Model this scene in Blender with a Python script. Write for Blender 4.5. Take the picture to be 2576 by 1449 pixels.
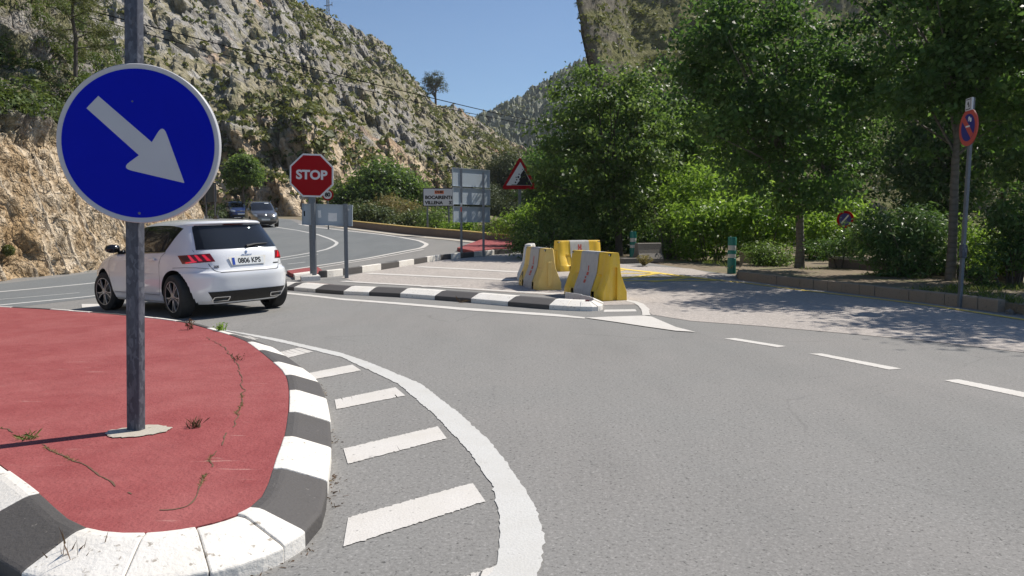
import bpy, bmesh, math, random
import numpy as np
from mathutils import Vector, Matrix

for _o in list(bpy.data.objects):
    bpy.data.objects.remove(_o, do_unlink=True)
SC = bpy.context.scene
COL = SC.collection
RNG = np.random.default_rng(7)
random.seed(7)

# ------------------------------------------------------------------ camera
F, HZ, EYE = 1935.0, 560.0, 1.4          # focal length, horizon row (photo at 2576 wide), eye height
PITCH = math.atan((724.5 - HZ) / F)
cam_d = bpy.data.cameras.new("camera")
cam_d.sensor_width = 36.0
cam_d.lens = 36.0 * F / 2576.0
cam_d.clip_start, cam_d.clip_end = 0.1, 3000.0
cam = bpy.data.objects.new("camera", cam_d)
cam.location = (0, 0, EYE)
cam.rotation_euler = (math.pi / 2 - PITCH, 0, 0)
COL.objects.link(cam)
SC.camera = cam

# ------------------------------------------------------------------ light
SUN_AZ, SUN_EL = math.radians(62), math.radians(52.6)     # azimuth from +Y towards +X
world = bpy.data.worlds.new("World")
SC.world = world
world.use_nodes = True
wn = world.node_tree.nodes
wl = world.node_tree.links
bg = wn["Background"]
sky = wn.new("ShaderNodeTexSky")
sky.sky_type = 'NISHITA'
sky.sun_disc = False
sky.sun_elevation = SUN_EL
sky.sun_rotation = SUN_AZ
sky.altitude = 2000
sky.air_density = 1.2
sky.dust_density = 0.0
sky.ozone_density = 5.0
wl.new(sky.outputs[0], bg.inputs[0])
bg.inputs[1].default_value = 0.08
sun_d = bpy.data.lights.new("sun", 'SUN')
sun_d.energy = 4.4
sun_d.angle = math.radians(0.53)
sun_d.color = (1.0, 0.94, 0.85)
sun = bpy.data.objects.new("sun", sun_d)
SUNV = Vector((math.sin(SUN_AZ) * math.cos(SUN_EL), math.cos(SUN_AZ) * math.cos(SUN_EL), math.sin(SUN_EL)))
sun.rotation_euler = SUNV.to_track_quat('Z', 'Y').to_euler()
sun.location = (20, 10, 40)
COL.objects.link(sun)
SC.view_settings.view_transform = 'Standard'
SC.view_settings.look = 'None'
SC.view_settings.gamma = 1.0
SC.view_settings.exposure = 0.46
SC.view_settings.use_curve_mapping = False
HAZE = 0.0002

# ------------------------------------------------------------------ measuring helpers
def soft(x, w):
    return w * np.logaddexp(0, x / w)

def gz(X, Y):
    """height of the ground: the main road climbs away and is banked to the left"""
    X = np.asarray(X, float); Y = np.asarray(Y, float)
    c = soft(-X - 4.2, .6); c = c - soft(c - 6, 1.0)
    return .047 * (soft(Y - 26, 3.) - soft(Y - 72, 3.)) - .045 * c / (1 + np.exp((Y - 33) / 4.))

def ray(x, y):
    a = (x - 1288) / F; b = (724.5 - y) / F
    return np.array([a, math.cos(PITCH) + b * math.sin(PITCH), b * math.cos(PITCH) - math.sin(PITCH)])

_T = np.concatenate([np.arange(1.5, 25, .01), np.arange(25, 150, .04)])
def G(x, y, dz=0.0):
    """the ground point seen at photo position x, y"""
    d = ray(x, y)
    P = d[None] * _T[:, None]
    k = int(np.argmax(EYE + P[:, 2] < gz(P[:, 0], P[:, 1]) + dz))
    return (float(P[k, 0]), float(P[k, 1]))

def at(x, y, Y):
    """the point at depth Y seen at photo position x, y"""
    d = ray(x, y); t = Y / d[1]
    return Vector((d[0] * t, Y, EYE + d[2] * t))

def zrow(y, Y):
    return at(1288, y, Y).z

def mpp(Y):
    return Y / F * 1.0035

def g1(x, y):
    return float(gz(x, y))

# ------------------------------------------------------------------ object helpers
def tag(o, label=None, cat=None, group=None, kind=None):
    if label: o['label'] = label
    if cat: o['category'] = cat
    if group: o['group'] = group
    if kind: o['kind'] = kind
    return o

def thing(name, label, cat, loc=(0, 0, 0), rotz=0.0, group=None):
    o = bpy.data.objects.new(name, None)
    o.empty_display_size = .3
    o.location = loc
    o.rotation_euler = (0, 0, rotz)
    COL.objects.link(o)
    return tag(o, label, cat, group)

def link(name, me, mat=None, parent=None, smooth=None, bevel=0.0, segs=2):
    o = bpy.data.objects.new(name, me)
    COL.objects.link(o)
    if mat is not None:
        for m in (mat if isinstance(mat, (list, tuple)) else [mat]):
            me.materials.append(m)
    if parent is not None:
        o.parent = parent
    if smooth is not None and len(me.polygons):
        me.polygons.foreach_set('use_smooth', np.ones(len(me.polygons), bool))
        if smooth < 180:
            me.set_sharp_from_angle(angle=math.radians(smooth))
    if bevel > 0:
        b = o.modifiers.new('bevel', 'BEVEL'); b.width = bevel; b.segments = segs
        b.limit_method = 'ANGLE'; b.angle_limit = math.radians(40)
    return o

def np_mesh(name, V, Fc, tint=None, attr='tint'):
    V = np.ascontiguousarray(V, np.float32); Fc = np.ascontiguousarray(Fc, np.int32)
    me = bpy.data.meshes.new(name)
    m, k = Fc.shape
    me.vertices.add(len(V)); me.vertices.foreach_set('co', V.ravel())
    me.loops.add(m * k); me.loops.foreach_set('vertex_index', Fc.ravel())
    me.polygons.add(m); me.polygons.foreach_set('loop_start', np.arange(0, m * k, k, dtype=np.int32))
    me.update(calc_edges=True)
    if tint is not None:
        for nm, tv in (tint.items() if isinstance(tint, dict) else [(attr, tint)]):
            a = me.attributes.new(nm, 'FLOAT', 'POINT')
            a.data.foreach_set('value', np.ascontiguousarray(tv, np.float32))
    return me

def grid_faces(nu, nv, closed=False):
    i = np.arange(nu - (0 if closed else 1))[:, None]; j = np.arange(nv - 1)[None]
    i2 = (i + 1) % nu
    a = i * nv + j; b = i2 * nv + j; c = i2 * nv + j + 1; d = i * nv + j + 1
    return np.stack([a, b, c, d], -1).reshape(-1, 4)

class MB:
    """collects simple shapes into one mesh"""
    def __init__(s): s.v = []; s.f = []
    def add(s, vs, fs, M=None):
        o = len(s.v)
        for p in vs:
            p = Vector(p)
            s.v.append(tuple(M @ p) if M is not None else tuple(p))
        for f in fs: s.f.append(tuple(i + o for i in f))
        return s
    def box(s, c, d, M=None):
        x, y, z = c; a, b, e = d[0] / 2, d[1] / 2, d[2] / 2
        vs = [(x + i * a, y + j * b, z + k * e) for i in (-1, 1) for j in (-1, 1) for k in (-1, 1)]
        return s.add(vs, [(0, 1, 3, 2), (4, 6, 7, 5), (0, 4, 5, 1), (2, 3, 7, 6), (0, 2, 6, 4), (1, 5, 7, 3)], M)
    def prism(s, poly, z0, z1, M=None):
        """poly in the local x-y plane, extruded along z"""
        n = len(poly)
        vs = [(p[0], p[1], z0) for p in poly] + [(p[0], p[1], z1) for p in poly]
        fs = [tuple(range(n - 1, -1, -1)), tuple(range(n, 2 * n))] + [(i, (i + 1) % n, n + (i + 1) % n, n + i) for i in range(n)]
        return s.add(vs, fs, M)
    def tube(s, pts, rad, n=8, cap=True):
        pts = [Vector(p) for p in pts]; m = len(pts)
        if not hasattr(rad, '__len__'): rad = [rad] * m
        o = len(s.v); up = None
        for i, p in enumerate(pts):
            t = (pts[min(i + 1, m - 1)] - pts[max(i - 1, 0)])
            t = t.normalized() if t.length > 1e-9 else Vector((0, 0, 1))
            if up is None:
                up = Vector((1, 0, 0)) if abs(t.x) < .8 else Vector((0, 1, 0))
            a = (up - t * up.dot(t)).normalized(); up = a; b = t.cross(a)
            for k in range(n):
                w = 2 * math.pi * k / n
                s.v.append(tuple(p + (a * math.cos(w) + b * math.sin(w)) * rad[i]))
        for i in range(m - 1):
            for k in range(n):
                k2 = (k + 1) % n
                s.f.append((o + i * n + k, o + i * n + k2, o + (i + 1) * n + k2, o + (i + 1) * n + k))
        if cap:
            s.f.append(tuple(o + k for k in range(n - 1, -1, -1)))
            s.f.append(tuple(o + (m - 1) * n + k for k in range(n)))
        return s
    def lathe(s, prof, n=24, M=None):
        """profile (r, z) turned about z"""
        m = len(prof)
        vs = [(r * math.cos(2 * math.pi * k / n), r * math.sin(2 * math.pi * k / n), z) for r, z in prof for k in range(n)]
        fs = [(i * n + k, i * n + (k + 1) % n, (i + 1) * n + (k + 1) % n, (i + 1) * n + k) for i in range(m - 1) for k in range(n)]
        return s.add(vs, fs, M)
    def mesh(s, name):
        me = bpy.data.meshes.new(name); me.from_pydata(s.v, [], s.f); me.update(); return me
    def build(s, name, mat, parent=None, **k):
        return link(name, s.mesh(name), mat, parent, **k)

def text_mb(body, size, weight=.0, depth=.001, align='CENTER', M=None, sx=1.0):
    cu = bpy.data.curves.new("lettering", 'FONT')
    cu.body = body; cu.size = size; cu.offset = weight; cu.extrude = depth / 2
    cu.align_x = align; cu.align_y = 'CENTER'; cu.resolution_u = 4
    ob = bpy.data.objects.new("lettering", cu); COL.objects.link(ob)
    dg = bpy.context.evaluated_depsgraph_get(); dg.update()
    me = bpy.data.meshes.new_from_object(ob.evaluated_get(dg))
    vs = [(v.co.x * sx, v.co.y, v.co.z + depth / 2) for v in me.vertices]
    fs = [tuple(p.vertices) for p in me.polygons]
    bpy.data.objects.remove(ob, do_unlink=True); bpy.data.curves.remove(cu); bpy.data.meshes.remove(me)
    mb = MB(); mb.add(vs, fs, M); return mb

def disc(r, n=64, a0=0.0, rx=1.0):
    return [(r * rx * math.cos(a0 + 2 * math.pi * i / n), r * math.sin(a0 + 2 * math.pi * i / n)) for i in range(n)]

def round_poly(pts, r, n=6):
    """polygon with rounded corners; r one radius or one per corner"""
    out = []; m = len(pts)
    for i in range(m):
        p = Vector(pts[i]); a = Vector(pts[i - 1]); b = Vector(pts[(i + 1) % m])
        rr = r[i] if hasattr(r, '__len__') else r
        if rr <= 0: out.append(tuple(p)); continue
        u = (a - p).normalized(); v = (b - p).normalized()
        ang = u.angle(v); d = min(rr / math.tan(ang / 2), (a - p).length * .49, (b - p).length * .49)
        s, e = p + u * d, p + v * d
        for k in range(n + 1):
            t = k / n
            out.append(tuple((1 - t) ** 2 * s + 2 * t * (1 - t) * p + t * t * e))
    return out

def facing(loc, az=0.0, roll=0.0):
    """matrix of a sign plane: local x right, local y up, local z towards the viewer; az turns it about the vertical"""
    R = Matrix.Rotation(az, 4, 'Z') @ Matrix.Rotation(math.pi / 2, 4, 'X') @ Matrix.Rotation(roll, 4, 'Z')
    return Matrix.Translation(loc) @ R

# ------------------------------------------------------------------ numpy noise
def _hash(i, j, k, s):
    h = (i.astype(np.int64) * 374761393 + j.astype(np.int64) * 668265263 + k.astype(np.int64) * 2147483647 + s * 974711) & 0xffffffff
    h = ((h ^ (h >> 13)) * 1274126177) & 0xffffffff
    h = ((h ^ (h >> 16)) * 2246822519) & 0xffffffff
    return ((h ^ (h >> 15)) & 0xffffff) / float(0xffffff)

def vnoise(P, s=0):
    P = np.asarray(P, float); i = np.floor(P).astype(np.int64); f = P - i; f = f * f * f * (f * (f * 6 - 15) + 10)
    r = 0
    for a in (0, 1):
        for b in (0, 1):
            for c in (0, 1):
                w = (f[:, 0] if a else 1 - f[:, 0]) * (f[:, 1] if b else 1 - f[:, 1]) * (f[:, 2] if c else 1 - f[:, 2])
                r = r + w * _hash(i[:, 0] + a, i[:, 1] + b, i[:, 2] + c, s)
    return r * 2 - 1

def fbm(P, octv=4, s=0, gain=.5, ridged=False):
    P = np.asarray(P, float); r = 0; a = 1.0; tot = 0
    for o in range(octv):
        n = vnoise(P * 2.03 ** o + 17.3 * o, s + o)
        if ridged: n = 1 - 2 * np.abs(n)
        r = r + a * n; tot += a; a *= gain
    return r / tot

def worley(P, s=0):
    """distance to the nearest cell point, gap to the second, and a random number per cell"""
    P = np.asarray(P, float); i = np.floor(P).astype(np.int64); f = P - i
    d1 = np.full(len(P), 9.0); d2 = np.full(len(P), 9.0); ch = np.zeros(len(P))
    for a in (-1, 0, 1):
        for b in (-1, 0, 1):
            for c in (-1, 0, 1):
                I, J, K = i[:, 0] + a, i[:, 1] + b, i[:, 2] + c
                h = _hash(I, J, K, s); h2 = (h * 7919.13) % 1.0; h3 = (h * 104729.7) % 1.0
                d = np.sqrt((a + h - f[:, 0]) ** 2 + (b + h2 - f[:, 1]) ** 2 + (c + h3 - f[:, 2]) ** 2)
                n = d < d1
                d2 = np.where(n, d1, np.minimum(d2, d)); ch = np.where(n, (h * 3571.7) % 1.0, ch); d1 = np.where(n, d, d1)
    return d1, d2 - d1, ch

# ------------------------------------------------------------------ materials
class NT:
    def __init__(s, name):
        s.m = bpy.data.materials.new(name); s.m.use_nodes = True
        s.t = s.m.node_tree; s.b = s.t.nodes["Principled BSDF"]; s.out = s.t.nodes["Material Output"]
    def n(s, typ, ins=None, **kw):
        d = s.t.nodes.new(typ)
        for k, v in kw.items(): setattr(d, k, v)
        for k, v in (ins or {}).items(): s.put(d.inputs[k], v)
        return d
    def put(s, sock, v):
        if hasattr(v, 'is_output') or isinstance(v, bpy.types.NodeSocket): s.t.links.new(v, sock)
        elif isinstance(v, bpy.types.Node): s.t.links.new(v.outputs[0], sock)
        else:
            if isinstance(v, (tuple, list)) and len(v) == 3 and sock.type == 'RGBA': v = (*v, 1)
            sock.default_value = v
    def pos(s, scale=(1, 1, 1), rot=(0, 0, 0), obj=False):
        src = s.n('ShaderNodeTexCoord').outputs['Object'] if obj else s.n('ShaderNodeNewGeometry').outputs['Position']
        return s.n('ShaderNodeMapping', {'Vector': src, 'Scale': scale, 'Rotation': rot}).outputs[0]
    def noise(s, vec, scale, detail=3, rough=.55, dist=0.0):
        return s.n('ShaderNodeTexNoise', {'Vector': vec, 'Scale': scale, 'Detail': detail, 'Roughness': rough, 'Distortion': dist}).outputs[0]
    def ramp(s, fac, stops, interp='LINEAR'):
        r = s.n('ShaderNodeValToRGB', {'Fac': fac}); e = r.color_ramp; e.interpolation = interp
        while len(e.elements) > 1: e.elements.remove(e.elements[-1])
        for i, (p, c) in enumerate(stops):
            el = e.elements[0] if i == 0 else e.elements.new(p)
            el.position = p
            if not hasattr(c, '__len__'): c = (c, c, c)
            el.color = (*c[:3], 1)
        return r.outputs[0]
    def mix(s, f, a, b, mode='MIX'):
        d = s.n('ShaderNodeMix', data_type='RGBA', blend_type=mode)
        s.put(d.inputs[0], f); s.put(d.inputs[6], a); s.put(d.inputs[7], b)
        return d.outputs[2]
    def math(s, op, a, b=0.0, clamp=False):
        d = s.n('ShaderNodeMath', operation=op, use_clamp=clamp)
        s.put(d.inputs[0], a); s.put(d.inputs[1], b); return d.outputs[0]
    def bump(s, h, strength=.3, dist=.02):
        return s.n('ShaderNodeBump', {'Height': h, 'Strength': strength, 'Distance': dist}).outputs[0]
    def attr(s, name):
        return s.n('ShaderNodeAttribute', attribute_name=name).outputs['Fac']
    def done(s, col=None, rough=None, normal=None, **kw):
        if col is not None: s.put(s.b.inputs['Base Color'], col)
        if rough is not None: s.put(s.b.inputs['Roughness'], rough)
        if normal is not None: s.put(s.b.inputs['Normal'], normal)
        for k, v in kw.items(): s.put(s.b.inputs[k.replace('_', ' ')], v)
        return s.m

def plain(name, col, rough=.5, vary=.12, scale=9, metal=0.0, bump=.0, spec=.5, coat=0.0):
    t = NT(name)
    p = t.pos(obj=True)
    n = t.noise(p, scale, 4)
    c = t.mix(n, tuple(x * (1 - vary) for x in col), tuple(min(1, x * (1 + vary)) for x in col))
    nm = t.bump(t.noise(p, scale * 6, 3), bump, .004) if bump else None
    t.done(c, rough, nm, Metallic=metal, Specular_IOR_Level=spec)
    if coat: t.put(t.b.inputs['Coat Weight'], coat); t.put(t.b.inputs['Coat Roughness'], .03)
    return t.m

def asphalt(name, base, tintc, grain=75, contrast=.42, crack=True, flat=.35):
    t = NT(name)
    p = t.pos()
    a = t.noise(p, grain, 2, .6); b = t.noise(p, grain * .42, 2, .6)
    big = t.noise(p, .35, 4, .6); mid = t.noise(t.pos((1, .25, 1), (0, 0, -.5)), 1.1, 4, .6)
    lo, hi = 1 - contrast, 1 + contrast
    s = t.ramp(t.mix(.5, a, b), [(.33, lo * .8), (.42, .96), (.55, 1.03), (.66, hi)])
    s = t.mix(1.0, s, t.ramp(t.noise(p, 62, 5, .75), [(.34, .84), (.5, 1.0), (.66, 1.12)]), 'MULTIPLY')
    s = t.mix(1.0, s, t.ramp(t.noise(p, 44, 2, .5), [(.28, .42), (.36, 1.0)]), 'MULTIPLY')
    c = t.mix(1.0, base, s, 'MULTIPLY')
    c = t.mix(t.ramp(big, [(.35, 0), (.7, .75)]), c, t.mix(1.0, tintc, s, 'MULTIPLY'))
    c = t.mix(t.ramp(mid, [(.45, 0), (.75, .45)]), c, t.mix(1.0, tuple(x * .74 for x in base), s, 'MULTIPLY'))
    if crack:
        v = t.n('ShaderNodeTexVoronoi', {'Vector': t.mix(.12, p, t.n('ShaderNodeTexNoise', {'Vector': p, 'Scale': 2.2}).outputs[1]), 'Scale': .45}, feature='DISTANCE_TO_EDGE').outputs[0]
        ck = t.ramp(v, [(.0, 1), (.006, 0)])
        ck = t.math('MULTIPLY', ck, t.ramp(t.noise(p, .6, 3), [(.54, 0), (.62, .28)]))
        c = t.mix(ck, c, tuple(x * .35 for x in base))
    return t.done(c, .92, t.bump(a, .14, .004), Specular_IOR_Level=.25)

def roadpaint(name, col, under, wear=.47, soft_=.05):
    t = NT(name); p = t.pos()
    n = t.noise(p, 16, 5, .68); n2 = t.noise(p, 90, 2)
    w = t.ramp(t.math('ADD', t.math('MULTIPLY', n, .8), t.math('MULTIPLY', n2, .2)), [(wear - soft_ - .12, 1), (wear - .10, 0)])
    s = t.ramp(n2, [(.3, .9), (.7, 1.04)])
    c = t.mix(1.0, col, s, 'MULTIPLY')
    c = t.mix(t.ramp(t.noise(p, 3.1, 5), [(.4, 0), (.75, .5)]), c, tuple(x * y for x, y in zip(col, (.84, .82, .78))))
    c = t.mix(w, c, under)
    return t.done(c, .75, t.bump(n2, .35, .006), Specular_IOR_Level=.3)

MT = {}
MT['asphalt'] = asphalt('old_asphalt', (.215, .212, .203), (.24, .228, .216), 110, .42)
MT['asphalt_new'] = asphalt('new_asphalt', (.155, .166, .17), (.18, .187, .188), 120, .3)
MT['paving'] = asphalt('pink_paving', (.40, .36, .328), (.345, .318, .295), 36, .55)
MT['paint_white'] = roadpaint('road_paint_white', (.60, .575, .54), (.25, .24, .23), .49)
MT['paint_line'] = roadpaint('road_paint_line', (.55, .545, .525), (.28, .275, .26), .50, .10)
MT['paint_yellow'] = roadpaint('road_paint_yellow', (.80, .58, .12), (.40, .35, .30), .46)

def kerb_mat(name, col, chip, amt):
    t = NT(name); p = t.pos()
    n = t.noise(p, 26, 5, .65); v = t.noise(p, 2.6, 5, .6)
    c = t.mix(t.ramp(v, [(.35, 0), (.75, .45)]), col, tuple(x * y for x, y in zip(col, (.86, .83, .76))))
    c = t.mix(t.ramp(n, [(.28 + amt, 1), (.34 + amt, 0)]), c, chip)
    st = t.noise(t.pos((1, 1, .15)), 14, 4)
    c = t.mix(t.ramp(st, [(.56, 0), (.78, .28)]), c, tuple(x * .55 for x in col))
    return t.done(c, .7, t.bump(t.noise(p, 55, 4), .35, .012), Specular_IOR_Level=.35)
MT['kerb_white'] = kerb_mat('kerb_white_paint', (.74, .71, .66), (.36, .32, .27), .055)
MT['kerb_black'] = kerb_mat('kerb_black_paint', (.088, .082, .079), (.22, .2, .18), .0)
MT['kerb_raw'] = kerb_mat('raw_concrete', (.46, .43, .37), (.2, .18, .15), .06)

t = NT('red_painted_concrete'); p = t.pos()
n = t.noise(p, 5, 6, .6); f = t.noise(p, 60, 3); sc = t.noise(t.pos((.6, 5, 1), (0, 0, .1)), 3.2, 5, .65)
c = t.mix(t.ramp(n, [(.3, 0), (.72, 1)]), (.245, .054, .054), (.305, .080, .078))
c = t.mix(t.ramp(f, [(.30, .55), (.46, 0)]), c, (.2, .035, .035))
c = t.mix(t.ramp(sc, [(.66, 0), (.73, .45)]), c, (.62, .42, .36))
c = t.mix(t.ramp(t.noise(p, 1.1, 6, .65), [(.45, 0), (.72, .55)]), c, (.36, .125, .118))
c = t.mix(t.ramp(t.noise(t.pos((1, 1, 1), (0, 0, .5)), 9, 6, .72), [(.60, 0), (.70, .4)]), c, (.20, .055, .055))
MT['red'] = t.done(c, .8, t.bump(t.mix(.6, f, t.noise(p, 22, 4)), .7, .02), Specular_IOR_Level=.3)

MT['galv'] = plain('galvanised_steel', (.15, .165, .18), .55, .28, 22, .35, .12)
MT['galv_dark'] = plain('galvanised_post', (.085, .09, .11), .6, .42, 34, .3, .15)
t = NT('galvanised_spangle'); p = t.pos((1, 1, .55), obj=True)
v = t.n('ShaderNodeSeparateColor', {0: t.n('ShaderNodeTexVoronoi', {'Vector': t.mix(.06, p, t.n('ShaderNodeTexNoise', {'Vector': p, 'Scale': 30.0, 'Detail': 3.0}).outputs[1]), 'Scale': 46.0}).outputs['Color']}).outputs[0]
c = t.ramp(t.math('ADD', t.math('MULTIPLY', v, .55), t.math('MULTIPLY', t.noise(t.pos((1, 1, .22), obj=True), 16, 6, .7), .6)), [(.3, (.065, .068, .085)), (.6, (.095, .10, .122)), (.85, (.15, .155, .18))])
c = t.mix(t.ramp(t.noise(t.pos((1, 1, .3), obj=True), 8, 5, .7), [(.62, 0), (.75, .45)]), c, (.17, .13, .105))
MT['galv_dark'] = t.done(c, .55, Metallic=.3, Specular_IOR_Level=.35)
MT['sign_back'] = plain('sign_back_grey', (.35, .40, .44), .5, .06, 3)
MT['sign_white'] = plain('sign_white', (.60, .60, .61), .35, .04, 3)
MT['sign_grey'] = plain('sign_rim_grey', (.50, .50, .52), .45, .08, 6)
MT['sign_blue'] = plain('sign_blue', (.0012, .008, .40), .45, .08, 7, spec=.08)
MT['sign_blue_dull'] = plain('sign_blue_dull', (.012, .02, .2), .4, .1, 4)
MT['sign_red'] = plain('sign_red', (.30, .002, .006), .45, .06, 4, spec=.1)
MT['sign_red_faded'] = plain('sign_red_faded', (.52, .075, .055), .45, .1, 6)
t = NT('joint_dirt'); p = t.pos(); MT['joint'] = t.done(t.mix(t.noise(p, 30, 4), (.07, .028, .022), (.20, .13, .075)), .95)
MT['black'] = plain('black_print', (.012, .012, .014), .5, .1, 4, spec=.2)
MT['wire'] = plain('wire_black', (.008, .008, .009), .9, .1, 4, spec=.0)
MT['panel_dark'] = plain('dark_sign_back', (.06, .075, .085), .6, .1, 4, spec=.2)
MT['paper'] = plain('paper', (.72, .72, .70), .8, .12, 14)
MT['orange'] = plain('orange_print', (.75, .20, .08), .6, .1, 8)
MT['concrete'] = kerb_mat('stained_shaded_concrete', (.16, .145, .125), (.08, .065, .055), .10)  # base tone darkened as painted tree shade for the concrete barrier
MT['concrete_pale'] = kerb_mat('pale_concrete', (.46, .42, .355), (.28, .25, .2), .05)
MT['kerb_brown'] = kerb_mat('brown_kerb_stone', (.30, .235, .175), (.16, .13, .1), .06)
MT['wall'] = kerb_mat('dark_parapet', (.165, .13, .115), (.07, .055, .05), .08)
MT['wall_cap'] = roadpaint('parapet_cap', (.58, .42, .14), (.30, .26, .2), .55)

t = NT('barrier_yellow'); p = t.pos(obj=True)
c = t.mix(t.noise(p, 5, 5), (.70, .43, .025), (.86, .58, .06))
c = t.mix(t.ramp(t.noise(p, 22, 5, .7), [(.60, 0), (.72, .5)]), c, (.34, .24, .09))
c = t.mix(t.ramp(t.noise(t.pos((1, 1, .2), obj=True), 9, 5, .65), [(.5, 0), (.8, .35)]), c, (.72, .6, .38))
MT['barrier_yellow'] = t.done(c, .5, t.bump(t.noise(p, 30, 3), .15, .01))
t = NT('barrier_yellow_faded'); p = t.pos(obj=True)
c = t.mix(t.noise(p, 5, 5), (.70, .47, .10), (.80, .60, .24))
c = t.mix(t.ramp(t.noise(p, 22, 5, .7), [(.60, 0), (.72, .5)]), c, (.36, .28, .16))
MT['barrier_faded'] = t.done(c, .6, t.bump(t.noise(p, 30, 3), .15, .01))
t = NT('barrier_grey'); p = t.pos(obj=True)
c = t.mix(t.noise(p, 7, 5), (.40, .40, .40), (.54, .53, .50))
c = t.mix(t.ramp(t.noise(t.pos((1, 1, .3), obj=True), 15, 5, .7), [(.5, 0), (.75, .5)]), c, (.27, .25, .22))
MT['barrier_grey'] = t.done(c, .65)
MT['barrier_white'] = plain('barrier_white', (.72, .70, .64), .5, .1, 8)
MT['bollard_green'] = plain('bollard_green', (.012, .17, .13), .45, .2, 8)
MT['bollard_band'] = plain('bollard_band', (.50, .48, .43), .5, .15, 14)

# foliage
def leaf_mat(name, dark, light, trans=.32, rough=.5, yel=None):
    t = NT(name); a = t.attr('tint')
    st = [(0, dark), (.75, light), (1, yel or light)]
    c = t.ramp(a, st)
    t.done(c, rough, Specular_IOR_Level=.35)
    tr = t.n('ShaderNodeBsdfTranslucent', {'Color': t.mix(.35, c, (min(1, light[0] * 2.1), min(1, light[1] * 2.0), light[2] * .8))})
    mx = t.n('ShaderNodeMixShader', {0: trans, 1: t.b.outputs[0], 2: tr.outputs[0]})
    t.t.links.new(mx.outputs[0], t.out.inputs[0]); return t.m
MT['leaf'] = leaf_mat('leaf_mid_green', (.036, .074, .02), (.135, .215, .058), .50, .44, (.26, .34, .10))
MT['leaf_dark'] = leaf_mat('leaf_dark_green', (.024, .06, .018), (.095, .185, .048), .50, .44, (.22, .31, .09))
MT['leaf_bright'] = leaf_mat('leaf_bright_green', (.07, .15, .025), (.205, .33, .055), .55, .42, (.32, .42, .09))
MT['leaf_oleander'] = leaf_mat('leaf_oleander', (.03, .075, .02), (.11, .20, .055), .32, .36, (.25, .30, .13))
MT['leaf_pine'] = leaf_mat('needle_green', (.03, .052, .022), (.085, .11, .045), .2, .6)
MT['leaf_scrub'] = leaf_mat('scrub_green', (.052, .07, .02), (.15, .17, .05), .28, .6, (.26, .24, .10))
MT['leaf_slope'] = leaf_mat('slope_scrub_green', (.032, .06, .015), (.105, .15, .036), .3, .6, (.2, .21, .07))
MT['leaf_olive'] = leaf_mat('leaf_olive', (.05, .08, .03), (.12, .16, .06), .28, .5, (.2, .2, .09))
MT['grass_dry'] = leaf_mat('dry_grass', (.12, .12, .045), (.25, .21, .09), .3, .7, (.36, .3, .15))
MT['weed_brown'] = leaf_mat('dry_brown_weed', (.06, .035, .02), (.14, .08, .045), .2, .7, (.2, .15, .08))
MT['grass'] = leaf_mat('green_grass', (.06, .1, .02), (.14, .19, .04), .35, .6, (.27, .26, .1))
t = NT('bark'); p = t.pos((1, 1, .35), obj=True)
c = t.mix(t.noise(p, 18, 5, .65), (.05, .042, .035), (.15, .125, .10))
MT['bark'] = t.done(c, .9, t.bump(t.noise(p, 22, 5), .8, .02))
t = NT('smooth_bark'); p = t.pos(obj=True)
w = t.n('ShaderNodeTexWave', {'Vector': p, 'Scale': 2.3, 'Distortion': 7.0, 'Detail': 4.0}, wave_type='BANDS', bands_direction='Z').outputs[1]
c = t.mix(t.ramp(w, [(.1, .35), (.35, 0)]), t.mix(t.noise(p, 14, 5), (.11, .095, .075), (.17, .15, .12)), (.06, .05, .04))
MT['bark_ring'] = t.done(c, .85, t.bump(w, .6, .02))
t = NT('soil'); p = t.pos()
c = t.mix(t.noise(p, 6, 6, .65), (.12, .09, .06), (.27, .215, .145))
c = t.mix(t.ramp(t.noise(p, 1.2, 5), [(.5, 0), (.62, .7)]), c, (.16, .16, .07))
MT['soil'] = t.done(c, .95, t.bump(t.noise(p, 20, 5), .8, .04))

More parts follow.
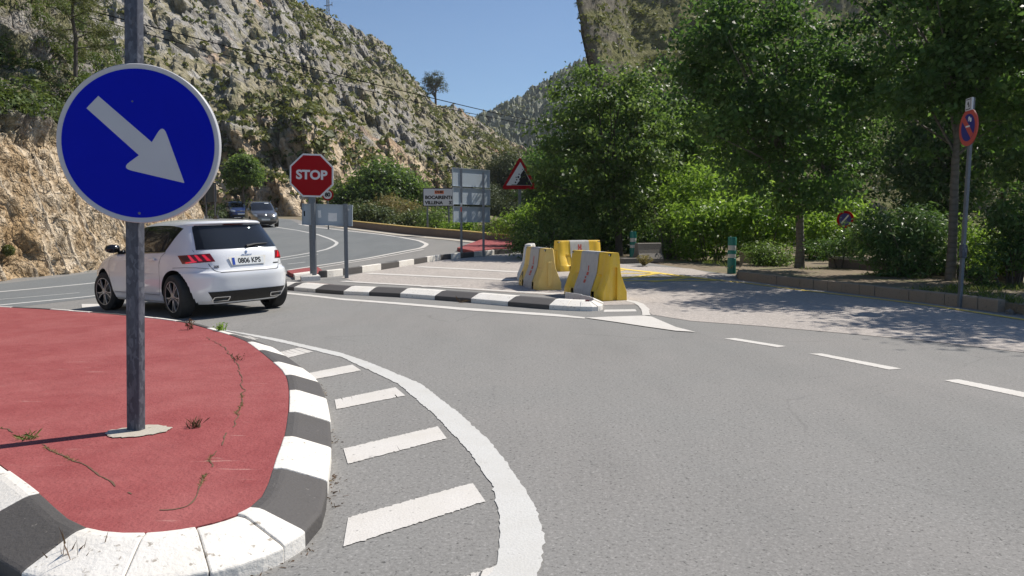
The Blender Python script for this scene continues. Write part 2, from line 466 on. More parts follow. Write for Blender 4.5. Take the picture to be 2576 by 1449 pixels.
# rock of the cutting and of the mountains
def rock_mat(name, near):
    t = NT(name); p = t.pos()
    k = 1.0 if near else .14
    sp = t.pos((.9 * k, .55 * k, .38 * k), (0, .95, 0))
    wrp = t.n('ShaderNodeTexNoise', {'Vector': p, 'Scale': 2.6 * k, 'Detail': 4.0}).outputs[1]
    vp = t.mix(.22 if near else .3, sp, wrp)
    a = t.noise(sp, 2.6, 9, .72, .5); b = t.noise(p, 6.5 * k, 9, .74)
    v1 = t.n('ShaderNodeTexVoronoi', {'Vector': vp, 'Scale': 5.5 if near else 4.5}, feature='DISTANCE_TO_EDGE').outputs[0]
    v2 = t.n('ShaderNodeTexVoronoi', {'Vector': vp, 'Scale': 15.0 if near else 13.0}, feature='DISTANCE_TO_EDGE').outputs[0]
    cellc = t.n('ShaderNodeTexVoronoi', {'Vector': vp, 'Scale': 5.5 if near else 4.5}).outputs['Color']
    cellv = t.n('ShaderNodeSeparateColor', {0: cellc}).outputs[0]
    fac = t.math('ADD', t.math('MULTIPLY', t.mix(.5, a, b), .88), t.math('MULTIPLY', cellv, .12))
    joint = t.math('MAXIMUM', t.ramp(v1, [(0, 1), (.05, 0)]), t.math('MULTIPLY', t.ramp(v2, [(0, 1), (.06, 0)]), .6))
    joint = t.math('MULTIPLY', joint, t.ramp(b, [(.40, 1), (.56, .1)]))
    hgt = t.math('ADD', t.math('MULTIPLY', t.ramp(v1, [(0, 0), (.22, 1)]), .55), t.math('ADD', t.math('MULTIPLY', t.ramp(v2, [(0, 0), (.25, 1)]), .3), t.math('MULTIPLY', t.mix(.5, b, cellv), 1.1)))
    grey = t.ramp(fac, [(.36, (.14, .132, .122)), (.46, (.265, .25, .23)), (.56, (.385, .365, .335)), (.68, (.52, .495, .46))])
    if near:
        beige = t.ramp(fac, [(.36, (.29, .205, .12)), (.46, (.50, .39, .26)), (.56, (.64, .53, .39)), (.67, (.75, .66, .54))])
        st = t.ramp(t.noise(p, .42, 5, .6), [(.44, 0), (.64, .85)])
        beige = t.mix(st, beige, t.ramp(fac, [(.36, (.20, .125, .06)), (.5, (.43, .29, .15)), (.66, (.60, .45, .28))]))
        c = t.mix(t.attr('cut'), grey, beige)
        c = t.mix(joint, c, (.16, .10, .055))
        c = t.mix(t.math('MULTIPLY', t.attr('groove'), .75), c, (.62, .53, .41))
        soil = t.ramp(b, [(.35, (.09, .10, .035)), (.65, (.25, .23, .11))])
        ms = t.math('MULTIPLY', t.ramp(t.noise(p, .9, 6, .65), [(.42, 0), (.55, .85)]), t.math('SUBTRACT', 1.0, t.attr('cut')))
        c = t.mix(ms, c, soil)
        hgt = t.math('MULTIPLY', hgt, t.math('SUBTRACT', 1.0, t.math('MULTIPLY', t.attr('groove'), .8)))
        nm = t.bump(hgt, 1.0, .16)
    else:
        soil = t.ramp(t.noise(p, .9, 8, .74), [(.33, (.125, .115, .065)), (.46, (.23, .205, .125)), (.58, (.35, .31, .21)), (.68, (.45, .41, .31))])
        rocky = t.attr('rock')
        m = t.math('ADD', t.math('MULTIPLY', t.noise(p, .22, 8, .70), .75), t.math('MULTIPLY', t.noise(sp, 1.2, 6, .7), .45))
        m = t.math('SUBTRACT', m, t.math('MULTIPLY', rocky, .26))
        grey = t.mix(t.math('MULTIPLY', joint, .7), grey, (.11, .10, .075))
        c = t.mix(t.ramp(m, [(.37, 0), (.46, .95)]), grey, soil)
        veg = t.ramp(t.math('ADD', t.math('MULTIPLY', t.noise(p, .65, 8, .74), .8), t.math('MULTIPLY', t.noise(p, .11, 4), .22)), [(.52, 0), (.58, .8)])
        vg = t.mix(t.noise(p, 2.2, 4), (.07, .08, .03), (.17, .17, .065))
        c = t.mix(t.math('MULTIPLY', veg, t.math('SUBTRACT', 1.0, t.math('MULTIPLY', rocky, .55))), c, vg)
        og = t.math('MULTIPLY', t.ramp(t.noise(t.pos((1, 1, .5)), .075, 5, .55), [(.58, 0), (.66, .75)]), t.ramp(m, [(.40, 1), (.50, 0)]))
        c = t.mix(og, c, t.ramp(fac, [(.38, (.30, .17, .085)), (.6, (.56, .38, .25))]))
        c = t.mix(t.math('MULTIPLY', t.attr('cut'), .9), c, t.mix(joint, t.ramp(fac, [(.36, (.25, .17, .10)), (.48, (.47, .36, .24)), (.62, (.66, .55, .41))]), (.13, .085, .05)))
        nm = t.bump(hgt, .8, .8)
    return t.done(c, .95, nm, Specular_IOR_Level=.15)
MT['cut_rock'] = rock_mat('cut_rock', True)
MT['mount_rock'] = rock_mat('mountain_rock', False)
t = NT('scrubby_slope'); p = t.pos()
a = t.noise(t.pos((.3, .3, .12), (0, -.3, 0)), 2.6, 8, .7); b = t.noise(p, 1.0, 8, .72)
c = t.ramp(t.mix(.45, a, b), [(.34, (.07, .075, .03)), (.46, (.16, .165, .065)), (.56, (.25, .24, .11)), (.68, (.36, .335, .23))])
nz = t.n('ShaderNodeSeparateXYZ', {0: t.n('ShaderNodeNewGeometry').outputs['Normal']}).outputs[2]
c = t.mix(t.ramp(nz, [(.12, .9), (.38, 0)]), c, t.ramp(b, [(.35, (.12, .105, .09)), (.65, (.33, .30, .25))]))
MT['scrub_slope'] = t.done(c, .95, t.bump(b, 1.0, 1.5), Specular_IOR_Level=.1)
t = NT('hazed_far_slope'); p = t.pos()
b = t.noise(p, .12, 8, .7)
c = t.ramp(b, [(.36, (.13, .155, .11)), (.5, (.25, .27, .20)), (.66, (.40, .405, .34))])  # pale grey-green ramp, distance haze painted into the colour
MT['hazed_far_slope'] = t.done(c, .95, t.bump(b, 1.0, 4), Specular_IOR_Level=.1)
# ================================================================== GROUND AND ROADS
def ngrid(a, b, s): return list(np.arange(a, b + 1e-6, s))
gx = np.array(ngrid(-160, -34, 14) + ngrid(-32, 30, 1) + ngrid(34, 200, 14))
gy = np.array(ngrid(-80, -4, 8) + ngrid(0, 84, 1) + ngrid(90, 320, 14) + [400, 600])
XX, YY = np.meshgrid(gx, gy, indexing='ij')
drop = np.clip((XX + 2 - np.clip((YY - 45) * .2, -40, 0)) / 20, 0, 1) * np.clip((YY - 42) / 10, 0, 1) * 3.0
drop += np.clip((XX - 13) / 6, 0, 1) * 1.0 * np.clip((YY - 8) / 4, 0, 1)
ZZ = gz(XX, YY) - .03 - drop - .06 * np.clip(YY - 90, 0, 60)
V = np.stack([XX, YY, ZZ], -1).reshape(-1, 3)
tag(link('ground', np_mesh('ground', V, grid_faces(len(gx), len(gy))), MT['soil'], smooth=180), kind='structure')

def sheet(name, poly, dz, mat, parent=None, kind='structure', step=1.0):
    bm = bmesh.new()
    f = bm.faces.new([bm.verts.new((p[0], p[1], 0)) for p in poly])
    bmesh.ops.triangulate(bm, faces=bm.faces[:])
    xs = [p[0] for p in poly]; ys = [p[1] for p in poly]
    if step:
        for ax, lo, hi in ((0, min(xs), max(xs)), (1, min(ys), max(ys))):
            k = math.ceil(lo / step) * step
            while k < hi:
                if (ax == 0 and k < -2) or (ax == 1 and k > 15):
                    co = (k, 0, 0) if ax == 0 else (0, k, 0); no = (1, 0, 0) if ax == 0 else (0, 1, 0)
                    bmesh.ops.bisect_plane(bm, geom=bm.verts[:] + bm.edges[:] + bm.faces[:], plane_co=co, plane_no=no)
                k += step
    for v in bm.verts: v.co.z = g1(v.co.x, v.co.y) + dz
    bmesh.ops.recalc_face_normals(bm, faces=bm.faces[:])
    if bm.faces and sum(q.normal.z for q in bm.faces) < 0: bmesh.ops.reverse_faces(bm, faces=bm.faces[:])
    me = bpy.data.meshes.new(name); bm.to_mesh(me); bm.free()
    o = link(name, me, mat, parent)
    if parent is None: tag(o, kind=kind)
    return o

def PX(pts, dz=0.0): return [G(x, y, dz) for x, y in pts]

def resample(pts, step):
    P = np.array(pts, float); d = np.r_[0, np.cumsum(np.linalg.norm(np.diff(P, axis=0), axis=1))]
    n = max(2, int(round(d[-1] / step)) + 1); s = np.linspace(0, d[-1], n)
    return np.stack([np.interp(s, d, P[:, k]) for k in range(P.shape[1])], -1)

def smooth_path(pts, step=.1, sig=3):
    P = resample(pts, step); k = np.exp(-.5 * (np.arange(-3 * sig, 3 * sig + 1) / sig) ** 2); k /= k.sum()
    Q = np.stack([np.convolve(np.pad(P[:, c], 3 * sig, mode='reflect', reflect_type='odd'), k, 'valid') for c in range(P.shape[1])], -1)
    return Q

def strip(name, left, right, dz, mat, n=None, kind='structure', ragged=.004, parent=None):
    """painted line between two ground polylines"""
    A = resample(left, .05); n = n or max(4, min(260, int(len(A) / 1.5)))
    def rs(P):
        P = np.array(P, float); d = np.r_[0, np.cumsum(np.linalg.norm(np.diff(P, axis=0), axis=1))]
        s = np.linspace(0, d[-1], n); return np.stack([np.interp(s, d, P[:, k]) for k in (0, 1)], -1)
    L, R = rs(left), rs(right)
    L = L + RNG.normal(0, ragged, L.shape); R = R + RNG.normal(0, ragged, R.shape)
    M_ = (L + R) / 2
    V = np.concatenate([L, M_, R]); Z = gz(V[:, 0], V[:, 1]) + dz
    V = np.c_[V, Z]
    i = np.arange(n - 1)
    Fc = np.concatenate([np.stack([i + k * n, i + (k + 1) * n, i + 1 + (k + 1) * n, i + 1 + k * n], -1) for k in (0, 1)])
    o = link(name, np_mesh(name, V, Fc), mat, parent)
    return tag(o, kind=kind) if parent is None else o

def line(name, centre_px, w, dz, mat, **k):
    P = smooth_path(PX(centre_px), .1, 4); T = np.gradient(P, axis=0); T /= np.linalg.norm(T, axis=1)[:, None]
    N = np.stack([-T[:, 1], T[:, 0]], -1) * w / 2
    return strip(name, P + N, P - N, dz, mat, **k)

# --- old asphalt of the junction (near) and the newer asphalt of the main road
WALLB = PX([(1275, 613), (1219, 610), (1159, 602), (1092, 595), (1025, 590), (950, 580), (885, 573), (820, 565)])
main_right = [(-13.3, 53), (-10.4, 49.5)] + WALLB[::-1]
sheet('road', [(-60, -40), (40, -40), (40, 11.0), (12, 10.6), (6, 20), (2, 34), (.5, 35.6)] + WALLB +
      [(-13.3, 53), (-17.0, 61), (-24, 68.5), (-34, 74), (-46, 76), (-46, 66), (-30.4, 64.5), (-24.4, 60.5), (-20.8, 53), (-17.8, 45), (-15.2, 37),
       (-13.6, 29), (-13.4, 24.4), (-13.9, 20), (-14.2, 10), (-60, 0)], 0.0, MT['asphalt'])
inner_edge = [(-60, 4), (-14.0, 10), (-13.75, 20), (-13.2, 24.4), (-13.4, 29), (-15.0, 37), (-17.6, 45), (-20.5, 53), (-24.2, 60.3), (-30, 64.2), (-46, 65.8)]
outer_px = [(735, 683), (800, 671), (925, 651), (992, 639), (1062, 625), (1080, 614), (1045, 602), (992, 594), (892, 582), (796, 571), (752, 563)]
outer_edge = PX([(-260, 812), (0, 778), (233, 750), (470, 716)] + outer_px)
sheet('main_road', inner_edge + [(-46, 75.6), (-34, 73.6), (-24.2, 68), (-17.4, 60.6)] + outer_edge[::-1] + [(-60, 1)], .004, MT['asphalt_new'])

# --- pink paved parking area
pave = PX([(905, 712), (1100, 724), (1290, 737), (1470, 748), (1520, 768), (1612, 766), (1640, 792), (1740, 808), (1917, 821), (2104, 837), (2330, 858), (2600, 890), (2760, 905)]) + \
    PX([(2800, 830), (2505, 790), (2367, 768), (2197, 747), (2010, 725), (1857, 705), (1800, 690), (1740, 676), (1600, 668), (1480, 655), (1280, 640), (1192, 648), (1107, 655), (1004, 672), (912, 687), (858, 698)])
sheet('parking_area', pave, .003, MT['paving'])
# red painted patch of the far pavement, a real step up
def raised(name, poly, h, mat, label=None, parent=None):
    bm = bmesh.new()
    a = [bm.verts.new((x, y, g1(x, y) - .1)) for x, y in poly]; b = [bm.verts.new((x, y, g1(x, y) + h)) for x, y in poly]
    bm.faces.new(b)
    for i in range(len(a)): bm.faces.new((a[i], a[(i + 1) % len(a)], b[(i + 1) % len(a)], b[i]))
    bmesh.ops.triangulate(bm, faces=[f for f in bm.faces if len(f.verts) > 4])
    bmesh.ops.recalc_face_normals(bm, faces=bm.faces[:])
    me = bpy.data.meshes.new(name); bm.to_mesh(me); bm.free()
    o = link(name, me, mat, parent)
    return o if parent is not None else tag(o, kind='structure')
raised('red_pavement', PX([(1150, 632), (1216, 608), (1250, 610), (1300, 615), (1320, 626), (1290, 633), (1240, 634), (1190, 640)]), .14, MT['red'])

# --- painted lines and bars
W_, L_ = MT['paint_white'], MT['paint_line']
strip('edge_line', PX([(555, 828), (573, 831), (700, 853), (859, 888), (940, 916), (1059, 966), (1159, 1043), (1235, 1113), (1309, 1213), (1352, 1286), (1369, 1353), (1365, 1399), (1352, 1449), (1320, 1530)]),
      PX([(560, 831), (587, 836), (700, 860), (859, 899), (915, 925), (1002, 966), (1092, 1043), (1182, 1139), (1239, 1226), (1255, 1286), (1257, 1349), (1252, 1416), (1232, 1449), (1190, 1530)]), .0022, L_, n=260, ragged=.004)
for q in ([(862, 1378), (874, 1303), (1189, 1216), (1219, 1263)], [(877, 1168), (865, 1129), (1099, 1073), (1125, 1103)],
          [(848, 1030), (842, 1006), (995, 975), (1017, 996)], [(783, 956), (772, 940), (885, 918), (910, 932)],
          [(722, 901), (694, 888), (752, 875), (787, 885)], [(628, 858), (604, 847), (622, 845), (650, 853)]):
    a, b, c, d = PX(q); strip('chevron_bar', [b, c], [a, d], .002, W_, n=60, ragged=.004)
a, b, c, d = PX([(1150, 1470), (1262, 1421), (1240, 1440), (1240, 1480)])
strip('chevron_bar', [PX([(1120, 1470)])[0], PX([(1262, 1419)])[0]], [PX([(1120, 1540)])[0], PX([(1228, 1470)])[0]], .002, W_, n=40, ragged=.004)
# edge line in front of the centre kerb, its triangle and the loop round the nose
strip('edge_line', PX([(700, 734), (859, 751), (1009, 762), (1159, 774), (1290, 783), (1405, 791), (1472, 799)]),
      PX([(700, 738), (859, 755), (1009, 767), (1159, 780), (1290, 789), (1405, 797), (1470, 802)]), .004, W_)
sheet('give_way_triangle', PX([(1472, 800.5), (1540, 797.5), (1621, 795), (1640, 798), (1700, 824), (1750, 836.5), (1700, 833.5), (1625, 823), (1550, 811.5)]), .0085, W_)
strip('nose_line', PX([(1578, 755.5), (1600, 758.5), (1618, 765), (1632, 777), (1636, 794)]), PX([(1574, 758.5), (1594, 763), (1606, 770), (1614, 781), (1616, 794)]), .0075, W_)
for q in ([(1520, 763), (1522, 760.5), (1573, 759.5), (1576, 761.5)], [(1519, 785), (1521, 779.5), (1597, 778), (1601, 783.5)]):
    a, b, c, d = PX(q); strip('nose_bar', [b, c], [a, d], .002, W_, n=10)
for q in ([(1822, 852), (1850, 851), (1979, 871.5), (1957, 874)], [(2037, 890), (2067, 889.5), (2269, 928), (2237, 930.5)], [(2373, 957), (2412, 955), (2640, 1000), (2630, 1012)]):
    a, b, c, d = PX(q); strip('lane_dash', [b, c], [a, d], .002, W_, n=60, ragged=.004)
# main road lines
line('centre_line', [(600, 556), (660, 565), (703, 573), (750, 580), (798, 590), (834, 602.5), (849, 611), (842, 618.5), (822, 628), (779, 637), (712, 648), (470, 682), (233, 713), (0, 735), (-200, 750)], .16, .0085, L_)
line('centre_line', [(800, 640), (712, 654), (500, 682), (300, 708)], .10, .0085, L_)
line('road_edge_line', [(752, 564), (796, 572), (874, 581), (958, 590), (1010, 597.5), (1055, 606), (1075, 614.5), (1062, 624), (992, 637), (925, 650), (859, 660), (770, 673), (724, 680)], .20, .0085, W_)
line('road_edge_line', [(1065, 628), (992, 642), (925, 654), (859, 665), (790, 676), (726, 688)], .12, .0085, W_)
line('road_edge_line', [(330, 733), (233, 746), (0, 768), (-200, 790)], .17, .0085, L_)
line('old_lane_mark', [(200, 737), (120, 744), (0, 754)], .07, .0085, L_)
line('old_lane_mark', [(768, 660), (745, 662.5), (724, 665)], .10, .0085, L_)
strip('stop_bar', PX([(205, 766), (345, 764)]), PX([(205, 775), (345, 772)]), .0085, W_, n=10)
# parking bay lines
line('bay_line', [(925, 688.5), (1050, 694), (1180, 700), (1297, 705)], .34, .0085, W_)
line('bay_line', [(1052, 671.5), (1180, 678), (1305, 685)], .36, .0085, W_)
line('bay_line', [(862, 708), (912, 711.5), (1080, 721), (1240, 731), (1405, 741)], .22, .0085, W_)
line('bay_line', [(1060, 722), (1160, 718.5)], .16, .0085, W_)
Y_ = MT['paint_yellow']
line('yellow_hatch_line', [(1500, 664), (1560, 677), (1653, 687), (1736, 698), (1809, 706)], .26, .011, Y_)
for q in ([(1548, 704), (1600, 697), (1650, 689)], [(1640, 710), (1690, 704), (1733, 699)], [(1500, 692), (1530, 686), (1566, 680)],
          [(1548, 688), (1600, 688.5), (1650, 688)], [(1550, 698), (1640, 698), (1725, 698)], [(1556, 707), (1660, 707), (1800, 706)]):
    line('yellow_hatch_line', q, .22, .0095, Y_)
line('yellow_kerb_line', [(1809, 706), (1857, 710), (1977, 726), (2106, 741), (2220, 754), (2337, 769), (2470, 789), (2576, 806), (2700, 824)], .12, .0095, Y_)
# ================================================================== KERBS
def kerb_rows(parent, path, cuts, prof, cols, z=None, maxlen=.62, gap=.004, name='kerb_block'):
    """a row of kerb blocks along a path of ground points; prof = (offset to the left of the path, height)"""
    P = resample(path, .04); d = np.r_[0, np.cumsum(np.linalg.norm(np.diff(P, axis=0), axis=1))]
    T = np.gradient(P, axis=0); T /= np.linalg.norm(T, axis=1)[:, None]
    k = np.ones(7) / 7
    T = np.stack([np.convolve(np.pad(T[:, c], 3, mode='edge'), k, 'valid') for c in (0, 1)], -1); T /= np.linalg.norm(T, axis=1)[:, None]
    def fr(s):
        p = np.array([np.interp(s, d, P[:, c]) for c in (0, 1)]); q = np.array([np.interp(s, d, T[:, c]) for c in (0, 1)])
        return p, np.array([-q[1], q[0]])
    for a, b, colr in zip(cuts[:-1], cuts[1:], cols):
        a = max(a, 0); b = min(b, d[-1])
        m = max(1, int(round((b - a) / maxlen)))
        for j in range(m):
            s0, s1 = a + (b - a) * j / m + gap / 2, a + (b - a) * (j + 1) / m - gap / 2
            ns = 4; vs = []; jz = RNG.normal(0, .002); jo = RNG.normal(0, .003)
            for i in range(ns):
                p, nn = fr(s0 + (s1 - s0) * i / (ns - 1))
                g0 = g1(*p)
                for o, h in prof:
                    q = p + nn * (o + jo); vs.append((q[0], q[1], g0 + h + (jz if h > .01 else 0)))
            n = len(prof); fs = [(i * n + r, (i + 1) * n + r, (i + 1) * n + (r + 1) % n, i * n + (r + 1) % n) for i in range(ns - 1) for r in range(n)]
            fs += [tuple(range(n)), tuple((ns - 1) * n + r for r in range(n - 1, -1, -1))]
            me = bpy.data.meshes.new(name); me.from_pydata(vs, [], fs); me.update()
            bm = bmesh.new(); bm.from_mesh(me); bmesh.ops.recalc_face_normals(bm, faces=bm.faces[:]); bm.to_mesh(me); bm.free()
            link(name, me, MT[colr], parent, bevel=.007, segs=2)
    return d[-1]

def arclen_of(path, pt):
    P = resample(path, .04); d = np.r_[0, np.cumsum(np.linalg.norm(np.diff(P, axis=0), axis=1))]
    return float(d[int(np.argmin(np.linalg.norm(P - np.array(pt)[None], axis=1)))])

# --- the near traffic island
inner_px = [(-420, 820), (-250, 968), (0, 1168), (100, 1240), (190, 1330), (250, 1345), (360, 1347), (500, 1331), (600, 1301), (652, 1282), (670, 1244), (700, 1140), (715, 1110),
            (725, 1040), (727, 985), (722, 950), (711, 930), (687, 911), (653, 883), (623, 860), (580, 843), (533, 830), (473, 813), (403, 803), (320, 794), (240, 787),
            (100, 777), (0, 772), (-150, 766)]
inner = smooth_path(PX(inner_px, .15), .05, 3)
T = np.gradient(inner, axis=0); T /= np.linalg.norm(T, axis=1)[:, None]
k_ = np.ones(9) / 9
Ts = np.stack([np.convolve(np.pad(T[:, c], 4, mode='edge'), k_, 'valid') for c in (0, 1)], -1); Ts /= np.linalg.norm(Ts, axis=1)[:, None]
KW = .27
outer = inner - np.stack([-Ts[:, 1], Ts[:, 0]], -1) * KW
island = raised('traffic_island', [tuple(p) for p in inner[::2]], .148, MT['red'])
PROF = [(0, -.05), (0, .066), (.02, .078), (.20, .146), (.225, .152), (KW, .152), (KW, -.05)]
def oi(px):
    q = PX([px], .15)[0]; i = int(np.argmin(np.linalg.norm(inner - np.array(q)[None], axis=1)))
    dd = np.r_[0, np.cumsum(np.linalg.norm(np.diff(outer, axis=0), axis=1))]; return float(dd[i])
marks = [(0, 1175), (98, 1238), (190, 1332), (360, 1347), (508, 1330), (612, 1296), (653, 1281), (693, 1183), (717, 1099), (727, 1038), (728, 981), (713, 945), (689, 911), (650, 882), (625, 861), (578, 842), (520, 826), (440, 808), (330, 795)]
cuts = [oi(m) for m in marks]
colr = ['kerb_white', 'kerb_black', 'kerb_white', 'kerb_white', 'kerb_white', 'kerb_white', 'kerb_black', 'kerb_white', 'kerb_black', 'kerb_white', 'kerb_black', 'kerb_white', 'kerb_black', 'kerb_white', 'kerb_black', 'kerb_white', 'kerb_black', 'kerb_white']
cuts[0] = max(0, cuts[1] - .95)
kk = cuts[0] - 1.2; pre = [kk, cuts[0]]
end = cuts[-1] + np.arange(1, 12) * 1.3
outl = [tuple(p) for p in outer]
pre = list(np.arange(kk, 0, -1.2))[::-1] + [cuts[0]]
if pre[0] > .3: pre = [0] + pre
kerb_rows(island, outl, pre + cuts[1:] + list(end), PROF, (['kerb_white', 'kerb_black'] * 20)[-(len(pre) - 1):] + colr + ['kerb_black', 'kerb_white'] * 6)

# --- the centre kerb: near strip with its broken nose, far strip with its plain back
centre = thing('centre_kerb', 'long low black and white kerb running from the stop sign to the yellow barriers', 'kerb', (*G(900, 735), 0))
centre_off = Vector(centre.location)
def kids_to(root):
    for c in root.children:
        if c.matrix_parent_inverse == Matrix.Identity(4): c.matrix_parent_inverse = Matrix.Translation(-Vector(root.location))
nearp = smooth_path(PX([(690, 728), (740, 731), (792, 736), (862, 741.5), (926, 744), (1009, 748), (1094, 754.5), (1185, 761.5), (1279, 770), (1377, 778.5), (1425, 781.5), (1470, 782.5)]), .1, 2)
NP = [tuple(p) for p in nearp]
cpx = [(723, 729.5), (740, 731), (792, 736), (862, 741.5), (926, 744), (1009, 748), (1094, 754.5), (1185, 761.5), (1279, 770), (1377, 778.5), (1428, 781.6), (1462, 782.4)]
cc = [arclen_of(NP, G(*q)) for q in cpx]
PROF2 = [(0, -.04), (0, .07), (.02, .08), (.20, .145), (.225, .15), (.34, .15), (.34, -.04)]
kerb_rows(centre, NP, [cc[0] - .6] + cc, PROF2, ['kerb_white', 'kerb_black', 'kerb_white', 'kerb_black', 'kerb_white', 'kerb_black', 'kerb_white', 'kerb_black', 'kerb_white', 'kerb_black', 'kerb_white', 'kerb_white'])
# worn rounded end
nose = smooth_path(PX([(1440, 782.2), (1462, 782.4), (1490, 783.6), (1510, 782), (1519, 777), (1516, 770), (1500, 763.5), (1470, 757), (1440, 752)]), .05, 2)
NO = [tuple(p) for p in nose]; L_n = arclen_of(NO, NO[-1])
PROFN = [(0, -.04), (0, .07), (.02, .08), (.15, .138), (.165, .14), (.165, -.04)]
n0 = arclen_of(NO, G(1462, 782.4))
kerb_rows(centre, NO, [n0, n0 + .3, n0 + .55, n0 + .78, L_n], PROFN, ['kerb_white', 'kerb_white', 'kerb_raw', 'kerb_white'], maxlen=.3)
# red painted strip behind the near row
R0 = []
Tn = np.gradient(nearp, axis=0); Tn /= np.linalg.norm(Tn, axis=1)[:, None]; Nn = np.stack([-Tn[:, 1], Tn[:, 0]], -1)
ri = nearp[4:] + Nn[4:] * .342; ro = nearp[4:] + Nn[4:] * .46
raised('red_strip', [tuple(p) for p in ri[::3]] + [tuple(p) for p in ro[::-3]], .13, MT['red'], parent=centre)
farp = PX([(800, 699), (825, 698), (865, 692.5), (912, 686), (959, 679), (1005, 671.5), (1042, 665.5), (1075, 659.5), (1107, 654.5), (1134, 651.5), (1159, 649.8), (1192, 646), (1242, 640.5), (1290, 637.5), (1330, 636)])
FP = [tuple(p) for p in smooth_path(farp, .1, 2)]
fc = [arclen_of(FP, G(*q)) for q in [(803, 699), (825, 698), (865, 692.5), (912, 686), (959, 679), (1005, 671.5), (1042, 665.5), (1075, 659.5), (1107, 654.5), (1134, 651.5), (1159, 649.8), (1192, 646), (1242, 640.5), (1290, 637.5)]]
PROF3 = [(0, -.04), (0, .17), (.012, .18), (.09, .18), (.33, .085), (.34, .07), (.34, -.04)]
fcol = ['kerb_black', 'kerb_white', 'kerb_black', 'kerb_white', 'kerb_black', 'kerb_white', 'kerb_black', 'kerb_white', 'kerb_black', 'kerb_white', 'kerb_black', 'kerb_white', 'kerb_black']
kerb_rows(centre, FP, fc, PROF3, fcol, maxlen=1.0)
# red-and-white apex between the two rows, at the foot of the stop sign
apex = PX([(722, 690), (760, 683.5), (800, 680), (812, 690), (800, 699), (770, 697), (735, 698)])
raised('red_strip', apex, .10, MT['red'], parent=centre)
for q in ([(742, 694), (738, 688.5), (778, 683), (795, 688)], [(758, 698), (755, 695), (800, 690), (806, 695)]):
    P4 = PX(q, .10); o = raised('white_mark', P4, .106, MT['kerb_white'], parent=centre)
kids_to(centre)

# --- right hand kerb of brown stones with the planting bed behind
rk = thing('roadside_kerb', 'brown stone kerb along the planting bed under the trees at the right', 'kerb', (*G(2197, 746), 0))
rp = smooth_path(PX([(1832, 699), (1857, 703), (1930, 713), (2010, 723), (2100, 733), (2197, 745), (2300, 758), (2417, 773), (2513, 786), (2600, 799), (2720, 818), (2900, 846)]), .1, 2)[::-1]
RP = [tuple(p) for p in rp]
top_px = [(1834, 686), (1935, 691), (2015, 698), (2046, 701), (2081, 706), (2118, 711), (2160, 714.5), (2198, 718), (2283, 728), (2327, 732.5), (2371, 737), (2418, 742), (2461, 747), (2512, 753)]
bot_px = [(1857, 703), (1950, 716), (2012, 723.3), (2046, 727), (2081, 731), (2118, 735), (2160, 740.5), (2198, 745.2), (2283, 756), (2327, 762), (2371, 767.5), (2418, 773.3), (2461, 779), (2512, 786)]
rc = sorted(arclen_of(RP, G(*q)) for q in bot_px)
PROFR = [(0, -.05), (.008, .19), (-.0, .2), (-.13, .2), (-.14, .19), (-.14, -.05)]
PROFR = [(0, -.05), (0, .185), (-.015, .2), (-.14, .2), (-.14, -.05)]
kerb_rows(rk, RP, rc, PROFR, ['kerb_brown'] * 20, maxlen=3.0, gap=.014, name='kerb_stone')
first = rc[0]
kerb_rows(rk, RP, [0, first - .75 - .9, first - .75], [(0, -.05), (0, .15), (-.015, .17), (-.14, .17), (-.14, -.05)], ['kerb_brown'] * 3, maxlen=1.2, gap=.014, name='kerb_stone')
kids_to(rk)
bed = [tuple(p + np.array([.13, .03])) for p in rp[::4]] 
bed = bed + [(8.3, 27), (13.5, 27), (14.5, 8)]
raised('planting_bed', bed, .15, MT['soil'])
# low dark parapet behind the bed, in three pieces with pale caps
def low_wall(name, pts, h, th, cap, label, cat, matw, matc, capover=.03, group=None, n=1.2):
    P = resample(pts, n); root = thing(name, label, cat, (*P[0], g1(*P[0])), group=group)
    T = np.gradient(P, axis=0); T /= np.linalg.norm(T, axis=1)[:, None]; N = np.stack([-T[:, 1], T[:, 0]], -1)
    for nm, z0, z1, o0, o1, m in ((name.split('_')[-1] + '_body', -.3, h - cap, 0, th, matw), ('coping', h - cap, h, -capover, th + capover, matc)):
        vs = []; fs = []
        for i in range(len(P)):
            g0 = g1(*P[i])
            for o, z in ((o0, z0), (o0, z1), (o1, z1), (o1, z0)):
                q = P[i] + N[i] * o; vs.append((q[0] - P[0][0], q[1] - P[0][1], g0 + z - g1(*P[0])))
        for i in range(len(P) - 1):
            for r in range(4): fs.append((i * 4 + r, i * 4 + 4 + r, i * 4 + 4 + (r + 1) % 4, i * 4 + (r + 1) % 4))
        e = (len(P) - 1) * 4; fs += [(0, 1, 2, 3), (e + 3, e + 2, e + 1, e)]
        mb = MB(); mb.v = vs; mb.f = fs
        me = mb.mesh(nm); bm = bmesh.new(); bm.from_mesh(me); bmesh.ops.recalc_face_normals(bm, faces=bm.faces[:]); bm.to_mesh(me); bm.free()
        link(nm, me, m, root, bevel=.012)
    return root
low_wall('parapet_wall', [(8.6, 20.9), (10.45, 15.9)], .47, .22, .07, 'dark low parapet behind the oleander bush, between the two tree trunks', 'wall', MT['wall'], MT['concrete_pale'])
low_wall('parapet_wall', [(10.6, 15.3), (11.6, 11.5), (12.4, 8)], .49, .22, .09, 'dark low parapet with pale rounded coping at the right edge, behind the leaning sign post', 'wall', MT['wall'], MT['concrete_pale'])
low_wall('parapet_wall', [(6.75, 22.8), (7.75, 22.2)], .5, .25, .05, 'short broken stub of low wall behind the sunlit green bollard', 'wall', MT['kerb_brown'], MT['kerb_brown'])
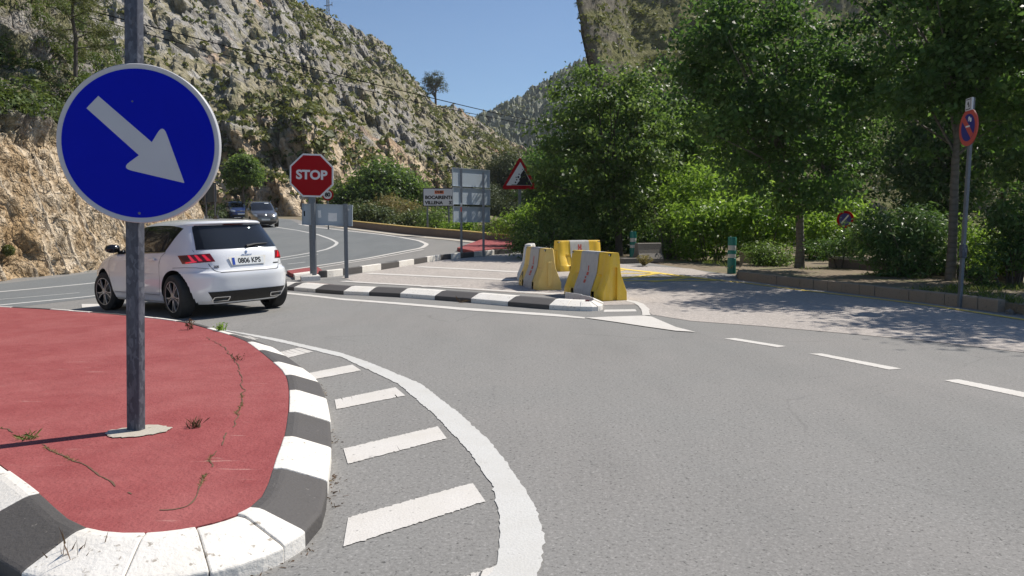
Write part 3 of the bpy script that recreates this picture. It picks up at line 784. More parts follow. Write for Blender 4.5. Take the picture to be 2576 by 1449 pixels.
# roadside parapet of the main road with a concrete apron
WB = PX([(840, 567), (885, 573), (950, 581), (1025, 590), (1092, 596), (1159, 602), (1219, 609), (1275, 614), (1330, 621)])[::-1]
low_wall('parapet_wall', WB, .44, -.32, .05, 'long low parapet with worn yellow top along the outside of the road bend', 'wall', MT['wall'], MT['wall_cap'], .012)
AP = np.array(WB[1:]); 
strip('gutter', [tuple(p) for p in AP + np.array([-.05, -.05])], [tuple(p) for p in AP + np.array([-.55, -.75])], .02, MT['concrete_pale'])

# ================================================================== HILLS
def shrub_cloud(P, rad, nleaf, size, seed, flat=.7, aspect=1.8):
    """leaf quads round many shrub centres; returns V, F, tint"""
    r = np.random.default_rng(seed); n = len(P); rad = np.broadcast_to(rad, (n,))
    idx = np.repeat(np.arange(n), nleaf)
    d = r.normal(size=(len(idx), 3)); d /= np.linalg.norm(d, axis=1)[:, None]
    d[:, 2] = np.abs(d[:, 2]) * 1.0 - .15
    q = P[idx] + d * (rad[idx] * r.uniform(.35, 1.0, len(idx)) ** .6)[:, None] * np.array([1, 1, flat])
    return leaf_quads(q, d, size * (rad[idx] / rad.mean()) ** .5, r, aspect, np.clip(r.normal(.45, .2, n)[idx] + r.normal(0, .16, len(idx)), 0, 1))

def leaf_quads(q, outw, size, r, aspect=1.9, tint=None, droop=.25, fold=.18):
    n = len(q); size = np.broadcast_to(size, (n,)) * r.uniform(.65, 1.3, n)
    nrm = outw * .6 + r.normal(size=(n, 3)) * .65 + np.array([0, 0, .55]); nrm /= np.linalg.norm(nrm, axis=1)[:, None]
    t = r.normal(size=(n, 3)) + outw * .5 - np.array([0, 0, droop]); t -= nrm * (t * nrm).sum(1)[:, None]; t /= np.linalg.norm(t, axis=1)[:, None] + 1e-9
    s = np.cross(nrm, t); L = size[:, None]; Wd = L / aspect
    V = np.stack([q - t * L * .5, q - t * L * .02 + s * Wd * .5 + nrm * L * fold * .5, q + t * L * .5 - nrm * L * fold * .4, q - t * L * .02 - s * Wd * .5 + nrm * L * fold * .5], 1).reshape(-1, 3)
    Fc = np.arange(n * 4).reshape(-1, 4)
    tv = np.repeat(np.clip(tint if tint is not None else r.normal(.45, .2, n), 0, 1), 4)
    return V, Fc, tv

# --- the cutting beside the road and the slope above it
cb = np.array([(-15.5, 4), (-14.6, 12), (-14.15, 18), (-14.05, 20.7), (-14.0, 22.9), (-13.65, 24.4), (-13.75, 29), (-15.35, 37), (-17.95, 45), (-20.95, 53), (-24.6, 60.6), (-30.5, 64.8), (-46, 66.5)])
B = smooth_path(cb, .07, 16)
nu = len(B); Tn = np.gradient(B, axis=0); Tn /= np.linalg.norm(Tn, axis=1)[:, None]
k_ = np.ones(61) / 61
Tn = np.stack([np.convolve(np.pad(Tn[:, c], 30, mode='edge'), k_, 'valid') for c in (0, 1)], -1); Tn /= np.linalg.norm(Tn, axis=1)[:, None]
Nn = np.stack([-Tn[:, 1], Tn[:, 0]], -1)                       # to the left of the road
hp = np.array([-.4, 0, 1.0, 2.4, 3.6, 4.5, 4.9, 5.6, 7.5, 11, 18, 27, 38]); spf = np.array([-.05, 0, .35, .8, 1.2, 1.6, 2.1, 2.7, 3.7, 5.4, 9.0, 14.5, 26])
lev = np.r_[np.linspace(0, 5, 60), np.linspace(5, 9, 50)[1:], np.linspace(9, 12, 34)[1:]]
hh = np.interp(lev, np.arange(13), hp); ss = np.interp(lev, np.arange(13), spf)
nv = len(lev); Yb = B[:, 1]
A_ = np.interp(Yb, [0, 20, 30, 42, 52, 60, 66.5], [1, 1, 1.0, .95, .8, .55, .6])
A_[nu - 210:] = np.minimum(A_[nu - 210:], np.linspace(.55, .8, 210))
base_z = gz(B[:, 0], B[:, 1])
Px = B[:, None, 0] + Nn[:, None, 0] * ss[None]; Py = B[:, None, 1] + Nn[:, None, 1] * ss[None]
Pz = base_z[:, None] + hh[None] * A_[:, None]
Pt = np.stack([Px, Py, Pz], -1)
cutm = np.clip((5.3 - lev) / .8, 0, 1)[None] * np.ones((nu, 1))
arc = np.arange(nu) * .07
NS = np.concatenate([-Nn * .85, np.full((nu, 1), .45)], 1)
q = Pt.reshape(-1, 3)
aw = math.radians(-52); qa = np.stack([q[:, 0], q[:, 1] * math.cos(aw) + q[:, 2] * math.sin(aw), -q[:, 1] * math.sin(aw) + q[:, 2] * math.cos(aw)], -1)
qa = qa + .25 * np.stack([vnoise(q * 1.1, 201), vnoise(q * 1.1, 202), vnoise(q * 1.1, 203)], -1)
w1 = worley(qa * np.array([1.3, 1.0, 2.1]), 11); w2 = worley(qa * np.array([3.1, 2.6, 4.6]), 12)
rr = fbm(q * .33, 3, 9) * .42 + (w1[2] - .5) * .34 - w1[0] * .16 + (w2[2] - .5) * .17 - w2[0] * .08 + fbm(q * 2.6, 3, 5, .6, True) * .05
upp = fbm(q * .16, 5, 21, .55, True) * 1.1 + fbm(q * .6, 4, 31, .55, True) * .4 + (w1[2] - .5) * .5 - w1[0] * .25 + (w2[2] - .5) * .2
cm = cutm.reshape(-1)
disp = rr * np.clip(.35 + cm, 0, 1) + upp * (1 - cm)
gp = ((arc[:, None] + .05 * hh[None]) % .66).reshape(-1)
grv = np.exp(-((gp - .33) / .06) ** 2) * np.clip((fbm(q * np.array([.5, .9, .35]), 2, 77) + .25) / .12, 0, 1)
grv = grv * np.clip((lev - .6) / .5, 0, 1)[None].repeat(nu, 0).reshape(-1) * np.clip((4.9 - lev) / .6, 0, 1)[None].repeat(nu, 0).reshape(-1)
edge = np.clip(lev / 1.2, 0.15, 1)[None].repeat(nu, 0).reshape(-1)
disp = disp * edge * (1 - .8 * grv) - .02 * grv
Q = q + np.repeat(NS[:, None], nv, 1).reshape(-1, 3) * disp[:, None]
hill_near = link('roadside_cutting', np_mesh('roadside_cutting', Q, grid_faces(nu, nv)[:, ::-1], {'cut': cm, 'groove': grv}), MT['cut_rock'])
tag(hill_near, kind='structure')
QN = Q.reshape(nu, nv, 3)
# scrub on the slope above the cutting
pts = []; rad = []
rs = np.random.default_rng(5)
while len(pts) < 1700:
    i = rs.integers(0, nu - 90); j = rs.integers(int(nv * .47), int(nv * .93))
    pz = QN[i, j]
    if vnoise(pz[None] * .28, 51)[0] + .25 * vnoise(pz[None] * .9, 52)[0] < -.42 - (.35 if rs.random() < .3 else 0): continue
    if i < 80: continue
    pts.append(pz); rad.append(rs.uniform(.35, .95))
pts = np.array(pts); rad = np.array(rad)
V, Fc, tv = shrub_cloud(pts, rad, 150, .15, 12, .85, 2.4)
tag(link('hillside_scrub', np_mesh('hillside_scrub', V, Fc, tv), MT['leaf_slope']), 'dense olive green scrub covering the slope above the beige cutting', kind='stuff')
# dry grass along the foot and the lip of the cutting
i = rs.integers(60, nu - 90, 900); j = np.where(rs.random(900) < .55, 5 + rs.integers(-1, 2, 900), rs.integers(62, 80, 900))
gp_ = QN[i, j] + np.c_[Nn[i] * -.12, np.zeros(900)]
idx = np.repeat(np.arange(900), 14); d = rs.normal(size=(len(idx), 3)) * .35; d[:, 2] = 1
def blades(p, d, L, w, r, tint):
    n = len(p); d = d / np.linalg.norm(d, axis=1)[:, None]; L = np.broadcast_to(L, (n,)) * r.uniform(.5, 1.2, n)
    s = np.cross(d, r.normal(size=(n, 3))); s /= np.linalg.norm(s, axis=1)[:, None]; s *= w
    tip = p + d * L[:, None] - np.array([0, 0, .15]) * L[:, None]
    V = np.stack([p - s, p + s, p + d * (L * .6)[:, None] + s * .7, tip], 1).reshape(-1, 3)
    return V, np.arange(n * 4).reshape(-1, 4), np.repeat(np.clip(tint, 0, 1), 4)
V, Fc, tv = blades(gp_[idx] + rs.normal(0, .12, (len(idx), 3)) * np.array([1, 1, .1]), d, .28, .012, rs, rs.random(len(idx)))
tag(link('grass', np_mesh('grass', V, Fc, tv), MT['grass']), 'yellowish grass along the foot of the rock cutting', kind='stuff')

# --- the mountain beyond the bend
def loft(name, cols, nu, nv, cliff, amp, mat, seed, back=(30, 45, -30), aniso=None, rockfn=None, pw=1.0):
    """cols = (ridge px, ridge py, ridge depth, base x, base y, base z); a hillside from its foot to its skyline, with a back"""
    rid = np.array([tuple(at(c[0], c[1], c[2])) for c in cols]); bas = np.array([c[3:6] for c in cols], float)
    L = np.r_[0, np.cumsum(np.linalg.norm(np.diff(rid, axis=0), axis=1) + .35 * np.linalg.norm(np.diff(bas, axis=0), axis=1))]; L /= L[-1]
    u = np.linspace(0, 1, nu)
    R = np.stack([np.interp(u, L, rid[:, k]) for k in range(3)], -1); Bp = np.stack([np.interp(u, L, bas[:, k]) for k in range(3)], -1)
    v = np.linspace(0, 1, nv)
    ch = np.interp(u, *cliff)                                    # height of the cutting at the foot
    tot = (R[:, 2] - Bp[:, 2])
    c0 = np.clip(ch / np.maximum(tot, 1), 0, .6)[:, None]
    fh = v[None] * np.ones((nu, 1));     fp = np.where(fh < c0, fh * .45, c0 * .45 + (1 - c0 * .45) * np.clip((fh - c0) / (1 - c0), 0, 1) ** pw)
    P = Bp[:, None] + (R - Bp)[:, None] * np.stack([fp, fp, fh], -1)
    q = P.reshape(-1, 3)
    D = np.array([-.12, -.72, .68])
    if aniso is None: aq = q
    else:
        a = math.radians(aniso[0]); ex = np.array([math.cos(a), 0, math.sin(a)]); en = np.array([-math.sin(a), 0, math.cos(a)])
        aq = np.stack([q @ ex / aniso[1], q[:, 1] / aniso[1] * .8, q @ en / aniso[2]], -1)
    wa = worley(aq * np.array([1, 1, .9]) * 1.6 + .35 * np.stack([vnoise(q * .2, 205), vnoise(q * .2, 206), vnoise(q * .2, 207)], -1), seed + 3); wb = worley(aq * 4.2, seed + 4)
    n1 = fbm(aq, 6, seed, .56, True) * .55 + (wa[2] - .5) * .75 - wa[0] * .45 + (wb[2] - .5) * .42 - wb[0] * .22; n2 = fbm(q * .022, 4, seed + 40); n4 = fbm(aq * .33 + 40, 4, seed + 60, .5, True); n3 = fbm(q * .30, 4, seed + 70, .6, True)
    rock = np.clip(.5 + 1.3 * fbm(q * .03, 3, seed + 90), 0, 1)
    if rockfn is not None: rock = np.clip(rockfn(q, np.repeat(u, nv), np.tile(v, nu)) + .5 * fbm(q * .05, 3, seed + 91), 0, 1)
    wv = np.minimum(np.clip((1 - np.tile(v, nu)) / .06, 0, 1), np.clip(np.tile(v, nu) / .03 + .1, 0, 1))
    Q = q + D[None] * ((n1 * amp * (.35 + .65 * rock) + n2 * amp * 2.0 + n4 * amp * 1.5 * np.clip((np.tile(v, nu) - .12) / .2, 0, 1) + n3 * amp * .32) * wv)[:, None]
    Q[:, 2] += (1 - np.clip((1 - np.tile(v, nu)) / .06, 0, 1)) * fbm(q * .35, 4, seed + 5, .6, True) * amp * .25
    cut = (fh < c0 * .97).reshape(-1) * 1.0
    Q = Q.reshape(nu, nv, 3)
    last = Q[:, -1]; out = np.array([0.25, .97, 0])
    bk = np.stack([last + out * back[0] * f + np.array([0, 0, 1]) * back[2] * f ** 1.4 for f in (.12, .4, .8, 1.2)], 1)
    Q2 = np.concatenate([Q, bk], 1)
    ext = lambda a: np.concatenate([a.reshape(nu, nv), np.zeros((nu, 4))], 1).reshape(-1)
    o = link(name, np_mesh(name, Q2.reshape(-1, 3), grid_faces(nu, nv + 4), {'rock': ext(rock), 'cut': ext(cut)}), mat, smooth=180)
    o.data.set_sharp_from_angle(angle=math.radians(50))
    return tag(o, kind='structure'), Q, rock.reshape(nu, nv), u, v

mcols = [(-300, -620, 120.0, -78, 60, 1), (200, -330, 132.0, -52, 66, 1.5), (450, -210, 140.0, -38, 68, 1.8), (600, -110, 148.0, -30, 69.5, 1.9), (690, -45, 156.0, -25.5, 70, 1.9), (743, 0, 162.0, -23, 69.5, 1.9), (777, 33, 168.1, -21, 69, 1.9), (810, 52, 174.1, -19, 68.5, 1.9), (835, 62, 179.3, -17.8, 69, 1.9), (859, 72, 184.4, -17, 70.5, 1.8), (892, 88, 190.7, -15.2, 76.0, 1.5), (925, 105, 198.3, -13.2, 82.3, 1.2), (959, 114, 204.9, -10.8, 88.9, 0.8), (976, 122, 208.3, -9.6, 91.7, 0.6), (986, 150, 210.8, -8.5, 93.9, 0.5), (988, 166, 212.2, -7.5, 95.2, 0.4), (1005, 171, 216.8, -6.3, 98.1, 0.2), (1025, 193, 223.1, -5.0, 102.6, 0), (1045, 213, 229.5, -3.8, 107.1, 0), (1062, 228, 234.3, -2.6, 111.4, 0), (1067, 252, 236.2, -1.5, 113.2, 0), (1092, 263, 242.2, 0.3, 118.5, 0), (1112, 267, 247.6, 2.0, 123.3, 0), (1142, 283, 255.7, 4.4, 130.8, 0), (1175, 302, 265.7, 7.8, 138.7, 0), (1202, 313, 273.7, 11.1, 146.2, 0), (1225, 328, 281.2, 14.4, 153.3, 0), (1275, 353, 294.4, 20.0, 165.6, 0), (1325, 373, 307.8, 26.6, 179.9, 0), (1359, 393, 317.6, 33.0, 192.4, 0), (1450, 440, 339.7, 47.1, 222.0, 0), (1620, 520, 374.1, 69.1, 266.9, 0)]
def mrock(q, u, v):
    # bare crags: the left half and the band under the skyline; grassier towards the valley
    return np.clip(.60 - 1.6 * (u - .42), .0, .75) + .42 * np.clip((v - .62) / .3, 0, 1) * np.clip((.84 - u) / .1, 0, 1)
mo, MQ, MR, MU, MV = loft('mountain', mcols, 620, 300, ([0, .30, .44, .50, .56, .60, 1], [6, 8, 9, 12, 9, 0, 0]), 2.6, MT['mount_rock'], 100, aniso=(-56, 11, 2.3), rockfn=mrock)
# scattered low shrubs on the mountain
rs = np.random.default_rng(15); pts = []; rad = []
ii = rs.integers(3, 617, 40000); jj = rs.integers(8, 296, 40000)
den = vnoise(MQ[ii, jj] * .05, 61) * .5 + .35 - .45 * MR[ii, jj] + .25 * (1 - jj / 300.)
keep = rs.random(40000) < np.clip(den, .09, .75)
pts = MQ[ii[keep], jj[keep]] + np.array([0, -.2, .1]); rad = rs.lognormal(-.62, .45, len(pts)).clip(.25, 2.2)
V, Fc, tv = shrub_cloud(pts, rad, 14, .50, 16, .8, 1.5)
tag(link('mountain_scrub', np_mesh('mountain_scrub', V, Fc, tv), MT['leaf_scrub']), 'scattered dark shrubs dotting the grey rocky mountain', kind='stuff')
# --- right hand mountain with its sheer end, and the far hazy hill
def right_mountain():
    nu, nv = 260, 170
    # skyline of the sheer end (photo x at photo y), then a slope that runs off to the right
    sil = [(-700, 1440), (-300, 1446), (0, 1449), (20, 1450), (50, 1459), (90, 1465), (130, 1474), (152, 1490), (200, 1497), (300, 1505), (450, 1512), (560, 1516)]
    Dp = 95.0; k = Dp / 150.0
    zz = np.array([zrow(y, Dp) for y, _ in sil]); xx = np.array([at(x, y, Dp).x for y, x in sil])
    o = np.argsort(zz); zz, xx = zz[o], xx[o]
    zt = 52.0
    z = np.linspace(-6, zt, nv); xe = np.interp(z, zz, xx)
    w = np.linspace(0, 1, nu)
    # plan curve: starts on the far side of the cliff edge, comes round it and runs right towards the viewer
    s0 = 40
    plan = [(14, 46), (4, 14), (0, 0), (1.0, -2.4), (5, -4.5), (16, -5), (34, -2), (60, 6), (95, 20), (140, 40)]
    pl = smooth_path([(a * k, b * k) for a, b in plan], .5, 2); pl = np.stack([np.interp(np.linspace(0, len(pl) - 1, nu), np.arange(len(pl)), pl[:, k]) for k in (0, 1)], -1)
    lean = np.clip((pl[:, 0] - .3) / 9, 0, 1)                               # the right part leans back, the end stands sheer
    P = np.zeros((nu, nv, 3))
    P[..., 0] = xe[None] * np.exp(-np.abs(pl[:, 0]) / 38)[:, None] + xe.mean() * (1 - np.exp(-np.abs(pl[:, 0]) / 38))[:, None] + pl[:, 0][:, None]
    P[..., 1] = Dp + pl[:, 1][:, None] + lean[:, None] * (z[None] * .8)
    arcl = np.r_[0, np.cumsum(np.linalg.norm(np.diff(pl, axis=0), axis=1))]; arcl -= arcl[int(np.argmin(np.linalg.norm(pl, axis=1)))]
    ztop = 30 + 22 * np.clip((arcl - 3) / 12, 0, 1)
    P[..., 2] = np.minimum(z[None], ztop[:, None] + 0 * z[None])
    q = P.reshape(-1, 3)
    n = fbm(q * np.array([.095, .095, .14]), 5, 7, .55, True) * 1.6 + fbm(q * .47, 4, 8, .55, True) * .55
    wgt = np.repeat(np.clip((pl[:, 0] - 0.4) / 2.5, .10, 1), nv)
    Q = q + np.array([0, -.8, .5])[None] * (n * wgt)[:, None]
    Q = Q.reshape(nu, nv, 3)
    back = Q[:, -1] + np.array([6.0, 40.0, -1.0])[None]
    Q = np.concatenate([Q, back[:, None]], 1)
    o = link('mountain', np_mesh('mountain', Q.reshape(-1, 3), grid_faces(nu, nv + 1)), MT['scrub_slope'], smooth=180)
    o.data.set_sharp_from_angle(angle=math.radians(50))
    tag(o, kind='structure'); return Q
RQ = right_mountain()
rs = np.random.default_rng(25); ii = rs.integers(60, 256, 4200); jj = rs.integers(30, 168, 4200)
pts = RQ[ii, jj]; keep = vnoise(pts * .12, 65) > -.25; pts = pts[keep]
V, Fc, tv = shrub_cloud(pts, rs.lognormal(-.65, .4, len(pts)).clip(.25, 1.5), 14, .42, 26, .8, 1.5)
tag(link('mountain_scrub', np_mesh('mountain_scrub', V, Fc, tv), MT['leaf_scrub']), 'grey green scrub on the sheer mountain behind the right hand trees', kind='stuff')
fcols = [(1080, 420, 420, -40, 300, -4), (1150, 345, 430, -25, 300, -4), (1190, 310, 440, -15, 300, -4), (1212, 296, 445, -10, 300, -4), (1259, 281, 450, 0, 300, -4), (1292, 258, 455, 6, 300, -4), (1325, 238, 460, 14, 300, -4), (1342, 222, 465, 18, 300, -4), (1379, 204, 470, 26, 300, -4),
         (1450, 165, 480, 45, 300, -4), (1560, 110, 490, 70, 300, -4), (1800, 60, 500, 120, 300, -4)]
fo, FQ, FR, FU, FV = loft('mountain', fcols, 200, 120, ([0, 1], [0, 0]), 5.0, MT['hazed_far_slope'], 300, back=(80, 60, -60))
rs = np.random.default_rng(35); ii = rs.integers(3, 196, 1500); jj = rs.integers(8, 116, 1500)
V, Fc, tv = shrub_cloud(FQ[ii, jj], rs.lognormal(-.1, .4, 1500).clip(.5, 1.7), 12, 1.1, 36, .8, 1.4)
tag(link('mountain_scrub', np_mesh('mountain_scrub', V, Fc, tv), MT['leaf_scrub']), 'dark bushes dotting the distant hazy hill', kind='stuff')
# ================================================================== SIGNS
def post(parent, h, w, d, mat, M=None, name='post', lean=(0, 0)):
    """hollow looking rectangular post from the ground up"""
    mb = MB(); r = min(w, d) * .18
    sec = round_poly([(-w / 2, -d / 2), (w / 2, -d / 2), (w / 2, d / 2), (-w / 2, d / 2)], r, 3)
    n = len(sec)
    vs = [(x, y, -.15) for x, y in sec] + [(x + lean[0], y + lean[1], h) for x, y in sec]
    fs = [tuple(range(n - 1, -1, -1)), tuple(range(n, 2 * n))] + [(i, (i + 1) % n, n + (i + 1) % n, n + i) for i in range(n)]
    mb.add(vs, fs, M)
    return mb.build(name, mat, parent, smooth=40)

# --- the big blue arrow sign on the near island
bx, by = G(340, 1082, .15)
bz = g1(bx, by) + .15
s = thing('keep_right_sign', 'large round blue sign with a grey arrow pointing down right, in the foreground', 'road sign', (bx, by, bz))
post(s, 3.6, .098, .055, MT['galv_dark'], Matrix.Rotation(math.radians(-20), 4, 'Z'), lean=(.135, .04))
c0 = at(350, 362, by - .06); rr_ = 195 * mpp(by - .06)
Mx = facing(Vector((c0.x - bx, -.06, c0.z - bz)), math.radians(5))
mb = MB(); mb.lathe([(0, -.030), (rr_ - .006, -.030), (rr_, -.026), (rr_, .004), (rr_ - .004, .009), (rr_ - .012, .006), (0, .006)], 96, Mx)
mb.build('rim', MT['sign_grey'], s, smooth=35)
mb = MB(); mb.prism(disc(rr_ * .934, 96), .0065, .0085, Mx); mb.build('blue_face', MT['sign_blue'], s)
arrow = [(257, 247), (383, 358), (412, 313), (460, 458), (305, 422), (350, 390), (227, 277)]
arrow = [((x - 350) / 201 * rr_, (362 - y) / 195 * rr_) for x, y in arrow]
arrow = round_poly(arrow, [0, 0, .028, .004, .028, 0, 0])
mb = MB(); mb.prism(arrow[::-1], .0088, .0100, Mx); mb.build('arrow', MT['sign_grey'], s)
for yy in (-.30, .30): MB().box((0, yy, -.042), (.30, .035, .022), Mx).build('clamp', MT['galv'], s)
for p_ in ((-11, 103, .006), (-5, -171, .008)):
    mb = MB(); mb.lathe([(0, .011), (p_[2] * .8, .011), (p_[2], .0086)], 10, Mx @ Matrix.Translation((p_[0] / 201 * rr_, p_[1] / 195 * rr_, 0))); mb.build('rivet', MT['galv'], s)
# concrete footing, a ragged patch in the red paint
px_ = PX([(262, 1092), (280, 1083), (320, 1077), (372, 1070), (400, 1071), (432, 1077), (420, 1086), (385, 1094), (330, 1102), (285, 1103)], .15)
P_ = resample(px_ + px_[:1], .02)[:-1]; P_ = P_ + RNG.normal(0, .006, P_.shape)
bm = bmesh.new(); f = bm.faces.new([bm.verts.new((x - bx, y - by, .004 + g1(x, y) + .15 - bz)) for x, y in P_]); 
if f.normal.z < 0: bmesh.ops.reverse_faces(bm, faces=[f])
me = bpy.data.meshes.new('footing'); bm.to_mesh(me); bm.free(); link('footing', me, MT['concrete_pale'], s)

# --- stop sign
bx, by = G(789, 698); bz = g1(bx, by); k = mpp(by)
s = thing('stop_sign', 'red octagonal stop sign on a thick grey post at the tip of the centre kerb', 'road sign', (bx, by, bz))
post(s, (698 - 402) * k, 17 * k, .09, MT['galv'], Matrix.Rotation(math.radians(14), 4, 'Z'))
c0 = at(784, 441.5, by - .07); R_ = 53 * k
Mx = facing(Vector((c0.x - bx, -.07, c0.z - bz)), math.radians(6), math.radians(-1.5))
oct_ = lambda r: disc(r / math.cos(math.pi / 8), 8, math.pi / 8)
MB().prism(oct_(R_), -.03, .006, Mx).build('rim', MT['sign_white'], s, bevel=.004)
MB().prism(oct_(R_ * .925), .0065, .008, Mx).build('red_face', MT['sign_red'], s)
text_mb("STOP", R_ * .58, .012, .0012, M=Mx @ Matrix.Translation((0, R_ * .01, .0085)), sx=1.02).build('lettering', MT['sign_white'], s)
for yy in (-.25, .25): MB().box((0, yy, -.04), (.3, .05, .02), Mx).build('clamp', MT['galv'], s)
MB().box((R_ * .84, -R_ * .50, .0085), (.05, .012, .001), Mx).build('sticker', MT['orange'], s)

# --- notice board seen from behind
bx, by = G(872, 700); bz = g1(bx, by); k = mpp(by)
s = thing('sign_board', 'low grey sign board with torn papers, seen from behind beside the stop sign', 'sign board', (bx, by, bz))
post(s, (700 - 514) * k, .10, .07, MT['galv'], Matrix.Rotation(math.radians(12), 4, 'Z'))
post(s, (700 - 512) * k, .10, .07, MT['galv'], Matrix.Translation((-.80, -.05, 0)))
def back_panel(parent, cx, cy, w, h, Yo, tilt=0.0, name='panel', yoff=.06, azp=0.0):
    """a folded sheet steel panel seen from behind: sheet with a rim turned towards the viewer"""
    M_ = facing(Vector((cx, yoff, cy)), azp, tilt)
    p = MB().box((0, 0, 0), (w, h, .004), M_).build(name, MT['sign_back'], parent)
    for (a, b, d, e) in ((0, h / 2 - .006, w, .012), (0, -h / 2 + .006, w, .012), (-w / 2 + .006, 0, .012, h - .024), (w / 2 - .006, 0, .012, h - .024)):
        MB().box((a, b, .022), (d, e, .040), M_).build('folded_rim', MT['sign_back'], p)
    return M_, p
xc = (824 - 1288) * k - (bx)
Yb_ = by + .06
pc = at(824, 540.5, Yb_)
M_, p_ = back_panel(s, pc.x - bx, pc.z - bz, 126 * k, 53 * k, Yb_, math.radians(-1.7))
for (x, y, w, h, m, r) in ((804, 538, 8, 19, 'paper', .05), (837, 546, 22, 21, 'paper', -.03), (818, 535, 16, 13, 'sign_back', .1), (875, 527, 8, 5, 'paper', -.3), (766, 537, 3, 13, 'black', .0)):
    q = at(x, y, Yb_)
    mb = MB(); pl = [(i, j) for i, j in ((-.5, -.5), (0, -.53), (.5, -.47), (.48, 0), (.5, .5), (.1, .46), (-.5, .5), (-.52, .1))]
    mb.prism([(i * w * k, j * h * k) for i, j in pl], 0, .003, facing(Vector((q.x - bx, .055, q.z - bz)), 0, r)); mb.build('notice' if m != 'black' else 'label_strip', MT[m], s)

# --- three stacked direction panels seen from behind
bx, by = G(1161, 649); bz = g1(bx, by); k = mpp(by)
b2 = G(1216.5, 646)
s = thing('direction_sign', 'three stacked grey direction panels seen from behind on two tall posts', 'road sign', (bx, by, bz))
post(s, (649 - 427) * k, .085, .06, MT['galv'])
post(s, (646 - 431) * k, .085, .06, MT['galv'], Matrix.Translation((b2[0] - bx, b2[1] - by, 0)))
MB().box((.0, -.034, (649 - 548) * k + (548 - 515) * k), (.05, .006, .10)).build('sticker', MT['paper'], s)
MB().box((.0, -.034, (649 - 548) * k + (548 - 528) * k), (.05, .006, .16)).build('sticker', MT['sign_red_faded'], s)
Yp = (by + b2[1]) / 2 + .35
for (y0, y1, x0, x1) in ((425.5, 470, 1141, 1228.5), (474, 514.5, 1142, 1229.5), (520.5, 559, 1143, 1229)):
    dmid = (b2[1] - by) * .5 + .10; k2 = mpp(by + dmid); q = at((x0 + x1) / 2, (y0 + y1) / 2, by + dmid)
    M_, p_ = back_panel(s, q.x - bx, q.z - bz, (x1 - x0) * k2 / .67, (y1 - y0) * k2, by, 0, yoff=dmid, azp=math.radians(48))

# --- town direction sign further back
Y0 = 41.0; q = at(1104, 496, Y0); k = mpp(Y0); gx_ = q.x; bz = g1(gx_, Y0)
s = thing('town_sign', 'white rectangular road sign reading BOCAIRENT 6 and VILLENA 33', 'road sign', (q.x, Y0, bz))
for dx in (-.62, .52): post(s, q.z - bz + .3, .09, .06, MT['galv'], Matrix.Translation((dx, .07, 0)))
Mx = facing(Vector((0, 0, q.z - bz))); w, h = 80 * k, 45.5 * k
MB().prism(round_poly([(-w / 2, -h / 2), (w / 2, -h / 2), (w / 2, h / 2), (-w / 2, h / 2)], .05), -.03, 0, Mx).build('frame', MT['black'], s)
MB().prism(round_poly([(-w / 2 + .04, -h / 2 + .04), (w / 2 - .04, -h / 2 + .04), (w / 2 - .04, h / 2 - .04), (-w / 2 + .04, h / 2 - .04)], .04), .001, .003, Mx).build('white_face', MT['sign_white'], s)
MB().box((.02, h * .27, .005), (23 * k, 8.4 * k, .003), Mx).build('road_number_plate', MT['orange'], s)
text_mb("CV-81", 7.6 * k, .01, .001, M=Mx @ Matrix.Translation((.02, h * .275, .0075))).build('lettering', MT['black'], s)
for (tx, xx_, yy_, al) in (("BOCAIRENT", -w / 2 + .12, -.02, 'LEFT'), ("6", w / 2 - .10, -.02, 'RIGHT'), ("VILLENA", -w / 2 + .12, -.30, 'LEFT'), ("33", w / 2 - .08, -.30, 'RIGHT')):
    text_mb(tx, .235, .012, .001, al, Mx @ Matrix.Translation((xx_, yy_, .0045)), 1.05).build('lettering', MT['black'], s)

# --- speed limit sign
Y0 = 47.0; q = at(824, 490, Y0); k = mpp(Y0); bz = g1(q.x, Y0)
s = thing('speed_limit_sign', 'round white speed limit sign with red ring reading 80', 'road sign', (q.x, Y0, bz))
post(s, q.z - bz + .2, .08, .06, MT['galv'], Matrix.Translation((0, .06, 0)))
Mx = facing(Vector((0, 0, q.z - bz))); R_ = 14.6 * k
MB().prism(disc(R_, 40), -.02, 0, Mx).build('red_ring', MT['sign_red'], s)
MB().prism(disc(R_ * .72, 40), .001, .003, Mx).build('white_face', MT['sign_white'], s)
text_mb("80", R_ * .92, .018, .001, M=Mx @ Matrix.Translation((0, 0, .004))).build('lettering', MT['black'], s)

# --- falling rocks warning triangle
Y0 = 33.0; q = at(1307.5, 447, Y0); k = mpp(Y0); bz = g1(q.x, Y0)
s = thing('warning_sign', 'red bordered triangle warning of falling rocks, above the bushes', 'road sign', (q.x, Y0, bz))
post(s, q.z - bz + .3, 7.5 * k, .07, MT['galv'], Matrix.Translation((0, .06, 0)))
Mx = facing(Vector((0, 0, q.z - bz)))
def tp(pts): return [((x - 1307.5) * k, (447 - y) * k) for x, y in pts]
MB().prism(round_poly(tp([(1262, 475.5), (1353, 475.5), (1308, 394)]), .10), -.03, 0, Mx).build('red_border', MT['sign_red'], s)
MB().prism(round_poly(tp([(1274, 466), (1339.5, 466), (1309, 408.5)]), .02), .001, .003, Mx).build('white_face', MT['sign_white'], s)
MB().prism(tp([(1300, 464), (1303, 459), (1307, 455), (1306, 450), (1310, 446), (1309, 440), (1313, 434), (1318, 427), (1338, 465.5), (1287, 465.5), (1287, 463.8)])[::-1], .004, .005, Mx).build('falling_rock_symbol', MT['black'], s)
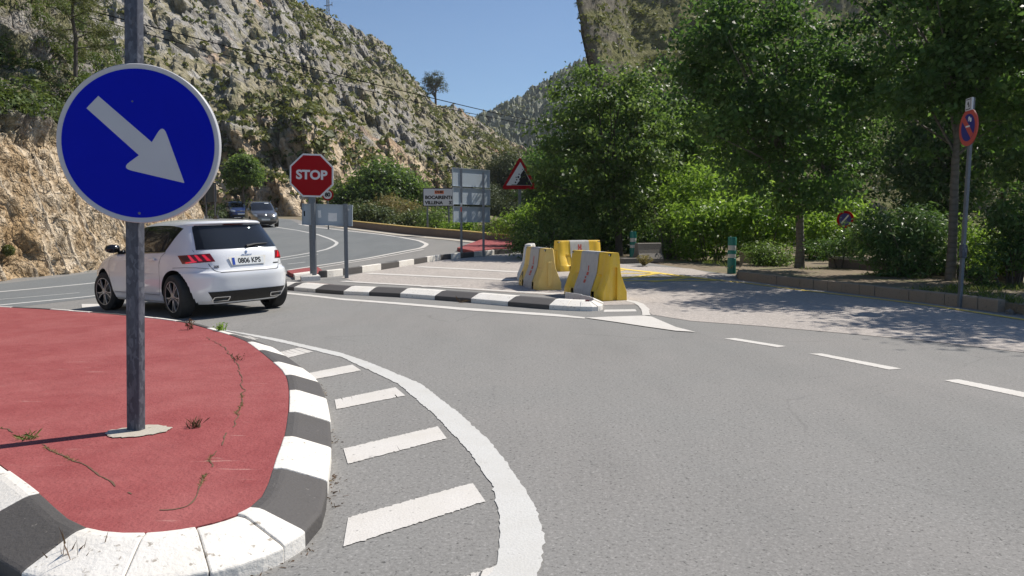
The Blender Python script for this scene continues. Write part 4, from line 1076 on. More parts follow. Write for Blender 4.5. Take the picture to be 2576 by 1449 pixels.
for (x, y, r) in ((1314.5, 426.5, 1.2), (1305.8, 438.5, 1.7), (1304, 445.5, 2.7), (1298.5, 446, 1.6), (1300, 452, 2.0), (1297, 458.5, 2.1)):
    MB().prism([(a + (x - 1307.5) * k, b + (447 - y) * k) for a, b in disc(r * k, 10)], .004, .005, Mx).build('stone_symbol', MT['black'], s)

# --- leaning no parking sign at the right kerb
bx, by = G(2413, 773); bz = g1(bx, by)
ct = at(2444, 321, by); tt = at(2445, 258, by)
s = thing('no_parking_sign', 'tall leaning no parking sign topped by a small white plate', 'road sign', (bx, by, bz))
lx = (ct.x - bx) * 1.0; H_ = tt.z - bz + .08
post(s, H_, .05, .07, MT['galv'], None, lean=(lx * H_ / (ct.z - bz), .02))
zk = .93
MB().box((lx * zk / (ct.z - bz), .0, zk), (.085, .10, .22)).build('sleeve', MT['galv_dark'], s, bevel=.01)
AZ = math.radians(-95)
def leanM(pos, off):
    T_ = Matrix.Translation(Vector((pos.x - bx, 0, pos.z - bz))) @ Matrix.Rotation(math.atan2(lx, ct.z - bz), 4, 'Y')
    return T_ @ facing(Vector((0, 0, 0)), AZ) @ Matrix.Translation((0, 0, off))
Mx = leanM(ct, .055); R_ = 45 * mpp(by)
MB().prism(disc(R_, 56), -.02, 0, Mx).build('red_ring', MT['sign_red_faded'], s)
MB().prism(disc(R_ * .74, 48), .001, .003, Mx).build('blue_face', MT['sign_blue_dull'], s)
MB().prism([(-R_ * .63, R_ * .38), (-R_ * .40, R_ * .62), (R_ * .63, -R_ * .40), (R_ * .40, -R_ * .63)][::-1], .004, .005, Mx).build('slash', MT['sign_red_faded'], s)
text_mb("Se", R_ * .36, .01, .001, M=Mx @ Matrix.Translation((R_ * .18, R_ * .42, .0045))).build('lettering', MT['paper'], s)
MB().box((0, R_ * .06, .006), (R_ * .46, R_ * .085, .001), Mx).build('sticker', MT['paper'], s)
Mx = leanM(at(2446, 262.5, by), .06)
MB().prism([(-.10, -.10), (.11, -.10), (.11, .10), (-.10, .10)], -.025, 0, Mx).build('plate', MT['sign_white'], s, bevel=.004)
for (a, b, c_, d_) in ((0, .078, .15, .012), (0, -.078, .15, .012), (.07, 0, .005, .15)): MB().box((a, b, .002), (c_, d_, .001), Mx).build('plate_border', MT['black'], s)
MB().prism([(-.035, -.01), (-.02, .03), (.0, .045), (.015, .01), (.04, -.03), (.03, -.055), (.005, -.04), (.01, -.015), (-.005, .005), (-.02, -.005)], .0025, .0035, Mx).build('tow_symbol', MT['black'], s)

# --- second no parking sign sunk in the bushes
Y0 = 22.8; q = at(2126, 552, Y0); bz = g1(q.x, Y0); k = mpp(Y0)
s = thing('no_parking_sign', 'low round no parking sign half sunk in the bushes behind the kerb', 'road sign', (q.x, Y0, bz))
post(s, q.z - bz + .1, .05, .05, MT['galv_dark'], Matrix.Translation((.0, .05, 0)))
Mx = facing(Vector((0, 0, q.z - bz)), math.radians(-46)); R_ = 21.5 * k
MB().prism(disc(R_, 44), -.02, 0, Mx).build('red_ring', MT['sign_red'], s)
MB().prism(disc(R_ * .72, 40), .001, .003, Mx).build('blue_face', MT['sign_blue_dull'], s)
MB().prism([(-R_ * .50, -R_ * .42), (-R_ * .38, -R_ * .56), (R_ * .45, R_ * .42), (R_ * .33, R_ * .55)], .004, .005, Mx).build('slash', MT['sign_white'], s)

# --- dark sign back far up the road
Y0 = 50.0; q = at(528, 484, Y0); bz = g1(q.x, Y0) ; k = mpp(Y0)
bz = at(528, 552, Y0).z
s = thing('far_road_sign', 'dark rectangular road sign seen from behind at the end of the cutting', 'road sign', (q.x, Y0, bz))
for dx in (-11, 11): post(s, q.z - bz + 20 * k, .09, .07, MT['galv_dark'], Matrix.Translation((dx * k, 0, 0)))
MB().box((0, .06, q.z - bz), (30 * k, .04, 48 * k)).build('panel', MT['panel_dark'], s)

# ================================================================== GREEN BOLLARDS
def bollard(px, py, ytop, label, ang=0):
    bx, by = G(px, py); h = (py - ytop) * mpp(by); r = .115 * h / .95
    s = thing('bollard', label, 'bollard', (bx, by, g1(bx, by)), ang, group='green bollards with pale bands')
    MB().lathe([(0, -.05), (r * .98, -.05), (r * .97, h * .40), (r * .90, h * .41), (r * .90, h * .53)], 28).build('lower_tube', MT['bollard_green'], s, smooth=30)
    MB().lathe([(r * .915, h * .42), (r * .93, h * .425), (r * .93, h * .522), (r * .915, h * .527)], 28).build('reflective_band', MT['bollard_band'], s, smooth=30)
    MB().lathe([(r * .88, h * .53), (r * .98, h * .535), (r * .98, h * .625), (r * .9, h * .63)], 28).build('middle_ring', MT['bollard_green'], s, smooth=30)
    MB().lathe([(r * .915, h * .635), (r * .93, h * .64), (r * .93, h * .765), (r * .915, h * .77)], 28).build('reflective_band', MT['bollard_band'], s, smooth=30)
    MB().lathe([(r * .88, h * .77), (r * .98, h * .775), (r * .99, h * .97), (r * .93, h), (0, h)], 28).build('cap', MT['bollard_green'], s, smooth=30)
    MB().lathe([(0, h + .03), (.018, h + .03), (.02, h - .002)], 10, Matrix.Translation((-.05, 0, 0))).build('cap_knob', MT['bollard_band'], s)
    return s
bollard(1840, 685.5, 597, 'green bollard with two pale bands standing in the sun at the end of the kerb')
bollard(1592, 653, 583, 'green bollard with two pale bands in the tree shade beside the concrete barrier')

# ================================================================== ROAD BARRIERS
def barrier_profile(z):
    return float(np.interp(z, [0, .15, .17, .43, .50, .80, .84, .86], [.29, .285, .275, .165, .145, .105, .095, .08]))
def barrier(loc, ax, L, label, my, mg, h=.86, sym=True, damage=False, hw=1.0, groove=1):
    s = thing('road_barrier', label, 'barrier', (*loc, g1(*loc)), math.atan2(ax[1], ax[0]), group='plastic road barriers')
    Lh = L / 2
    zs = [0, .02, .15, .17, .23, .30, .37, .43, .47, .50, .60, .70, .80, .84, .86]
    # long body with recessed flutes either side of the grey band; x along, y across
    xs = [-Lh, -Lh + .03, -Lh * .74, -Lh * .70, -Lh * .60, -Lh * .56, -Lh * .46, -Lh * .44, Lh * .44, Lh * .46, Lh * .56, Lh * .60, Lh * .70, Lh * .74, Lh - .03, Lh]
    mb = MB(); n = len(zs); vs = []
    for sgn in (-1, 1):
        for i, x in enumerate(xs):
            for z in zs:
                w = barrier_profile(z) * hw
                if i in (0, len(xs) - 1): w -= .02
                xa = abs(x) / Lh
                if .50 < xa < .62 and .17 <= z <= .45: w -= .055 * (1 if z > .2 else .8)
                if .40 < xa < .72 and .17 <= z <= .80: w -= .008
                vs.append((x, sgn * w, z * h / .86))
    m = len(xs); fs = []
    for b in (0, 1):
        o = b * m * n
        for i in range(m - 1):
            for j in range(n - 1):
                if j < 2 and i in (4, 5, 9, 10) : continue
                f = (o + i * n + j, o + (i + 1) * n + j, o + (i + 1) * n + j + 1, o + i * n + j + 1)
                fs.append(f if b == 0 else f[::-1])
    for i in range(m - 1): fs.append((i * n + n - 1, (i + 1) * n + n - 1, m * n + (i + 1) * n + n - 1, m * n + i * n + n - 1))
    mb.add(vs, fs)
    # end faces, one with an upright groove let into it
    for sg in (-1, 1):
        x = sg * Lh; gr = sg == groove; g = .045
        for j in range(n - 1):
            z0, z1 = zs[j] * h / .86, zs[j + 1] * h / .86
            w0, w1 = barrier_profile(zs[j]) * hw - .02, barrier_profile(zs[j + 1]) * hw - .02
            rec = gr and zs[j + 1] <= .61
            cols = [(-1, -g), (g, 1)] + ([] if rec else [(-g, g)])
            for a, b in cols:
                ya0, ya1 = (a * w0, a * w1) if abs(a) == 1 else (a, a); yb0, yb1 = (b * w0, b * w1) if abs(b) == 1 else (b, b)
                f = (0, 1, 2, 3) if sg > 0 else (3, 2, 1, 0)
                mb.add([(x, ya0, z0), (x, yb0, z0), (x, yb1, z1), (x, ya1, z1)], [f])
            if rec:
                xi = x - sg * .05
                mb.add([(xi, -g, z0), (xi, g, z0), (xi, g, z1), (xi, -g, z1)], [(0, 1, 2, 3)])
                for y in (-g, g): mb.add([(x, y, z0), (xi, y, z0), (xi, y, z1), (x, y, z1)], [(0, 1, 2, 3)])
        if gr:
            xi = x - sg * .05; zt = .60 * h / .86
            mb.add([(x, -g, zt), (x, g, zt), (xi, g, zt), (xi, -g, zt)], [(0, 1, 2, 3)])
    mb.build('body', my, s, smooth=40)
    # black boxes in the fork slots, their colour standing in for shade
    for x in (-Lh * .545, Lh * .545):
        MB().box((x, 0, .075), (.15, .47 * hw, .148)).build('fork_slot', MT['black'], s)
    # grey band wrapping over the middle
    bz = [.0, .15, .172, .235, .30, .37, .43, .47, .50, .60, .70, .80, .84]
    prof = [(-barrier_profile(z) * hw - .004, z * h / .86) for z in bz] + [(-.078 * hw, h + .004), (.078 * hw, h + .004)] + [(barrier_profile(z) * hw + .004, z * h / .86) for z in bz[::-1]]
    q = []
    for (xa, xb) in ((-Lh * .44, Lh * .44),):
        vs = [(xa, y, z) for y, z in prof] + [(xb, y, z) for y, z in prof]; k = len(prof)
        MB().add(vs, [(i, i + 1, k + i + 1, k + i) for i in range(k - 1)]).build('grey_band', mg, s, smooth=40)
    MB().box((-groove * (Lh + .012), 0, .33 * h / .86), (.05, .09, .52)).build('end_tongue', my, s, bevel=.014)
    for sg in (-1, 1):
        MB().box((sg * (Lh - .055), -.088 * hw, h - .045), (.085, .024, .05)).build('reflector', MT['black'], s, bevel=.006)
        MB().box((sg * (Lh - .055), -.102 * hw, h - .045), (.03, .004, .028)).build('reflector_lens', MT['paper'], s)
    if sym:
        rd = MT['sign_red_faded']
        def onface(z): return -barrier_profile(z * .86 / h) * hw - .007
        for (a, b, z0, z1) in sym:
            mb = MB(); mb.add([(a, onface(z0), z0), (b, onface(z0), z0), (b, onface(z1), z1), (a, onface(z1), z1)], [(0, 1, 2, 3)]); mb.build('red_print', rd, s)
    if damage:
        mb = MB(); pts = [(-.62, .18), (-.60, .30), (-.55, .33), (-.50, .29), (-.49, .2), (-.52, .1), (-.57, .08)]
        mb.add([(x * L, -barrier_profile(z) * hw - .006, z) for x, z in [(a * .72, b) for a, b in pts]], [tuple(range(len(pts)))]); mb.build('scuff', MT['concrete'], s)
    return s
logo = [(-.045, -.015, .62, .68), (.015, .045, .62, .68), (-.02, .02, .60, .66), (-.045, -.015, .56, .61), (.015, .045, .56, .61), (-.06, .06, .37, .43), (-.05, .05, .27, .34)]
logoB = [(-.03, .03, .52, .68), (-.045, .045, .50, .53), (-.06, .06, .40, .47), (-.065, .065, .31, .37), (-.07, .07, .27, .30)]
logoA = [(-.06, -.02, .66, .75), (.02, .06, .66, .75), (-.035, .035, .64, .69), (-.06, -.02, .57, .65), (.02, .06, .57, .65), (-.10, .10, .50, .53)]
logoC = [(-.012, .03, .50, .60), (-.03, .05, .42, .48), (-.05, .0, .36, .40), (-.05, .03, .28, .34)]
# nearest: the corner of its near end is the point seen at 1514, 759
def place(corner, ax, L, half):
    ax = np.array(ax, float); ax /= np.linalg.norm(ax); nrm = np.array([ax[1], -ax[0]])   # towards the right
    c = np.array(corner) + ax * L / 2 + nrm * half
    return tuple(c), tuple(ax)
def barrier_from_corner(corner_px, ax, L, half, label, my, mg, **kw):
    c_, a_ = place(G(*corner_px), ax, L, half)
    return barrier(c_, (-a_[0], -a_[1]), L, label, my, mg, **kw)

barrier_from_corner((1514, 758.5), (-.396, .918), 1.5, .27, 'bright yellow plastic barrier with grey middle, nearest one behind the white kerb nose', MT['barrier_yellow'], MT['barrier_grey'], sym=logoC, hw=.92)
barrier_from_corner((1351, 731), (-.25, .968), 1.5, .27, 'faded yellow plastic barrier with grey middle and a scuffed lower corner', MT['barrier_faded'], MT['barrier_grey'], sym=logoB, damage=True, hw=.92, groove=-1)
barrier_from_corner((1302, 705), (.10, .995), 1.2, .25, 'whitish faded barrier mostly hidden behind the scuffed one', MT['barrier_white'], MT['barrier_grey'], sym=None, hw=.92)
cA = G(1411, 684); axA = np.array((.86, .51)); nA = np.array((-.51, .86))
cA = np.array(cA) + axA * .75 + nA * .27
barrier(tuple(cA), tuple(axA), 1.5, 'sunlit yellow plastic barrier with grey middle standing crosswise behind the others', MT['barrier_yellow'], MT['barrier_grey'], sym=logoA, hw=.92)
# old concrete barrier by the shaded bollard
c0 = at(1633, 668, 25.6); k = mpp(25.6); bz = g1(c0.x, 25.6)
s = thing('concrete_barrier', 'weathered grey concrete barrier under the trees beside the shaded green bollard', 'barrier', (c0.x, 25.6, bz), math.radians(24))
zs = [0, .12, .30, .42, .62, .64]; ws = [.26, .25, .14, .11, .085, .07]
vs = [(x, sg * w, z) for x in (-.52, .42) for sg in (-1, 1) for z, w in zip(zs, ws)]; n = 6; fs = []
for b_ in (0, 1):
    o = b_ * n
    for j in range(n - 1): fs.append((o + j, 2 * n + o + j, 2 * n + o + j + 1, o + j + 1))
fs.append((n - 1, 3 * n - 1, 4 * n - 1, 2 * n - 1))
for o in (0, 2 * n): fs.append(tuple(o + j for j in range(n)) + tuple(o + n + j for j in range(n - 1, -1, -1)))
mb = MB().add(vs, fs); me = mb.mesh('barrier_body'); bm = bmesh.new(); bm.from_mesh(me); bmesh.ops.recalc_face_normals(bm, faces=bm.faces[:]); bm.to_mesh(me); bm.free()
link('barrier_body', me, MT['concrete'], s, bevel=.015)
MB().box((-.75, -.08, .03), (.95, .5, .26)).build('base_slab', MT['concrete'], s, bevel=.02)
# ================================================================== CARS
def pchip(x, y):
    x = np.array(x, float); y = np.array(y, float); h = np.diff(x); d = np.diff(y) / h; m = np.zeros_like(y)
    for i in range(1, len(x) - 1):
        if d[i - 1] * d[i] > 0:
            w1 = 2 * h[i] + h[i - 1]; w2 = h[i] + 2 * h[i - 1]; m[i] = (w1 + w2) / (w1 / d[i - 1] + w2 / d[i])
    m[0], m[-1] = d[0], d[-1]
    def f(q):
        q = np.clip(np.asarray(q, float), x[0], x[-1]); i = np.clip(np.searchsorted(x, q) - 1, 0, len(x) - 2)
        t = (q - x[i]) / h[i]
        return ((1 + 2 * t) * (1 - t) ** 2 * y[i] + t * (1 - t) ** 2 * h[i] * m[i] + t * t * (3 - 2 * t) * y[i + 1] + t * t * (t - 1) * h[i] * m[i + 1])
    return f

class Body:
    """car body from plan outlines stacked in height; x forward from the rear bumper, y to the left, z up"""
    def __init__(s, tab):
        z = [r[0] for r in tab]; s.b, s.xr, s.xf, s.e = (pchip(z, [r[k] for r in tab]) for k in (1, 2, 3, 4)); s.z0, s.z1 = z[0], z[-1]
        s.phi = np.concatenate([np.linspace(0, .25, 500) ** 2 / .25, np.linspace(.25, math.pi / 2 - .25, 900), math.pi / 2 - (np.linspace(.25, 0, 500) ** 2 / .25)])
        s.cache = {}
    def half(s, z, front):
        """left half outline from the middle of the rear (or front) round to the middle of the side: points and arc length"""
        key = (round(float(z), 5), front)
        if key in s.cache: return s.cache[key]
        b, xr, xf, e = (float(f(z)) for f in (s.b, s.xr, s.xf, s.e)); xc = (xr + xf) / 2; a = (xf - xr) / 2; n = 2 / e
        c = np.abs(np.cos(s.phi)) ** n; q = np.abs(np.sin(s.phi)) ** n
        x = xc + (a if front else -a) * c; y = b * q
        d = np.r_[0, np.cumsum(np.hypot(np.diff(x), np.diff(y)))]
        s.cache[key] = (x, y, d); return s.cache[key]
    def pt(s, end, t, z, off=0.0):
        """surface point at arc length t from the middle of an end; t > 0 is the left side"""
        def raw(t, z):
            x, y, d = s.half(z, end == 'front'); u = abs(t)
            return np.array([np.interp(u, d, x), math.copysign(np.interp(u, d, y), t), z])
        p = raw(t, z)
        if off:
            du = raw(t + .01, z) - raw(t - .01, z); dv = raw(t, min(z + .006, s.z1)) - raw(t, max(z - .006, s.z0))
            nn = np.cross(du, dv); nn /= np.linalg.norm(nn) + 1e-12
            if nn[0] * (-1 if end == 'rear' else 1) + nn[1] * math.copysign(1, t) * (abs(t) > .4) < 0: nn = -nn
            p = p + nn * off
        return p
    def side(s, x, z, off=0.0, sg=1):
        b, xr, xf, e = (float(f(z)) for f in (s.b, s.xr, s.xf, s.e)); xc = (xr + xf) / 2; a = (xf - xr) / 2
        def y_(x, z):
            b, xr, xf, e = (float(f(z)) for f in (s.b, s.xr, s.xf, s.e)); xc = (xr + xf) / 2; a = (xf - xr) / 2
            return b * max(0, 1 - min(1, abs((x - xc) / a)) ** e) ** (1 / e)
        y = y_(x, z); p = np.array([x, y, z])
        if off:
            dx = (y_(x + .01, z) - y_(x - .01, z)) / .02; dz = (y_(x, z + .006) - y_(x, z - .006)) / .012
            nn = np.array([-dx, 1, -dz]); p = p + nn / np.linalg.norm(nn) * off
        return (p[0], sg * p[1], p[2])
    def shell(s, wheels, R, nz=90, nt=96, zl=None):
        zs = np.array(zl if zl is not None else np.linspace(s.z0, s.z1, nz)); rows = []
        for z in zs:
            x0, y0, d0 = s.half(z, False); x1, y1, d1 = s.half(z, True)
            X = np.r_[x0, x1[::-1][1:]]; Y = np.r_[y0, y1[::-1][1:]]; D = np.r_[0, np.cumsum(np.hypot(np.diff(X), np.diff(Y)))]
            q = np.linspace(0, D[-1], nt); hx = np.interp(q, D, X); hy = np.interp(q, D, Y)
            rows.append(np.r_[np.stack([hx, hy, np.full(nt, z)], -1), np.stack([hx, -hy, np.full(nt, z)], -1)[::-1][1:-1]])
        P = np.array(rows); nzz, m, _ = P.shape; V = P.reshape(-1, 3).copy()
        i = np.arange(nzz - 1)[:, None]; j = np.arange(m)[None]; j2 = (j + 1) % m
        Fc = np.stack([i * m + j, i * m + j2, (i + 1) * m + j2, (i + 1) * m + j], -1).reshape(-1, 4)[:, ::-1]
        keep = np.ones(len(Fc), bool); cen = V[Fc].mean(1)
        for xw, zw in wheels:
            ins = (np.hypot(cen[:, 0] - xw, cen[:, 2] - zw) < R) & (np.abs(cen[:, 1]) > .5); keep &= ~ins
        kv = np.unique(Fc[keep]); rv = np.unique(Fc[~keep]) if (~keep).any() else []
        bd = np.intersect1d(kv, rv)
        for v in bd:
            for xw, zw in wheels:
                dx, dz = V[v, 0] - xw, V[v, 2] - zw; r = math.hypot(dx, dz)
                if r < R * 1.25 and V[v, 2] > s.z0 + .001:
                    V[v, 0] = xw + dx / r * R; V[v, 2] = zw + dz / r * R
        Fk = Fc[keep]
        mb = MB(); mb.v = [tuple(p) for p in V]; mb.f = [tuple(f) for f in Fk]
        mb.f.append(tuple((nzz - 1) * m + k for k in range(m - 1, -1, -1)))
        return mb
    def patch(s, fn, nu, nv):
        """fn(u, v) -> point; a grid patch"""
        vs = [tuple(fn(u, v)) for u in np.linspace(0, 1, nu) for v in np.linspace(0, 1, nv)]
        mb = MB(); mb.v = vs; mb.f = [tuple(f) for f in grid_faces(nu, nv)]; return mb
    def quad(s, end, tl0, tr0, z0, tl1, tr1, z1, off, nu=16, nv=8, z0r=None, z1r=None):
        z0r = z0 if z0r is None else z0r; z1r = z1 if z1r is None else z1r
        return s.patch(lambda u, v: s.pt(end, (tl0 + (tr0 - tl0) * u) * (1 - v) + (tl1 + (tr1 - tl1) * u) * v, (z0 + (z0r - z0) * u) * (1 - v) + (z1 + (z1r - z1) * u) * v, off), nu, nv)
    def seam(s, pts, w=.006, off=.0015, end=None, sg=1, n=10):
        """thin shut line along (t, z) on an end or (x, z) on a side"""
        P = resample(pts, .04); T = np.gradient(P, axis=0); T /= np.linalg.norm(T, axis=1)[:, None]; N = np.stack([-T[:, 1], T[:, 0]], -1) * w / 2
        f = (lambda a: s.side(a[0], a[1], off, sg)) if end is None else (lambda a: s.pt(end, a[0], a[1], off))
        vs = []
        for p, q in zip(P, N): vs += [tuple(f(p + q)), tuple(f(p - q))]
        mb = MB(); mb.v = vs; mb.f = [(2 * i, 2 * i + 1, 2 * i + 3, 2 * i + 2) for i in range(len(P) - 1)]; return mb

t = NT('car_paint_white'); p = t.pos(obj=True)
MT['car_white'] = t.done(t.mix(t.noise(p, 3, 4), (.70, .715, .74), (.74, .75, .77)), .22, Specular_IOR_Level=.5, Coat_Weight=.8, Coat_Roughness=.04)
t = NT('car_paint_grey'); MT['car_grey'] = t.done((.20, .19, .18), .3, Metallic=.75, Coat_Weight=.8, Coat_Roughness=.04)
t = NT('car_paint_blue'); MT['car_blue'] = t.done((.02, .05, .19), .3, Metallic=.4, Coat_Weight=.8, Coat_Roughness=.04)
t = NT('car_glass'); MT['glass'] = t.done((.016, .018, .021), .03, Specular_IOR_Level=.6)
t = NT('gloss_black'); MT['gloss_black'] = t.done((.008, .008, .009), .12)
t = NT('trim_black'); MT['trim'] = t.done((.02, .02, .021), .55)
t = NT('rubber'); p = t.pos(obj=True); MT['rubber'] = t.done(t.mix(t.noise(p, 20, 3), (.012, .012, .012), (.035, .034, .032)), .85)
t = NT('chrome'); MT['chrome'] = t.done((.72, .72, .73), .14, Metallic=1.0)
t = NT('alloy'); MT['alloy'] = t.done((.36, .36, .37), .3, Metallic=.7)
t = NT('alloy_dark'); MT['alloy_dark'] = t.done((.03, .03, .032), .35, Metallic=.5)
t = NT('lamp_red'); MT['lamp_red'] = t.done((.17, .003, .007), .3, Coat_Weight=.3)
t = NT('lamp_red_bright'); MT['lamp_claw'] = t.done((.80, .012, .03), .15, Coat_Weight=1.0, Emission_Color=(1, .02, .04, 1), Emission_Strength=.25)
t = NT('lamp_smoke'); MT['lamp_smoke'] = t.done((.06, .006, .012), .35)
t = NT('headlamp'); MT['headlamp'] = t.done((.50, .53, .56), .08, Metallic=.5, Coat_Weight=1.0)
t = NT('plate_white'); MT['plate_white'] = t.done((.68, .70, .70), .4)
t = NT('plate_blue'); MT['plate_blue'] = t.done((.01, .05, .35), .4)
MT['skin'] = plain('skin', (.42, .26, .19), .6, .1, 9)

def wheel(parent, x, y, z, r, wdt, sg, dark=True, spokes=5, steer=0.0):
    """tyre with a rim of twin spokes; the outer face is at y"""
    root = None
    M_ = Matrix.Translation((x, y, z)) @ Matrix.Rotation(steer, 4, 'Z') @ Matrix.Rotation(-sg * math.pi / 2, 4, 'X')     # local z points outwards
    w = wdt; rr = r * .715
    mb = MB(); mb.lathe([(rr, -w), (r * .9, -w), (r * .985, -w * .93), (r, -w * .80), (r, -w * .2), (r * .985, -w * .07), (r * .93, .0), (rr * 1.03, .004), (rr, -.008)], 56, M_)
    ty = mb.build('wheel', MT['rubber'], parent, smooth=50)
    mb = MB(); mb.lathe([(rr * 1.005, .001), (rr * .955, .002), (rr * .94, -.012), (rr * .93, -w * .8), (0.02, -w * .8)], 48, M_); mb.build('rim', MT['alloy_dark'], ty, smooth=40)
    mb = MB(); mb.lathe([(rr * 1.0, .004), (rr * .985, .007), (rr * .955, .006), (rr * .95, -.004)], 56, M_); mb.build('rim_edge', MT['alloy'], ty, smooth=40)
    mb = MB(); mb.lathe([(.15, -.10), (.15, -.085), (.03, -.085)], 32, M_); mb.build('brake_disc', MT['galv'], ty)
    for i in range(spokes):
        a = 2 * math.pi * i / spokes + .35
        R_ = M_ @ Matrix.Rotation(a, 4, 'Z')
        mb = MB()
        for k in (-1, 1):
            mb.prism([(.03, k * .003), (.03, k * .022), (rr * .55, k * .026), (rr * .955, k * .062), (rr * .955, k * .040), (rr * .55, k * .011)][::k], -.03, -.004, R_)
        mb.build('spoke', MT['alloy'], ty, bevel=.003)
        MB().prism([(rr * .42, -.013), (rr * .9, -.030), (rr * .9, .030), (rr * .42, .013)], -.03, -.010, R_).build('spoke_web', MT['alloy_dark'], ty)
    mb = MB(); mb.lathe([(.055, -.02), (.055, -.004), (.045, .002), (0, .002)], 20, M_); mb.build('hub_cap', MT['alloy'], ty, smooth=40)
    return ty

def place_car(name, label, cat, group, origin_rear_axle, head, xrear, wb, half):
    """empty at ground level under the rear bumper, tilted to the road under the four wheels"""
    h = np.array(head) / np.linalg.norm(head); l = np.array([-h[1], h[0]])
    A_ = np.array(origin_rear_axle); pts = {}
    for nm, q in (('rl', A_ + l * half), ('rr', A_ - l * half), ('fl', A_ + h * wb + l * half), ('fr', A_ + h * wb - l * half)): pts[nm] = Vector((*q, g1(*q)))
    X = ((pts['fl'] + pts['fr']) - (pts['rl'] + pts['rr'])).normalized(); Yv = ((pts['fl'] + pts['rl']) - (pts['fr'] + pts['rr']))
    Z = X.cross(Yv).normalized(); Yv = Z.cross(X)
    R_ = Matrix((X, Yv, Z)).transposed().to_4x4()
    O = (pts['rl'] + pts['rr']) / 2 - X * xrear
    o = thing(name, label, cat, O, group=group); o.rotation_euler = R_.to_euler(); return o

# ---------------------------------------------------------------- the white hatchback
WT = [  # z, half width, rear x, front x, squareness
    (.20, .80, .16, 4.05, 4.4), (.26, .845, .10, 4.13, 4.6), (.38, .885, .035, 4.22, 4.6), (.50, .897, .012, 4.25, 4.5), (.60, .902, .0, 4.245, 4.4), (.655, .902, .012, 4.23, 4.3), (.68, .900, .055, 4.21, 4.2),
    (.74, .896, .075, 4.13, 4.0), (.82, .892, .092, 4.00, 3.9), (.90, .878, .115, 3.72, 3.8), (.955, .856, .14, 3.42, 3.7), (.985, .838, .16, 3.27, 3.7), (1.02, .822, .19, 3.16, 3.7), (1.10, .788, .265, 2.98, 3.8),
    (1.20, .744, .365, 2.78, 3.9), (1.29, .700, .455, 2.60, 4.0), (1.335, .668, .475, 2.50, 4.0), (1.360, .640, .43, 2.44, 4.0), (1.385, .605, .44, 2.36, 3.8), (1.405, .560, .55, 2.28, 3.5), (1.425, .485, .80, 2.16, 3.0), (1.440, .38, 1.05, 2.02, 2.6), (1.4505, .22, 1.32, 1.86, 2.2), (1.455, .05, 1.55, 1.68, 2.0)]
bd = Body(WT)
rA = np.array((-5.1, 11.55)); az = math.radians(-48.5); hd = np.array((math.sin(az), math.cos(az))); rt = np.array((hd[1], -hd[0]))
car = place_car('hatchback', 'white hatchback seen from behind, turning left past the traffic island', 'car', 'cars on the road', rA + rt * .88, hd, .76, 2.62, .78)

WR = .318; wheels = ((.76, WR), (3.38, WR))
zl = np.unique(np.r_[np.linspace(.20, .64, 30), np.linspace(.64, .70, 10), np.linspace(.70, 1.32, 44), np.linspace(1.32, 1.43, 26), np.linspace(1.43, 1.455, 8)])
bd.shell(wheels, .385, nt=130, zl=zl).build('body', MT['car_white'], car, smooth=60)
# wheel wells and floor
for xw, zw in wheels:
    for sg in (-1, 1):
        mb = MB(); n = 28; vs = []
        for i in range(n + 1):
            a = .0 + math.pi * i / n
            for y in (.885, .50): vs.append((xw + .386 * math.cos(a), sg * min(y, bd.side(xw + .386 * math.cos(a), max(.21, zw + .386 * math.sin(a)))[1] + .001 if y > .6 else y), max(.19, zw + .386 * math.sin(a))))
        fs = [(2 * i, 2 * i + 1, 2 * i + 3, 2 * i + 2) for i in range(n)]
        mb.add(vs, fs); mb.add([(xw - .4, sg * .5, .2), (xw + .4, sg * .5, .2), (xw + .4, sg * .5, .75), (xw - .4, sg * .5, .75)], [(0, 1, 2, 3)])
        mb.build('wheel_arch', MT['trim'], car)
MB().box((2.1, 0, .225), (3.0, 1.40, .03)).build('underbody', MT['trim'], car)
MB().box((.42, .0, .24), (.35, 1.0, .12)).build('underbody', MT['trim'], car)
for sg in (-1, 1):
    wheel(car, .76, sg * .893, WR, WR, .22, sg); wheel(car, 3.38, sg * .885, WR, WR, .22, sg, steer=math.radians(9))
# glass
def side_glass(z0f, z1f, xa, xb, off, sg, top, bot, nu=26, nv=10):
    def fn(u, v):
        xb_ = xa[0] + (xb[0] - xa[0]) * u; xt_ = xa[1] + (xb[1] - xa[1]) * u
        zb, zt = bot(xb_), top(xt_); x = xb_ * (1 - v) + xt_ * v; z = zb * (1 - v) + zt * v
        return bd.side(x, z, off, sg)
    return bd.patch(fn, nu, nv)
top_ = pchip([.70, .85, 1.1, 1.6, 2.2, 2.6], [1.285, 1.318, 1.345, 1.358, 1.345, 1.30]); bot_ = pchip([.9, 1.1, 1.6, 2.4, 3.1], [.985, .965, .957, .945, .935])
for sg in (-1, 1):
    side_glass(0, 0, (1.02, .76), (3.05, 2.40), .003, sg, top_, bot_, 40, 10).build('window_frame', MT['gloss_black'], car, smooth=180)
    t2 = lambda x: float(top_(x)) - .022; b2 = lambda x: float(bot_(x)) + .018
    a = side_glass(0, 0, (1.06, .83), (1.93, 1.78), .006, sg, t2, b2).build('rear_side_window', MT['glass'], car, smooth=180)
    side_glass(0, 0, (2.02, 1.86), (2.95, 2.36), .006, sg, t2, b2).build('front_side_window', MT['glass'], car, smooth=180)
    bd.seam([(x, float(bot_(x)) - .004) for x in np.linspace(1.0, 3.0, 24)], .012, .005, None, sg).build('chrome_strip', MT['chrome'], car)
RW = bd.quad('rear', -.715, .715, .985, -.60, .60, 1.325, .003, 34, 12); RW.build('rear_window', MT['glass'], car, smooth=180)
bd.quad('rear', -.60, .60, 1.318, -.585, .585, 1.335, .006, 24, 3).build('window_top_trim', MT['gloss_black'], car)
